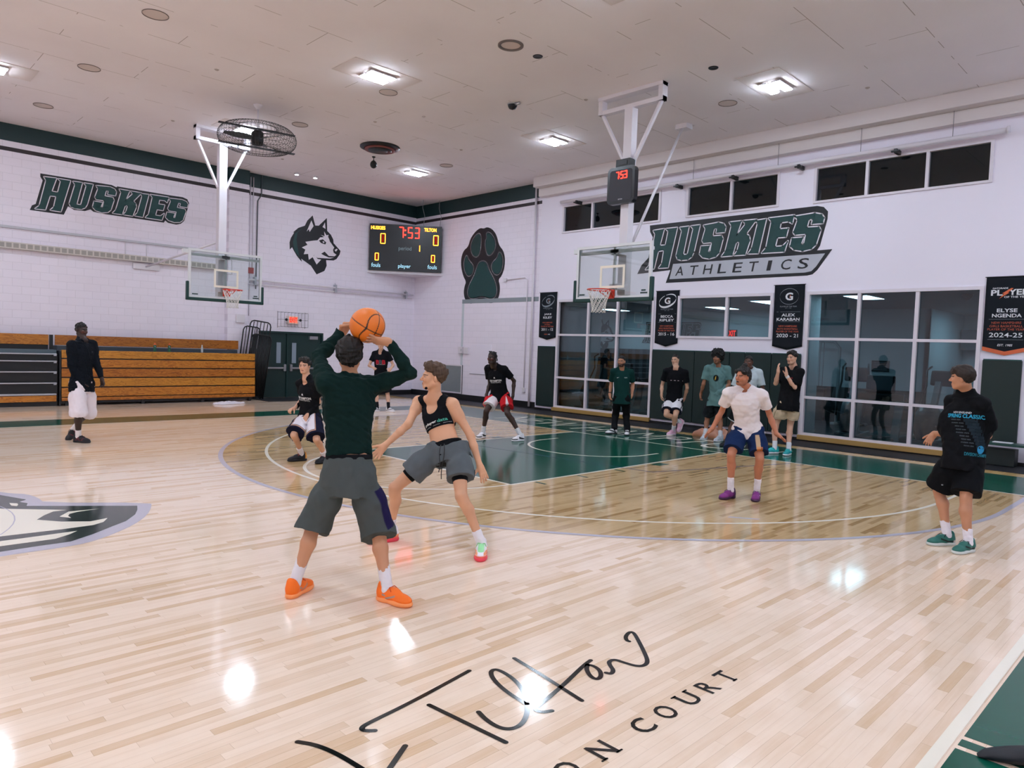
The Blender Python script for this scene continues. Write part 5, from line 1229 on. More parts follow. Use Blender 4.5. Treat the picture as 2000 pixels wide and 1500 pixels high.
def vcol_mat(name, rough=.6, spec=.3, bump=0, bscale=300, sheen=0, sss=0):
    if name in MATS: return MATS[name]
    m = mat(name, 'ffffff', rough, spec=spec, bump=bump, bscale=bscale)
    a = m.node_tree.nodes.new('ShaderNodeAttribute'); a.attribute_name = 'Col'
    b = m.node_tree.nodes['Principled BSDF']
    m.node_tree.links.new(a.outputs['Color'], b.inputs['Base Color'])
    if sheen: b.inputs['Sheen Weight'].default_value = sheen
    return m
M_SKIN = vcol_mat('skin', .5, .35); M_CLOTHV = vcol_mat('woven_cloth', .85, .15, .12, 500); M_SHOEV = vcol_mat('shoe_upper', .5, .35, .06, 260); M_HAIRV = vcol_mat('hair', .55, .35, .5, 160)
def surf(name, vol, m, parent, origin, col):
    V, F = vol.mesh(); me = bpy.data.meshes.new(name)
    n, k = len(V), len(F); me.vertices.add(n); me.vertices.foreach_set('co', (V-origin).astype(np.float32).ravel())
    me.loops.add(4*k); me.loops.foreach_set('vertex_index', F.astype(np.int32).ravel()); me.polygons.add(k)
    me.polygons.foreach_set('loop_start', np.arange(0, 4*k, 4, dtype=np.int32)); me.polygons.foreach_set('loop_total', np.full(k, 4, np.int32))
    me.polygons.foreach_set('use_smooth', np.ones(k, bool)); me.update(); me.validate(); me.materials.append(m)
    C = col(V) if callable(col) else np.tile(np.array(lin(col)), (n, 1))
    at = me.color_attributes.new('Col', 'FLOAT_COLOR', 'POINT'); at.data.foreach_set('color', np.c_[C, np.ones(n)].astype(np.float32).ravel())
    o = bpy.data.objects.new(name, me); link(o, parent); return o, V, F
def mixc(C, m, c): m = np.clip(m, 0, 1)[:, None]; return C*(1-m)+np.array(lin(c))*m
def sstep(a, b, x): t = np.clip((x-a)/(b-a), 0, 1); return t*t*(3-2*t)

class Figure:
    """a person: joints in metres (world), one continuous skin surface, clothes as children"""
    def __init__(s, J, H, face, pitch=0, res=.008, tilt=0):
        s.J = {k: np.array(v, float) for k, v in J.items()}; s.H = H; s.k = H/1.83; s.res = res
        j = s.J; s.hm = (j['hpR']+j['hpL'])/2; s.sm = (j['shR']+j['shL'])/2
        s.up = unit(s.sm-s.hm)
        def fr(r): r = unit(r-s.up*(r @ s.up)); return r, np.cross(s.up, r)
        s.rs, s.fs = fr(j['shR']-j['shL']); s.rh, s.fh = fr(j['hpR']-j['hpL'])
        # head frame
        tc = unit(A_(-j['head'][0], -j['head'][1], 0)); il = A_(-tc[1], tc[0], 0); il = -il if il @ A_(-_r.x, -_r.y, 0) < 0 else il
        a, b = math.radians(face), math.radians(pitch)
        s.hf = unit((math.cos(a)*tc+math.sin(a)*il)*math.cos(b)+A_(0, 0, 1)*math.sin(b))
        hu = unit(unit(j['head']-j['neck'])*.25+A_(0, 0, 1)+il*tilt); hu = unit(hu-s.hf*(hu @ s.hf)); s.hu = hu; s.hr = np.cross(s.hf, hu)
        s.hc = j['head']; s.org = A_(*((j['anR']+j['anL'])/2)[:2], 0)
        s.hands = {}; s.root = None
        allp = np.array(list(s.J.values())); s.lo = allp.min(0)-.2; s.hi = allp.max(0)+.25; s.lo[2] = max(0.0005, s.lo[2])-.01
    def hp(s, x, y, z): return s.hc+(s.hr*x+s.hf*y+s.hu*z)*s.k
    def tp(s, t, x=0, y=0):
        r = unit(s.rh*(1-t)+s.rs*t); f = unit(s.fh*(1-t)+s.fs*t); return s.hm+(s.sm-s.hm)*t+r*x+f*y
    def head_prims(s):
        k = s.k; R = [s.hr, s.hf, s.hu]; h = s.hp; P = []
        P.append((ell(h(0, -.012, .034), R, A_(.074, .094, .083)*k), 0)); P.append((ell(h(0, .020, -.028), R, A_(.060, .068, .085)*k), .03*k))
        P.append((ell(h(0, .060, -.094), R, A_(.026, .022, .018)*k), .035*k))
        for q in (-1, 1):
            P.append((cap(h(q*.050, -.004, -.052), h(q*.022, .060, -.094), .022*k, .016*k), .03*k))
            P.append((ell(h(q*.036, .062, -.024), R, A_(.024, .022, .024)*k), .03*k))
        P.append((cap(h(-.030, .081, .018), h(.030, .081, .018), .012*k, .012*k), .018*k))
        P.append((cap(h(0, .090, .006), h(0, .113, -.030), .007*k, .0105*k), .014*k))
        for q in (-1, 1): P.append((ell(h(q*.011, .100, -.034), R, A_(.008, .010, .007)*k), .008*k))
        P.append((cap(h(-.017, .088, -.060), h(.017, .088, -.060), .0065*k, .0065*k), .008*k)); P.append((cap(h(-.014, .087, -.073), h(.014, .087, -.073), .0075*k, .0075*k), .008*k))
        for q in (-1, 1): P.append((ell(h(q*.077, -.010, -.006), [unit(s.hr+s.hf*q*-.35), unit(s.hf+s.hr*q*.35), s.hu], A_(.010, .021, .032)*k), .008*k))
        return P
    def set_hand(s, side, palm, curl=.35, spread=.10, ball=None, d=None, thumb=.6):
        """palm: direction the palm faces; curl 0 flat .. 1 fist"""
        s.hands[side] = (unit(palm), curl, spread, ball, d, thumb)
    def hand_prims(s, side):
        j = s.J; w = j['wr'+side]; palm, curl, spread, ball, d, th = s.hands[side]; k = s.k
        d = unit(d if d is not None else j['hd'+side]-w); n = unit(palm-d*(palm @ d)); l = np.cross(d, n)*(1 if side == 'R' else -1)   # l: towards the thumb
        P = []; f = max(1.0, s.res/.0085*1.05)
        push = lambda p, r: p if ball is None else ball[0]+unit(p-ball[0])*max(np.linalg.norm(p-ball[0]), ball[1]+r*.8)
        wrap = lambda p, r: p if ball is None else ball[0]+unit(p-ball[0])*(ball[1]+r*.85)
        P.append((cap(w, push(w+d*.03*k, .018), .027*k, .026*k), .02))
        for e in (-1, 1): P.append((cap(push(w+d*.025*k+l*e*.014*k, .015), push(w+d*.078*k+l*e*.024*k, .013), .019*k, .0145*k), .02))
        P.append((cap(push(w+d*.03*k, .014), push(w+d*.08*k, .013), .020*k, .015*k), .02))
        for i, (off, ln) in enumerate(((.029, .070), (.0105, .079), (-.0085, .073), (-.0265, .057))):
            a = spread*(1.5-i); dd = unit(d*math.cos(a)+l*math.sin(a)); p = push(w+(d*.083+l*off)*k, .010); cu = curl*(1+.08*i)
            ang = 0; r0 = .0090*f*k
            for q, fr in enumerate((.45, .31, .24)):
                ang += cu*(.55, .95, .7)[q]; v = dd*math.cos(ang)+n*math.sin(ang)
                e = p+v*ln*fr*k; r1 = r0*.93
                if ball is not None: e = wrap(e, r1)
                P.append((cap(p, e, r0, r1), .006 if q else .010)); p, r0 = e, r1
        p = push(w+(d*.022+l*.022+n*.006)*k, .012); v = unit(d*.62+l*th+n*.25)
        for q, ln in enumerate((.040, .032, .026)):
            e = p+v*ln*k
            if ball is not None and q: e = wrap(e, .0095)
            P.append((cap(p, e, (.0145, .0115, .0100)[q]*f*k, (.0115, .0100, .0085)[q]*f*k), .012 if q == 0 else .006)); p = e; v = unit(v+n*curl*.4+d*.15)
        return P
    BODY = [(-.20, .120, .085, -.01), (-.10, .158, .112, -.012), (.05, .160, .112, -.008), (.25, .140, .100, .0), (.42, .136, .098, .004), (.60, .152, .108, .004), (.78, .166, .114, .0), (.92, .160, .100, -.006), (1.03, .125, .075, -.012)]
    def over(s, v, region, gap=.006):
        """cloth never lies deeper than the skin inside its region"""
        v.d = np.minimum(v.d, np.maximum(s.bd-np.float32(gap), region.d))
    def body(s, skin, label, lips=None, brow='1a1512', beard=None, fem=0, eye='2a1c14', extra=None, slim=1.0, group=None):
        j = s.J; k = s.k; v = Vol(s.lo, s.hi, s.res); sl = slim
        prof = [(t, w*k*sl, d*k*sl, o*k) for t, w, d, o in s.BODY]
        v.add(stack(s.hm, s.sm, s.rh, s.rs, s.fh, s.fs, prof))
        nb = j['neck']; v.add(cap(s.hp(0, -.022, -.05), nb-s.fs*.01*k, .054*k, .060*k), .03)
        for q in 'RL':
            sh, el, wr, hp, kn, an = (j[x+q] for x in ('sh', 'el', 'wr', 'hp', 'kn', 'an'))
            v.add(cap(nb+(s.hc-nb)*.12-s.fs*.012*k, sh, .042*k, .046*k), .05*k)
            v.add(cap(sh, sh+(el-sh)*.35, .054*k, .048*k), .05*k); v.add(cap(sh+(el-sh)*.3, el, .048*k*sl, .036*k), .03*k)
            v.add(cap(el, el+(wr-el)*.35, .036*k, .039*k*sl), .02*k); v.add(cap(el+(wr-el)*.35, wr, .039*k*sl, .0255*k), .02*k)
            v.add(cap(hp, hp+(kn-hp)*.5, .080*k*sl, .076*k*sl), .05*k); v.add(cap(hp+(kn-hp)*.5, kn, .078*k*sl, .053*k), .03*k)
            bk = unit(np.cross(np.cross(kn-hp, an-kn), an-kn)) if np.linalg.norm(np.cross(unit(kn-hp), unit(an-kn))) > .12 else -s.fh
            if bk @ s.fh > 0: bk = -bk
            v.add(cap(kn-bk*.012*k, kn+(an-kn)*.14-bk*.01*k, .047*k, .045*k), .02*k)
            ca = kn+(an-kn)*.30+bk*.018*k; v.add(cap(kn+(an-kn)*.08+bk*.005*k, ca, .046*k, .053*k*sl), .03*k); v.add(cap(ca, an+(kn-an)*.12, .053*k*sl, .034*k), .03*k); v.add(cap(an+(kn-an)*.12, an, .034*k, .036*k), .02*k)
            if q not in s.hands: s.set_hand(q, (s.hm-wr)*A_(1, 1, 0), .45)
            for p, kk in s.hand_prims(q): v.add(p, kk)
        for p, kk in s.head_prims(): v.add(p, kk)
        for q in (-1, 1): v.cut(ell(s.hp(q*.031, .096, .001), [s.hr, s.hf, s.hu], A_(.017, .014, .010)*k), .012*k)
        for q in (-1, 1): v.add(ell(s.hp(q*.031, .0755, .000), [s.hr, s.hf, s.hu], A_(.0125, .0125, .0115)*k), .002*k)
        lipc = lips or skin
        def col(V):
            C = np.tile(np.array(lin(skin)), (len(V), 1)); C *= (1+.05*fnoise(V, 22, 5))[:, None]
            L = (V-s.hc)/k; x, y, z = L @ s.hr, L @ s.hf, L @ s.hu; fr = (y > .03)
            C = mixc(C, fr*sstep(.036, .016, np.hypot(np.abs(x)-.036, z+.024))*.10, 'c0503c')
            C = mixc(C, fr*sstep(.024, .016, np.abs(x))*sstep(.0125, .007, np.abs(z+.067))*.65, lipc)
            C = mixc(C, fr*sstep(.019, .013, np.abs(x))*sstep(.0045, .002, np.abs(z+.0667)), '2c1210')
            if beard:
                C = mixc(C, sstep(-.038, -.052, z-.25*(.06-y))*sstep(-.13, -.115, z)*(y > -.03)*(1-sstep(.022, .014, np.abs(x))*sstep(.012, .007, np.abs(z+.067)))*beard[1], beard[0])
            C = mixc(C, fr*sstep(.006, .0035, np.abs(z-.020+.10*np.abs(np.abs(x)-.026)))*sstep(.024, .018, np.abs(np.abs(x)-.031)), brow)
            ex, r_ = np.abs(x)-.031, (y > .066)
            e = np.sqrt((ex/.0135)**2+(z/.0058)**2); C = mixc(C, r_*sstep(1.6, 1.1, e)*.55, '2a1812'); C = mixc(C, r_*sstep(1.1, .8, e)*.8, 'cfc4bc'); C = mixc(C, r_*sstep(.0075, .005, np.hypot(ex, z))*(e < 1.2), eye)
            if extra: C = extra(s, V, C)
            return C
        s.bd = v.d; o, V, F = surf('person', v, M_SKIN, None, s.org, col); o.location = s.org
        tag(o, label, 'person', group); s.root = o; return o
    # ---- clothes
    def shirt(s, col, sleeve=.55, hem=-.22, loose=1.0, fold=.004, name='t_shirt', neck=.085, cuff=1.0, seed=1, colf=None, thick=.0, vneck=0, res=None, flare=.024):
        j = s.J; k = s.k; g = .014*k*loose+thick; nb = j['neck']
        hq = min(hem, -.10)
        def make(e):
            v = Vol(s.lo, s.hi, s.res); m = e
            prof = [(hq-.001, .172*k+g+flare+m, .124*k+g+flare*.5+m, -.006*k), (-.10, .168*k+g*1.1+m+flare*.9, .122*k+g+m+flare*.6, -.008*k), (.05, .164*k+g*.9+m+flare*.45, .117*k+g*.8+m+flare*.4, -.006*k), (.25, .156*k+g*.7+m, .108*k+g*.7+m, 0), (.42, .153*k+g*.6+m, .106*k+g*.6+m, .003*k), (.60, .160*k+g*.6+m, .113*k+g*.6+m, .004*k), (.78, .172*k+g*.6+m, .120*k+g*.6+m, 0), (.92, .166*k+g*.6+m, .106*k+g*.5+m, -.006*k), (1.05, .130*k+g*.5+m, .080*k+g*.5+m, -.012*k)]
            v.add(clip_prim(stack(s.hm, s.sm, s.rh, s.rs, s.fh, s.fs, prof), s.tp(hem), -s.up))
            for q in 'RL':
                sh, el, wr = j['sh'+q], j['el'+q], j['wr'+q]
                v.add(cap(nb+(s.hc-nb)*.08-s.fs*.012*k, sh, .046*k+m, .052*k+m), .05*k)
                if sleeve <= 1:
                    e_ = sh+(el-sh)*sleeve; d = unit(el-sh)
                    v.add(clip_prim(cap(sh, e_+d*.03, .062*k+g*.4+m, (.058*k+g*.9)*cuff+m), e_, d), .035*k)
                else:
                    e_ = el+(wr-el)*(sleeve-1); d = unit(wr-el)
                    v.add(cap(sh, el, .060*k+g*.3+m, .047*k+g*.4+m), .035*k); v.add(clip_prim(cap(el, e_+d*.03, .047*k+g*.4+m, .034*k+g*.3+m), e_, d), .02*k)
            return v
        v = make(0); s.over(v, make(.03), .013)
        v.cut(cap(nb-s.up*.03*k+s.fs*(.012+vneck)*k, s.hp(0, 0, .1)+s.up*.1, neck*.80*k, neck*1.0*k), .006)
        v.noise(fold, 24, seed, s.up); v.noise(fold*.45, 62, seed+3)
        if sleeve > 1: v.noise(fold*.5, 110, seed+5)
        o, V, F = surf(name, v, M_CLOTHV, s.root, s.org, colf if colf else col); s.sv = (V, F); s.so = o; return o
    def tank(s, col, name='sports_vest'):
        j = s.J; k = s.k; nb = j['neck']
        v = Vol(s.lo, s.hi, s.res); v.d = s.bd-np.float32(.007)
        rg = Vol(s.lo, s.hi, s.res); rg.add(stack(s.hm, s.sm, s.rh, s.rs, s.fh, s.fs, [(.46, .24*k, .20*k, 0), (1.25, .24*k, .20*k, 0)]))
        for sg, q in ((1, 'R'), (-1, 'L')):
            rg.cut(cap(j['sh'+q]-s.rs*sg*.012*k-s.up*.005*k, s.tp(.70, sg*.225*k, 0), .062*k, .085*k), .02)
            rg.cut(cap(j['sh'+q]+s.rs*sg*.02*k, j['el'+q], .085*k, .08*k), .02)
        rg.cut(cap(s.tp(.86, 0, .09*k), s.tp(1.25, 0, .12*k), .062*k, .088*k), .02)
        rg.cut(cap(nb-s.up*.02*k, s.hp(0, 0, .1), .070*k, .12*k), .01)
        v.d = np.maximum(v.d, rg.d)
        o, V, F = surf(name, v, M_CLOTHV, s.root, s.org, col); s.sv = (V, F); s.so = o; return o
    def legpath(s, q, t):
        hp, kn, an = (s.J[x+q] for x in ('hp', 'kn', 'an'))
        return (hp+(kn-hp)*t, unit(kn-hp)) if t <= 1 else (kn+(an-kn)*(t-1), unit(an-kn))
    def shorts(s, col, hem=.85, top=.16, wid=1.0, name='shorts', fold=.004, seed=2, colf=None, end=None, tight=False, trim=None):
        j = s.J; k = s.k; g = (.022*k*wid if not tight else .007)
        def make(m):
            v = Vol(s.lo, s.hi, s.res)
            prof = [(-.22, .120*k+g+m, .10*k+g+m, -.01*k), (-.10, .160*k+g*.5+m, .118*k+g*.5+m, -.010*k), (.05, .158*k+g*.4+m, .114*k+g*.4+m, -.006*k), (top+.02, .150*k+g*.3+m, .106*k+g*.3+m, 0)]
            v.add(clip_prim(stack(s.hm, s.sm, s.rh, s.rs, s.fh, s.fs, prof), s.tp(top), s.up))
            for q in 'RL':
                hp, kn = j['hp'+q], j['kn'+q]; P = []; r0 = .078*k+g*.2+m; rm = .098*k+g*.8+m if not tight else .078*k+m; r1 = (end or (.100*k+g*1.5))+m if not tight else .062*k+m
                e, d = s.legpath(q, hem); md = hp+(kn-hp)*min(.45, hem*.6)
                P.append(cap(hp, md, r0, rm))
                if hem <= 1: P.append(cap(md, e+d*.04, rm, r1))
                else: P.append(cap(md, kn, rm, (rm+r1)/2)); P.append(cap(kn, e+d*.04, (rm+r1)/2, r1))
                v.add(clip_prim(join(P, .03), e, d), .03*k)
            return v
        v = make(0); s.over(v, make(.02), .004 if tight else .013)
        if not tight:
            v.noise(fold, 26, seed, unit(j['knR']+j['knL']-j['hpR']-j['hpL'])); v.noise(fold*.4, 70, seed+2)
        o, V, F = surf(name, v, M_CLOTHV, s.root, s.org, colf(s) if colf else col); s.pv = (V, F); s.po = o; return o
    def legco(s, V):
        """side (+1 right), fraction down the leg, outward and forward components (metres)"""
        best = None
        for q, sg in (('R', 1), ('L', -1)):
            hp, kn, an = (s.J[x+q] for x in ('hp', 'kn', 'an'))
            for i, (a, b) in enumerate(((hp, kn), (kn, an))):
                u = b-a; L = u @ u; t = np.clip((V-a) @ u/L, -1 if i == 0 else 0, 1); c = a+t[:, None]*u; d = V-c; dist = np.linalg.norm(d, axis=1)
                cur = np.c_[dist, np.full(len(V), sg), t+i, (d @ s.rh)*sg, d @ s.fh]
                best = cur if best is None else np.where((cur[:, :1] < best[:, :1]), cur, best)
        return best[:, 1], best[:, 2], best[:, 3], best[:, 4]
    def trousers(s, col):
        j = s.J; k = s.k; v = Vol(s.lo, s.hi, s.res)
        prof = [(-.22, .13*k, .11*k, -.01*k), (-.10, .172*k, .125*k, -.01*k), (.05, .168*k, .12*k, 0), (.2, .15*k, .11*k, 0)]
        v.add(clip_prim(stack(s.hm, s.sm, s.rh, s.rs, s.fh, s.fs, prof), s.tp(.16), s.up))
        for q in 'RL':
            hp, kn, an = (j[x+q] for x in ('hp', 'kn', 'an')); e = an-A_(0, 0, .01); d = unit(an-kn)
            v.add(clip_prim(join([cap(hp, kn, .105*k, .078*k), cap(kn, an+d*.05, .078*k, .064*k)], .03), e, d), .03*k)
        v.noise(.005, 30, 4); surf('trousers', v, M_CLOTHV, s.root, s.org, col)
    def foot_frame(s, q, fwd=None, pitch=None):
        an, to = s.J['an'+q], s.J['to'+q]; d = (to-an) if fwd is None else np.array(fwd, float)
        return an, d
    def shoes(s, upper, sole, lace, sock, sockh=.16, accent=None, acol=None, colf=None, lift={}, high=0, res=None, sockmark=None, heel=None):
        k = s.k*1.04; rs = res or min(s.res, .0065)
        for q in 'RL':
            an, to, kn = s.J['an'+q], s.J['to'+q], s.J['kn'+q]
            d = (to-an)*A_(1, 1, 0); d = unit(d)
            if q in lift: d = unit(np.array(to-an)+A_(0, 0, .045))
            up = unit(A_(0, 0, 1)-d*d[2]); r = np.cross(d, up); base = an-up*.092*k
            if q not in lift: base[2] = .001
            P = lambda x, y, z: base+(r*x+d*y+up*z)*k
            R = [r, d, up]; lo = base-.30; hi = base+.30
            # sock
            sv = Vol(np.minimum(an, an+(kn-an)*.5)-.12, np.maximum(an, an+(kn-an)*.5)+.12, rs)
            e = an+unit(kn-an)*sockh; sv.add(clip_prim(cap(an, e+(kn-an)*.1, .041*k, .044*k), e, kn-an)); sv.add(cap(P(0, -.005, .075), P(0, .03, .06), .038*k, .036*k), .02); sv.noise(.0018, 120, 9)
            surf('sock', sv, M_CLOTHV, s.root, s.org, sock)
            v = Vol(lo, hi, rs)
            v.add(ell(P(0, -.040, .055), R, A_(.040, .042, .060)*k)); v.add(cap(P(0, -.02, .055), P(0, .06, .055), .043*k, .043*k), .03)
            v.add(cap(P(0, .05, .055), P(0, .13, .040), .042*k, .036*k), .03); v.add(ell(P(-.0, .150, .036), R, A_(.048, .062, .034)*k), .03)
            v.add(cap(P(0, -.030, .07), P(0, -.034, .108+high), .040*k, .038*k), .02); v.add(ell(P(0, .06, .080), R, A_(.028, .055, .022)*k), .025)
            v.cut(cap(P(0, -.012, .125+high), P(0, .004, .16+high), .036*k, .05*k), .01)
            v.keep(P(0, 0, .012), -up)
            def ucol(V, P=P, r=r, d=d, up=up, base=base, q=q):
                L = (V-base)/k; x, y, z = L @ r, L @ d, L @ up; C = np.tile(np.array(lin(upper)), (len(V), 1))
                if accent: C = mixc(C, accent(x*(1 if q == 'R' else -1), y, z), acol)
                if heel: C = mixc(C, sstep(-.045, -.055, y)*sstep(.075, .065, z), heel)
                if colf: C = colf(x*(1 if q == 'R' else -1), y, z, C)
                return C
            o, V, F = surf('shoe', v, M_SHOEV, s.root, s.org, ucol)
            w = Vol(lo, hi, rs)
            w.add(ell(P(0, -.028, .018), R, A_(.047, .060, .034)*k)); w.add(ell(P(0, .06, .018), R, A_(.045, .11, .030)*k), .03); w.add(ell(P(0, .135, .018), R, A_(.056, .085, .031)*k), .03)
            w.keep(P(0, 0, .034), up); w.keep(P(0, 0, 0), -up)
            surf('shoe_sole', w, M_SHOEV, o, s.org, sole)
            b = MB(); T = lambda *a: tuple(P(*a)-s.org)
            for i in range(4): y = .045+.022*i; z = .099-.009*i; b.tube([T(-.026, y+.004, z-.012), T(-.012, y, z+.003), T(.012, y+.006, z+.003), T(.026, y+.002, z-.012)], .0035*k, 5)
            b.tube([T(0, .035, .106), T(.03, .045, .112), T(.042, .07, .092)], .003*k, 5); b.tube([T(0, .035, .106), T(-.03, .04, .11), T(-.04, .065, .09)], .003*k, 5)
            b.build('laces', mat('laces_'+lace, lace, .8), o)
    def hair(s, col, top=.016, side=.010, noise=.004, freq=90, front=.062, extra=(), seed=3, tilt=.82, name='hair', ear=True):
        k = s.k; R = [s.hr, s.hf, s.hu]; c = s.hc; v = Vol(c-.24*k, c+.27*k, max(.0045, s.res*.8))
        v.add(ell(s.hp(0, -.014, .036), R, A_(.074+side, .094+side, .083+top)*k))
        # hairline: keep what lies above and behind a slanted plane, and nothing over the ears
        n = unit(s.hu*1.0-s.hf*tilt); v.keep(s.hp(0, front, .058), -n)
        v.cut(ell(s.hp(0, .12, -.005), R, A_(.064, .065, .064)*k), .01)
        if ear:
            for q in (-1, 1): v.cut(ell(s.hp(q*.085, .0, -.018), R, A_(.03, .030, .034)*k), .006)
        for p, kk in extra: v.add(p, kk*k)
        v.noise(noise, freq, seed); v.noise(noise*.5, freq*2.1, seed+1)
        def hc_(V): return np.array(lin(col))*(1+.18*fnoise(V, 160, 4))[:, None]
        return surf(name, v, M_HAIRV, s.root, s.org, hc_)[0]
    def print_on(s, which, items, name='print'):
        """lay flat lettering or shapes on a garment; items = [(centre point, x axis, y axis, outward dir, verts2d, faces, colour)]"""
        V, F = s.sv if which == 'shirt' else s.pv; par = s.so if which == 'shirt' else s.po
        T = BVHTree.FromPolygons([tuple(x) for x in V], [tuple(f) for f in F])
        g = {}
        for c, ex, ey, n, tv, tf, colr in items: g.setdefault(colr, []).append((c, ex, ey, n, tv, tf))
        for colr, its in g.items():
            b = MB()
            for c, ex, ey, n, tv, tf in its:
                bm = bmesh.new(); vs = [bm.verts.new((a, e, 0)) for a, e in tv]
                for f in tf:
                    try: bm.faces.new([vs[i] for i in f])
                    except ValueError: pass
                for _ in range(2):
                    le = [e for e in bm.edges if e.calc_length() > .03]
                    if le: bmesh.ops.subdivide_edges(bm, edges=le, cuts=1)
                bmesh.ops.triangulate(bm, faces=bm.faces[:])
                bm.verts.index_update(); out = []; 
                for w_ in bm.verts:
                    p = Vector(c)+Vector(ex)*w_.co.x+Vector(ey)*w_.co.y; h = T.ray_cast(p+Vector(n)*.35, -Vector(n), .8)
                    q = h[0]+h[1]*.0 + Vector(n)*.003 if h[0] is not None else p
                    out.append(tuple(np.array(q)-s.org))
                b.mesh(out, [[w_.index for w_ in f.verts] for f in bm.faces]); bm.free()
            b.build(name, mat('print_'+colr, colr, .7, spec=.2), par)
    def chest(s, t, x, w, h, txt=None, col='e8e6e6', back=False, bold=.01, shear=0, poly=None):
        """one print item on the chest (or back) at height t, offset x to the viewer's right"""
        r = unit(s.rh*(1-t)+s.rs*t); f = unit(s.fh*(1-t)+s.fs*t)
        ex, n = (-r, f) if not back else (r, -f)
        c = s.hm+(s.sm-s.hm)*t+ex*x
        tv, tf = fit_text(txt, w, h, bold, shear) if txt else (poly, [list(q) for q in tessellate_polygon([[Vector((a, b, 0)) for a, b in poly]])])
        return (c, ex, s.up, n, tv, tf, col)
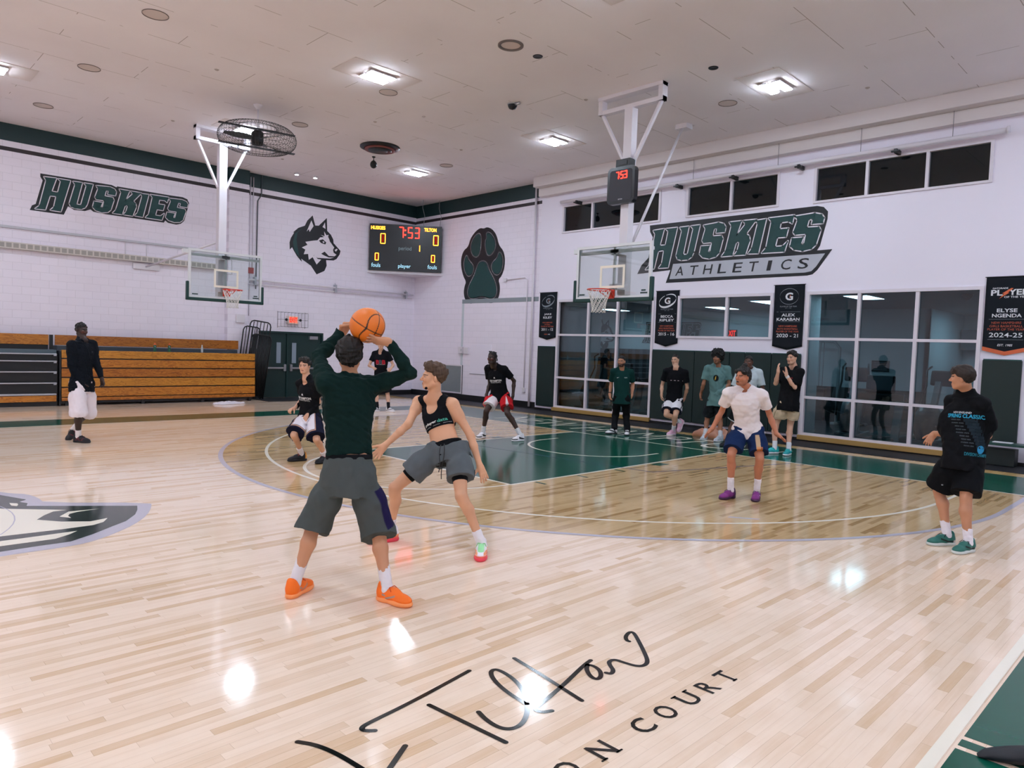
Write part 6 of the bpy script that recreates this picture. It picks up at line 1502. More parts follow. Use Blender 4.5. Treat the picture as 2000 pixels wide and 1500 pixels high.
JOINTS = {
 'shooter': {'head': (2.861,4.645,1.762),'neck': (2.878,4.672,1.557),'shR': (3.027,4.573,1.546),'shL': (2.652,4.622,1.562),'elR': (3.182,4.314,1.648),'elL': (2.736,4.869,1.745),'wrR': (3.032,4.4,1.879),'wrL': (2.934,4.891,1.927),'hdR': (2.928,4.471,1.882),'hdL': (2.984,4.856,2.029),'hpR': (2.878,4.459,0.881),'hpL': (2.718,4.57,0.88),'knR': (3.004,4.42,0.449),'knL': (2.65,4.751,0.481),'anR': (2.943,4.202,0.091),'anL': (2.489,4.713,0.097),'toR': (2.991,4.021,0.023),'toL': (2.625,4.794,0.016)},
 'defender': {'head': (4.165,5.292,1.562),'neck': (4.192,5.308,1.347),'shR': (4.185,5.528,1.31),'shL': (4.288,5.141,1.313),'elR': (3.967,5.396,1.115),'elL': (4.377,4.973,1.031),'wrR': (3.771,5.479,0.921),'wrL': (4.393,4.849,0.767),'hdR': (3.703,5.507,0.832),'hdL': (4.427,4.772,0.599),'hpR': (4.132,5.17,0.875),'hpL': (4.26,5.013,0.885),'knR': (3.827,5.377,0.538),'knL': (4.131,4.793,0.526),'anR': (3.87,5.501,0.102),'anL': (4.259,4.639,0.101),'toR': (3.641,5.527,-0.002),'toL': (4.121,4.501,-0.003)},
 'teen': {'head': (5.35,9.96,1.48),'neck': (5.379,9.943,1.277),'shR': (5.373,10.137,1.203),'shL': (5.437,9.763,1.201),'elR': (5.49,10.249,0.953),'elL': (5.544,9.866,0.932),'wrR': (5.288,10.138,0.815),'wrL': (5.372,9.89,0.731),'hdR': (5.199,10.113,0.797),'hdL': (5.315,9.906,0.622),'hpR': (5.433,10.099,0.685),'hpL': (5.521,9.91,0.699),'knR': (5.168,9.908,0.442),'knL': (5.389,9.627,0.391),'anR': (5.397,10.089,0.112),'anL': (5.626,9.757,0.082),'toR': (5.189,10.126,-0.003),'toL': (5.455,9.7,0.025)},
 'farman': {'head': (11.057,16.381,1.84),'neck': (11.106,16.445,1.644),'shR': (11.011,16.623,1.58),'shL': (11.244,16.301,1.581),'elR': (10.897,16.687,1.252),'elL': (11.369,16.225,1.289),'wrR': (10.825,16.425,1.221),'wrL': (11.179,16.044,1.212),'hdR': (10.829,16.332,1.197),'hdL': (11.107,16.011,1.157),'hpR': (11.028,16.47,0.925),'hpL': (11.232,16.426,0.926),'knR': (11.087,16.59,0.507),'knL': (11.352,16.432,0.47),'anR': (11.024,16.427,0.096),'anL': (11.259,16.231,0.105),'toR': (10.863,16.354,-0.004),'toL': (11.294,16.059,0.006)},
 'redshorts': {'head': (9.793,10.545,1.655),'neck': (9.917,10.624,1.487),'shR': (9.968,10.847,1.424),'shL': (10.073,10.451,1.422),'elR': (10.081,10.892,1.123),'elL': (10.307,10.408,1.192),'wrR': (9.932,10.829,0.884),'wrL': (10.256,10.372,0.909),'hdR': (9.919,10.825,0.778),'hdL': (10.245,10.369,0.773),'hpR': (10.08,10.737,0.866),'hpL': (10.204,10.544,0.866),'knR': (9.761,10.626,0.567),'knL': (10.008,10.265,0.548),'anR': (9.791,10.745,0.101),'anL': (10.169,10.023,0.117),'toR': (9.613,10.683,0.014),'toL': (9.974,10.022,-0.067)},
 'leftman': {'head': (3.312,14.036,1.914),'neck': (3.304,13.902,1.73),'shR': (3.107,13.777,1.657),'shL': (3.468,13.964,1.672),'elR': (3.091,13.732,1.321),'elL': (3.507,13.859,1.337),'wrR': (3.223,13.677,1.029),'wrL': (3.551,13.714,1.086),'hdR': (3.309,13.651,0.899),'hdL': (3.564,13.701,0.936),'hpR': (3.18,13.755,0.999),'hpL': (3.362,13.87,0.99),'knR': (3.175,13.626,0.505),'knL': (3.378,13.893,0.49),'anR': (3.207,13.757,0.097),'anL': (3.234,14.213,0.179),'toR': (3.315,13.595,-0.041),'toL': (3.113,14.119,0.035)},
 'coach': {'head': (13.025,9.721,1.653),'neck': (13.127,9.788,1.476),'shR': (12.955,9.887,1.413),'shL': (13.214,9.592,1.416),'elR': (13.06,10.011,1.136),'elL': (13.353,9.621,1.133),'wrR': (12.924,9.938,0.908),'wrL': (13.217,9.539,0.907),'hdR': (12.926,9.919,0.793),'hdL': (13.201,9.55,0.802),'hpR': (13.064,9.82,0.785),'hpL': (13.122,9.634,0.798),'knR': (13.23,9.985,0.399),'knL': (13.321,9.746,0.406),'anR': (12.967,9.813,0.099),'anL': (13.103,9.54,0.085),'toR': (12.79,9.861,0.033),'toL': (12.95,9.438,0.024)},
 'walker': {'head': (14.341,9.159,1.725),'neck': (14.259,9.083,1.537),'shR': (14.128,9.257,1.457),'shL': (14.328,8.876,1.44),'elR': (14.129,9.351,1.117),'elL': (14.356,8.82,1.088),'wrR': (13.973,9.25,0.912),'wrL': (14.455,8.937,0.852),'hdR': (13.97,9.242,0.794),'hdL': (14.43,8.955,0.72),'hpR': (14.134,9.141,0.773),'hpL': (14.237,8.96,0.773),'knR': (13.807,8.994,0.478),'knL': (13.921,8.823,0.466),'anR': (14.17,8.852,0.311),'anL': (14.103,8.975,0.101),'toR': (14.075,8.861,0.103),'toL': (13.931,8.977,-0.078)},
 'afro': {'head': (14.125,7.961,1.811),'neck': (14.237,8.013,1.63),'shR': (14.05,8.142,1.566),'shL': (14.269,7.781,1.572),'elR': (14.008,8.199,1.224),'elL': (14.294,7.739,1.238),'wrR': (14.128,8.322,0.998),'wrL': (14.078,7.832,1.078),'hdR': (14.121,8.324,0.883),'hdL': (14.035,7.891,1.007),'hpR': (14.13,8.037,0.882),'hpL': (14.168,7.823,0.897),'knR': (14.278,8.214,0.473),'knL': (14.312,7.918,0.476),'anR': (14.039,8.119,0.106),'anL': (14.087,7.772,0.096),'toR': (13.865,8.073,-0.014),'toL': (13.904,7.772,-0.026)},
 'behind': {'head': (13.587,6.951,1.753),'neck': (13.736,6.997,1.605),'shR': (13.535,7.114,1.536),'shL': (13.783,6.805,1.541),'elR': (13.472,7.198,1.184),'elL': (13.806,6.721,1.21),'wrR': (13.446,7.213,0.888),'wrL': (13.836,6.743,0.935),'hdR': (13.444,7.206,0.783),'hdL': (13.827,6.744,0.83),'hpR': (13.594,7.055,0.918),'hpL': (13.682,6.865,0.93),'knR': (13.622,7.229,0.497),'knL': (13.802,6.924,0.498),'anR': (13.437,7.269,0.098),'anL': (13.621,6.844,0.094),'toR': (13.261,7.269,-0.017),'toL': (13.452,6.806,-0.025)},
 'clapper': {'head': (13.506,6.017,1.867),'neck': (13.604,6.02,1.679),'shR': (13.495,6.191,1.601),'shL': (13.457,5.81,1.599),'elR': (13.259,6.202,1.362),'elL': (13.339,5.862,1.303),'wrR': (13.13,6.103,1.594),'wrL': (13.219,5.98,1.532),'hdR': (13.12,6.127,1.73),'hdL': (13.201,6.021,1.696),'hpR': (13.327,6.059,0.984),'hpL': (13.47,5.921,0.971),'knR': (13.367,6.208,0.56),'knL': (13.512,5.986,0.545),'anR': (13.285,6.165,0.099),'anL': (13.368,5.927,0.093),'toR': (13.114,6.252,-0.019),'toL': (13.19,5.9,-0.027)},
 'whitetee': {'head': (8.665,4.501,1.595),'neck': (8.794,4.523,1.437),'shR': (8.631,4.682,1.368),'shL': (8.862,4.31,1.363),'elR': (8.733,4.814,1.115),'elL': (9.035,4.287,1.102),'wrR': (8.615,4.879,0.878),'wrL': (8.998,4.165,0.865),'hdR': (8.557,4.955,0.769),'hdL': (9.041,4.049,0.781),'hpR': (8.83,4.606,0.874),'hpL': (8.927,4.408,0.89),'knR': (8.538,4.543,0.568),'knL': (8.737,4.245,0.538),'anR': (8.548,4.531,0.116),'anL': (8.782,4.286,0.117),'toR': (8.363,4.552,-0.047),'toL': (8.618,4.222,-0.066)},
 'backguy': {'head': (8.278,1.923,1.722),'neck': (8.403,1.902,1.555),'shR': (8.289,1.738,1.467),'shL': (8.513,2.061,1.461),'elR': (8.464,1.703,1.205),'elL': (8.505,2.044,1.134),'wrR': (8.663,1.779,1.036),'wrL': (8.681,2.247,1.096),'hdR': (8.712,1.817,0.963),'hdL': (8.66,2.285,1.003),'hpR': (8.409,1.83,0.916),'hpL': (8.253,1.952,0.929),'knR': (8.206,1.81,0.528),'knL': (8.374,2.09,0.534),'anR': (8.151,1.751,0.094),'anL': (8.283,1.968,0.109),'toR': (7.975,1.806,0.015),'toL': (8.105,2.09,-0.037)},
}
# ------------------------------------------------------------------ the players and coaches
def fig(n, H, face, **k): return Figure(JOINTS[n], H, face, **k)
# 1 the player holding the ball, seen from behind
BALL = np.array([2.962, 4.573, 1.994]); BR = .132
f = fig('shooter', 1.83, 186, pitch=8, res=.0052)
f.set_hand('R', BALL-f.J['wrR'], .25, .14, (BALL, BR)); f.set_hand('L', BALL-f.J['wrL'], .25, .14, (BALL, BR))
f.body('c48e6c', 'person seen from behind in a dark green long sleeve shirt, holding a basketball overhead', lips='a8604e')
f.hair('15110f', .034, .022, .008, 70, .060, extra=[(ell(f.hp(0, -.04, .07), [f.hr, f.hf, f.hu], A_(.088, .085, .075)*f.k), .02), (ell(f.hp(0, -.075, -.005), [f.hr, f.hf, f.hu], A_(.062, .040, .062)*f.k), .02)], tilt=.95)
f.shirt('08221f', 1.96, .235, .9, .006, 'long_sleeve_shirt', .088, seed=11, flare=0)
f.shorts('4a5151', 1.10, .20, 1.25, end=.135, seed=12, fold=.006, colf=lambda s: (lambda V: (lambda q: mixc(np.tile(np.array(lin('4a5151')), (len(V), 1)), (q[0] > 0)*sstep(.62, .72, q[2]/np.hypot(q[2], q[3]+.02))*(q[1] > .25)*(q[1] < .93), '1c1740'))(s.legco(V))))
v = Vol(f.lo, f.hi, f.res); v.add(clip_prim(clip_prim(stack(f.hm, f.sm, f.rh, f.rs, f.fh, f.fs, [(-.1, .172, .128, -.008), (.3, .165, .12, 0)]), f.tp(.235), f.up), f.tp(.18), -f.up)); surf('under_shirt', v, M_CLOTHV, f.root, f.org, '0b0d12')
f.shoes('f5721a', 'f59a5c', 'cc4a10', 'dcd8dc', .17, accent=lambda x, y, z: sstep(.008, .004, np.abs(z-.05-.35*(y-.06)*np.where(y > .02, 1, -.4)))*(y > -.01)*(y < .10)*(np.abs(x) > .03), acol='9a8f88')

# 2 the defender in the vest
f = fig('defender', 1.86, 78, pitch=4, res=.0052)
f.set_hand('R', A_(-.6, -.5, .1), .25, .16); f.set_hand('L', -f.fh+f.rh*.5, .22, .13, thumb=1.0)
f.body('d3a07e', 'person in a black cropped sports vest defending with arms spread low', lips='b86a5c', brow='5a4030', slim=.90,
       extra=lambda s, V, C: mixc(C, sstep(.014, .006, np.linalg.norm(V-(s.tp(.17)+s.fh*.10*s.k), axis=1)*np.where(np.abs((V-s.tp(.17)) @ s.rh) < .011, 1, 9)), '6e3f2c'))
R3 = [f.hr, f.hf, f.hu]
f.hair('4a3626', .030, .014, .006, 75, .070, extra=[(ell(f.hp(0, .035, .108), R3, A_(.066, .062, .036)*f.k), .03), (ell(f.hp(0, -.06, .05), R3, A_(.078, .07, .08)*f.k), .02)], tilt=.75)
f.tank('0d0f14')
f.print_on('shirt', [f.chest(.56, -.055, .13, .030, 'player', 'e6ece9', bold=.02), f.chest(.56, .065, .095, .030, 'data', '4fae97', bold=.02)]+[f.chest(.495, x, .07, .008, 'playerdata', 'b8bcba') for x in (-.10, .0, .10)], 'vest_lettering')
gs = lambda s: (lambda V: np.tile(np.array(lin('596064')), (len(V), 1)))
f.shorts('596064', .62, .07, 1.15, end=.128, seed=21, fold=.007)
f.shorts('0c0d11', .70, .17, tight=True, name='base_layer_shorts', seed=22)
b = MB()
for sg, ln in ((-1, .34), (1, .27)):
    p0 = f.tp(.06, sg*.016, .155); b.tube([tuple(p0+f.fh*.012*i-A_(0, 0, 1)*ln*i/6+f.rh*sg*.008*math.sin(i)-f.org) for i in range(7)], .004, 6)
b.build('drawstring', M_BLACK, f.po)
f.shoes('eceaf0', 'e8485a', '8fe08c', 'e8e4ea', .13, lift={}, accent=lambda x, y, z: sstep(.052, .042, z-.25*np.maximum(0, -y))*(x > -.09), acol='f06a58', colf=lambda x, y, z, C: mixc(mixc(C, sstep(.012, .006, np.abs(z-.058))*(np.abs(x) > .025), 'f2a070'), (np.abs(x) < .026)*(y > .03)*(z > .07), '9fe3a4'))

# 3 the teenager in black shirt and white shorts
f = fig('teen', 1.78, 22, res=.0058)
f.set_hand('R', A_(0, 0, -1), .9); f.set_hand('L', -f.fh, .35, .12)
f.body('d0a084', 'person in black t-shirt and long white shorts with navy edges, crouching behind the ball holder', lips='b4685c', brow='1d1512', slim=.92)
f.hair('1b1512', .030, .014, .009, 85, .066, extra=[(ell(f.hp(0, .03, .100), [f.hr, f.hf, f.hu], A_(.072, .066, .036)*f.k), .02)], tilt=.9)
f.shirt('0d0e13', .62, -.12, 1.0, .005, seed=31)
def nh(f, s=1): return [f.chest(.62, 0, .25*s, .040*s, 'NEW HAMPTON', 'dcdcdc', bold=.03), f.chest(.555, .0, .22*s, .022*s, 'BASKETBALL', 'c4c4c4', bold=.01), f.chest(.735, 0, 0, 0, poly=[(-.020, -.014), (.020, -.014), (0, .020)], col='e8e6e6')]
f.print_on('shirt', nh(f), 'shirt_lettering')
def teen_sh(s):
    def c(V):
        sd, t, o, fw = s.legco(V); C = np.tile(np.array(lin('dcd8e0')), (len(V), 1)); a = o/np.hypot(o, fw+1e-4)
        side = np.maximum(sstep(.50, .60, a), sstep(.80, .85, t)); edge = np.maximum(sstep(.36, .40, a), sstep(.75, .77, t)); thin = np.maximum(sstep(.43, .47, a), sstep(.78, .795, t))
        C = mixc(C, edge*(t > -.2), '1a1a34'); C = mixc(C, thin*(t > -.2), 'd8a890'); return mixc(C, side*(t > -.2), '14162c')
    return c
f.shorts('dcd8e0', .93, .1, 1.35, end=.145, seed=33, fold=.006, colf=teen_sh)
f.shoes('14151d', '14151b', 'e0442a', 'e4e0e6', .14, accent=lambda x, y, z: sstep(-.04, -.055, y)*sstep(.03, .045, z), acol='e39a3c')

# 4 far player behind the ball holder
f = fig('farman', 1.85, 4, res=.0065)
f.set_hand('R', -f.fh+A_(0, 0, -.4), .8); f.set_hand('L', -f.fh+A_(0, 0, -.4), .8)
f.body('d3a890', 'person in a black t-shirt with red lettering far back by the white wall', lips='b4685c')
f.hair('2a1f18', .018, .010, .004)
f.shirt('101117', .6, -.2, 1.0, .004, seed=41)
f.print_on('shirt', [f.chest(.66, -.085, .09, .12, 'B', 'b01f30', bold=.04), f.chest(.66, 0, .09, .12, 'B', '4a4e54', bold=.04), f.chest(.66, .085, .09, .12, 'B', 'b01f30', bold=.04), f.chest(.56, 0, .24, .02, 'BIG BALLER', '9a9ca0')], 'shirt_lettering')
f.shorts('16171c', .85, .1, 1.2, seed=42); f.shoes('dcdade', 'e6e2e6', 'c4c0c4', '15161a', .17, accent=lambda x, y, z: sstep(.012, .004, np.abs(z-.05-.25*y)), acol='20232a')

# 5 the player in red and white shorts
f = fig('redshorts', 1.93, 28, res=.0062)
f.set_hand('R', f.rh*-1, .5); f.set_hand('L', f.rh, .5)
f.body('3b2a24', 'person in a black t-shirt and red and white shorts crouching in the lane', lips='5a3832', brow='120d0c', slim=.95)
f.hair('0f0c0c', .010, .006, .004, 90, .062, extra=[(cap(f.hp(x, -.06, .05), f.hp(x*1.25, -.105, -.09), .013*f.k, .008*f.k), .008) for x in (-.06, -.03, 0, .03, .065)]+[(cap(f.hp(x, .03, .118), f.hp(x, -.07, .10), .011, .011), .006) for x in (-.045, -.015, .015, .045)])
f.shirt('0e0f14', .66, -.18, 1.15, .005, seed=51); f.print_on('shirt', nh(f, 1.05), 'shirt_lettering')
def red_sh(s):
    def c(V):
        sd, t, o, fw = s.legco(V); C = np.tile(np.array(lin('c8232b')), (len(V), 1)); a = o/np.hypot(o, fw+1e-4)
        w = np.where(sd > 0, sstep(.42, .46, t-.35*(a-.2)), sstep(.12, .16, .55*t-.9*np.abs(a-.45)+.05)); return mixc(C, w*(t > 0), 'e2dce0')
    return c
f.shorts('c8232b', .70, .1, 1.3, end=.135, seed=52, fold=.006, colf=red_sh)
f.shoes('e4e2e6', 'e9e6ea', 'd8d4da', 'd6d8dc', .16, accent=lambda x, y, z: np.maximum(sstep(.10, .12, y)*sstep(.055, .045, z), sstep(.025, .012, np.abs(z-.055-.3*(y-.03)))*(y < .08)), acol='1a1c22')

# 6 the tall player at the left
f = fig('leftman', 1.90, -38, res=.0062, pitch=-4)
f.set_hand('R', f.rh*-1, .5, d=A_(.25, -.1, -1)); f.set_hand('L', f.rh, .5, d=A_(.1, 0, -1))
f.body('33241f', 'person in a navy long sleeve shirt and long white shorts in front of the bleacher', lips='6a4038', brow='120d0c', slim=1.06)
f.hair('0e0c0d', .014, .006, .006, 110, .066)
f.shirt('0c1119', 1.92, -.20, 1.2, .005, 'long_sleeve_shirt', seed=61); f.print_on('shirt', [f.chest(.82, .09, .035, .006, 'o-o', '8a93a4')], 'shirt_mark')
f.shorts('dcd4da', 1.02, .1, 1.5, end=.150, seed=62, fold=.006)
f.shoes('17171b', '1b1b1f', '0d0d0f', 'dcd8da', .13, lift={'L': 1}, accent=lambda x, y, z: sstep(.02, .01, np.abs(z-.05-.03*np.sin(60*y)))*(y > -.02)*(y < .12), acol='6a2430')

# 7 the bearded coach
f = fig('coach', 1.88, 22, res=.0062)
f.set_hand('R', f.rh*-1, .45); f.set_hand('L', f.rh, .45)
f.body('b88466', 'bearded person in a dark green polo shirt and black trousers by the left window', lips='9a5a4e', brow='120e0d', beard=('15100f', .92))
f.hair('14100f', .009, .004, .002, 90, .060)
f.shirt('0c3431', .75, -.16, 1.1, .004, 'polo_shirt', .078, seed=71, vneck=.03)
f.print_on('shirt', [f.chest(.80, -.085, .05, .014, poly=[(-.03, .0), (-.02, -.012), (.03, .014), (-.016, -.002)], col='dfe4e4'), f.chest(.80, .085, .06, .03, 'NH', '8fa8a4')], 'polo_logo')
f.trousers('0d0e12')
v = Vol(f.J['wrR']-.1, f.J['wrR']+.1, .004); a_ = f.J['wrR']-f.J['elR']; v.add(clip_prim(clip_prim(cap(f.J['wrR']-a_*.14, f.J['wrR'], .034, .033), f.J['wrR']-a_*.02, a_), f.J['wrR']-a_*.11, -a_)); surf('wristband', v, M_CLOTHV, f.root, f.org, '101114')
f.shoes('dcdce0', '2a2c30', 'c9c9ce', '15161a', .10, accent=lambda x, y, z: sstep(.02, .01, np.abs(z-.05-.3*y))*(y > -.03), acol='22252b')

# 8 walking person in white shorts
f = fig('walker', 1.90, 24, res=.0062)
f.set_hand('R', f.rh*-1, .65); f.set_hand('L', f.rh, .65)
f.body('cba085', 'person in a black t-shirt and white shorts stepping forward before the green pads', lips='a8685c', brow='17110f', beard=('5a4438', .25))
f.hair('17120f', .012, .006, .003, 90, .060)
f.shirt('0c0d12', .66, -.20, 1.15, .004, seed=81)
f.print_on('shirt', [f.chest(.70, 0, 0, 0, poly=[(-.18, -.004), (.18, -.006), (.18, .008), (-.18, .006)], col='c9b8bc')], 'shirt_stripe')
f.shorts('dcdce2', .72, .1, 1.25, end=.128, seed=82, fold=.006, colf=lambda s: (lambda V: (lambda q: mixc(mixc(np.tile(np.array(lin('dcdce2')), (len(V), 1)), sstep(.675, .69, q[1]), '1a1d2c'), (q[2]/np.hypot(q[2], q[3]+1e-3) > .75)*(np.sin(q[3]*150) > .2)*(q[1] > .1), '2a2e3c'))(s.legco(V))))
f.shoes('e0b4cc', 'e6d4de', 'd9a8c4', 'd4d6da', .16, lift={'R': 1}, accent=lambda x, y, z: sstep(.03, .02, z), acol='ece2e8')

# 9 big curly hair
f = fig('afro', 1.92, 20, res=.0062)
f.set_hand('R', f.rh*-1, .5); f.set_hand('L', -f.fh+f.rh*.3, .55)
f.body('9a6a50', 'person with big curly black hair in a grey-green t-shirt before the green pads', lips='8a5046', brow='130e0d', beard=('2a1a14', .35), slim=.95)
f.hair('0c0a0a', .05, .05, .012, 75, .058, extra=[(ell(f.hp(0, -.015, .085), [f.hr, f.hf, f.hu], A_(.138, .125, .112)*f.k), .02), (ell(f.hp(0, -.05, .02), [f.hr, f.hf, f.hu], A_(.125, .09, .10)*f.k), .02)], tilt=.55, ear=False)
f.shirt('5d7f7e', .72, -.20, 1.3, .007, seed=91)
def disc(r, n=24, x0=0, y0=0, e=1.25): return [(x0+r*math.cos(2*math.pi*i/n), y0+r*e*math.sin(2*math.pi*i/n)) for i in range(n)]
it = [f.chest(.70, -.02, 0, 0, poly=disc(.058), col='12191a')]
f.print_on('shirt', it, 'shirt_emblem')
f.print_on('shirt', [tuple([q[0]+np.array(q[3])*.004, *q[1:]]) for q in [f.chest(.71, -.02, .055, .10, 'A', 'd8b13c', bold=.05)]], 'shirt_emblem_letter')
f.shorts('23262b', .85, .08, 1.35, end=.135, seed=92, fold=.006, colf=lambda s: (lambda V: np.tile(np.array(lin('1d2024')), (len(V), 1))*(1+.7*(fnoise(V, 45, 7) > .25))[:, None]))
f.shoes('b9c2cc', 'c8ced6', 'd8dce0', 'c4c6ca', .14)

# 10 person half hidden behind the white t-shirt player
f = fig('behind', 1.90, 12, res=.0065)
f.body('5a3c30', 'person in a pale grey-white t-shirt half hidden behind the white shirt player', lips='6a4038', brow='120d0c')
f.hair('100d0d', .008, .004, .003, 90, .060)
f.shirt('b6c6cc', .80, -.2, 1.2, .005, seed=101)
f.shorts('15171b', .90, .1, 1.3, seed=102, colf=lambda s: (lambda V: (lambda q: mixc(np.tile(np.array(lin('15171b')), (len(V), 1)), sstep(.85, .86, q[1]), 'c9ccd0'))(s.legco(V))))
f.shoes('121317', '1a1b1f', '0d0d10', '121317', .16)

# 11 the clapping person
f = fig('clapper', 1.92, 32, res=.0062)
f.set_hand('R', f.rh*-1+f.fh*.2, .25, .10, d=A_(0, 0, 1)-f.fh*.15); f.set_hand('L', f.rh-f.fh*.1, .12, .05, d=A_(0, 0, 1)-f.fh*.2)
f.body('d0a48c', 'person in a black t-shirt and beige shorts clapping beside the large window', lips='b4685c', brow='1d1512')
f.hair('171210', .026, .012, .008, 80, .070, extra=[(ell(f.hp(0, .045, .088), [f.hr, f.hf, f.hu], A_(.070, .055, .040)*f.k), .02)], tilt=.8)
f.shirt('0c0d11', .78, -.22, 1.25, .005, seed=111)
f.print_on('shirt', [f.chest(.78, .07, .05, .026, 'R', '8e1f2a', bold=.05)], 'shirt_mark')
f.shorts('c4b397', .66, .05, 1.4, end=.130, seed=112, fold=.006, colf=lambda s: (lambda V: (lambda q: mixc(np.tile(np.array(lin('c6b59a')), (len(V), 1))*(1+.08*fnoise(V, 60, 3))[:, None], np.maximum((np.abs(q[1]-.615) < .008), (np.abs(q[2]/np.hypot(q[2], q[3]+1e-3)-.86) < .03)*(q[1] > 0)), '8e8068'))(s.legco(V))))
v = Vol(f.J['wrL']-.1, f.J['wrL']+.1, .004); a_ = f.J['wrL']-f.J['elL']; v.add(clip_prim(clip_prim(cap(f.J['wrL']-a_*.25, f.J['wrL'], .036, .034), f.J['wrL']-a_*.04, a_), f.J['wrL']-a_*.2, -a_)); surf('wrist_wrap', v, M_CLOTHV, f.root, f.org, 'e0dde0')
f.shoes('1a8f95', 'dcdfe2', '0f6f78', 'd9dbe0', .15, accent=lambda x, y, z: sstep(.06, .02, np.abs(z-.06-.4*y))*.6, acol='2fc0be')

# 12 the player in the white t-shirt
f = fig('whitetee', 1.80, 40, res=.0052, pitch=2)
f.set_hand('R', A_(0, 0, -1)+f.fh*.3, .18, .20, thumb=1.0); f.set_hand('L', A_(0, 0, -1)+f.fh*.3, .15, .20, thumb=1.0)
f.body('b8785a', 'person in white t-shirt and blue shorts, arms held low, hair in a bun', lips='8e463c', brow='17110f', beard=('4a2a20', .30),
       extra=lambda s, V, C: mixc(C, sstep(.022, .016, np.abs((V-s.hc) @ s.hr/s.k))*sstep(.008, .005, np.abs((V-s.hc) @ s.hu/s.k+.068))*(((V-s.hc) @ s.hf) > .05), '2a1210'))
R3 = [f.hr, f.hf, f.hu]
f.hair('16110f', .022, .016, .006, 70, .062, extra=[(ell(f.hp(0, -.02, .150), R3, A_(.034, .034, .034)*f.k), .02), (ell(f.hp(-.07, .060, .060), R3, A_(.030, .035, .030)*f.k), .03), (ell(f.hp(.068, .050, .062), R3, A_(.026, .038, .032)*f.k), .03), (ell(f.hp(0, -.05, .0), R3, A_(.08, .07, .09)*f.k), .02)], tilt=.85)
f.shirt('e4dcdc', .62, -.16, 1.15, .006, seed=121)
def blue_sh(s):
    def c(V):
        sd, t, o, fw = s.legco(V); C = np.tile(np.array(lin('14284f')), (len(V), 1)); a = o/np.hypot(o, fw+1e-4)
        return mixc(C, (sd < 0)*sstep(.28, .32, t)*(np.abs(a-.02) < .33)*(fw > 0), 'b99f80')
    return c
f.shorts('14284f', .80, .1, 1.3, end=.122, seed=122, fold=.006, colf=blue_sh)
it = []
for i in range(4):
    q = f.J['hpL']+(f.J['knL']-f.J['hpL'])*(.46+.075*i); u = unit(f.J['hpL']-f.J['knL']); w = unit(f.fh-f.rh*.15); ex = unit(np.cross(u, w)); 
    tv, tf = fit_text('EEEE', .07, .026, .04); it.append((q, ex, np.cross(w, ex), w, tv, tf, 'dc8a4e'))
f.print_on('shorts', it, 'shorts_lettering')
f.shoes('7a2a78', '3a1c3c', '2a1430', 'e2dee4', .16, accent=lambda x, y, z: sstep(.02, -.03, y), acol='3c1c44', colf=lambda x, y, z, C: mixc(C, (x > .02)*sstep(.007, .004, np.abs(z-.052-.3*np.maximum(0, y-.03)))*(y > -.01)*(y < .09), 'b9a8d8'))

# 13 the player at the right, seen from behind
f = fig('backguy', 1.83, 104, res=.0052)
f.set_hand('L', A_(0, 0, -1)+f.fh*.5, .45, d=A_(-.35, .35, -.75)); f.set_hand('R', f.rh*-1, .4)
f.body('c08a6a', 'person seen from behind in a black printed t-shirt and black shorts at the right', lips='a8605a', brow='241a15')
R3 = [f.hr, f.hf, f.hu]
f.hair('2a201a', .022, .012, .004, 80, .072, extra=[(ell(f.hp(0, .050, .085), R3, A_(.064, .050, .040)*f.k), .025), (ell(f.hp(0, .080, .060), R3, A_(.050, .024, .026)*f.k), .02)], tilt=.78)
f.shirt('0c0d11', .86, -.26, 1.5, .006, seed=131, cuff=1.18)
it = [f.chest(.80, .055, .16, .020, 'NEW ENGLAND', 'c8ccd0', True, .02), f.chest(.735, .06, .31, .040, 'SPRING CLASSIC', '2f9fc4', True, .03), f.chest(.05, .06, .30, .034, 'DIVISION CHAMPIONS', '2a7f92', True, .02), f.chest(.15, .09, 0, 0, poly=disc(.042, e=1), col='2f8fc0', back=True)]
for i in range(9): it += [f.chest(.66-.058*i, -.025, .09+.02*math.sin(i*2.), .012, 'TEAM %d' % (i+1) if False else 'mmm mm', '566068', True), f.chest(.66-.058*i, .10, .11, .030, 'H', '1c2a34', True, .2)]
f.print_on('shirt', it, 'shirt_lettering')
f.shorts('0c0d11', .90, .1, 1.45, end=.142, seed=132, fold=.005)
f.print_on('shorts', [(f.J['hpL']+(f.J['knL']-f.J['hpL'])*.78, A_(_r.x, _r.y, 0), A_(0, 0, 1), A_(-.77, -.2, 0), disc(.011, 12, e=.6), [list(q) for q in tessellate_polygon([[Vector((a, c, 0)) for a, c in disc(.011, 12, e=.6)]])], '8a9296')], 'shorts_mark')
f.shoes('2c6a60', 'c4ccca', '101415', 'e4dfe6', .14, accent=lambda x, y, z: sstep(.010, .005, np.abs(z-.046-.32*np.maximum(0, y-.02)-.05*np.maximum(0, -y)))*(y > -.045)*(y < .10)*(np.abs(x) > .028), acol='10181a', colf=lambda x, y, z, C: mixc(C, sstep(-.03, -.04, y)*sstep(.062, .052, z)*(z > .018), 'c9c6c8'))

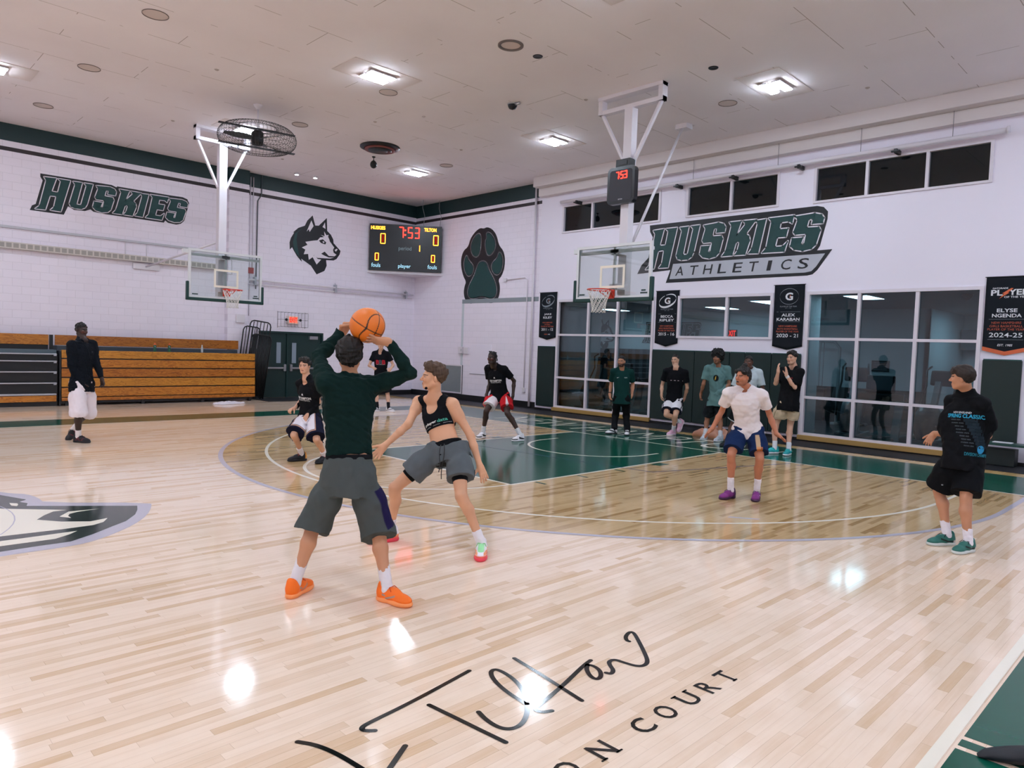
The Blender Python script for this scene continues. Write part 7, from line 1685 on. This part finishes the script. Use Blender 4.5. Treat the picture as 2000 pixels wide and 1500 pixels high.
# toe of a black shoe at the lower right corner
sh = MB(); Vv = []; nu, nv = 28, 20
for j in range(nv):
    t = j/(nv-1)
    for i in range(nu):
        a = 2*math.pi*i/nu; y = -.02+.30*t; w_ = .052*(max(0, math.sin(math.pi*min(1, max(.02, t*.86+.12))))**.45)*(1.0 if t > .5 else .82+.36*t); hgt = (.105-.075*t**1.3)*max(.12, 1-max(0, t-.9)*6)
        Vv.append((w_*math.cos(a), y, max(0, hgt*.5+hgt*.5*math.sin(a)) if math.sin(a) > -.9 else 0))
Ff = [[j*nu+i, j*nu+(i+1) % nu, (j+1)*nu+(i+1) % nu, (j+1)*nu+i] for j in range(nv-1) for i in range(nu)]+[list(range(nu))[::-1], [(nv-1)*nu+i for i in range(nu)]]
sh.smooth = True; sh.mesh(Vv, Ff); so = sh.build('sneaker', mat('black_shoe', '14181f', .6, bump=.1, bscale=150)); so.location = (4.06, .50, .0022); so.rotation_euler.z = math.atan2(-(-.13), .24)*1.0
tag(so, 'tip of a black sneaker poking in at the lower right corner', 'shoe')

# ------------------------------------------------------------------ the ball
ball = None
bm = bmesh.new(); bmesh.ops.create_icosphere(bm, subdivisions=6, radius=BR)
axs = [unit(A_(.30, -.42, .86)), None, None]; vw = unit(-BALL+A_(0, 0, 1.86)); a0 = unit(np.cross(vw, axs[0])); axs[1] = unit(a0*.75+vw*.55); axs[1] = unit(axs[1]-axs[0]*(axs[1] @ axs[0])); axs[2] = np.cross(axs[0], axs[1])
me = bpy.data.meshes.new('basketball'); bm.to_mesh(me); bm.free()
n = len(me.vertices); co = np.zeros(n*3, np.float32); me.vertices.foreach_get('co', co); Pn = co.reshape(-1, 3)/BR
u, v_, w_ = Pn @ axs[0], Pn @ axs[1], Pn @ axs[2]
g = np.minimum(np.abs(u), np.abs(v_)); side = np.abs(np.arccos(np.clip(w_, -1, 1))-np.pi/2)
cv = np.abs(np.hypot(np.abs(w_)-.0, 0)-(.62+.20*(v_**2-u**2)/(v_**2+u**2+1e-6))); g = np.minimum(g, cv*.9)
seam = sstep(.036, .020, g)
C = np.tile(np.array(lin('e0751c')), (n, 1)); C = mixc(C, seam, '1a1210')
co2 = (Pn*(BR*(1-.012*seam))[:, None]).astype(np.float32); me.vertices.foreach_set('co', co2.ravel())
at = me.color_attributes.new('Col', 'FLOAT_COLOR', 'POINT'); at.data.foreach_set('color', np.c_[C, np.ones(n)].astype(np.float32).ravel())
me.polygons.foreach_set('use_smooth', np.ones(len(me.polygons), bool)); me.materials.append(vcol_mat('ball_leather', .42, .45, .12, 900)); me.update()
ball = link(bpy.data.objects.new('basketball', me)); ball.location = tuple(BALL); tag(ball, 'orange basketball with black seams held overhead in two hands', 'basketball')
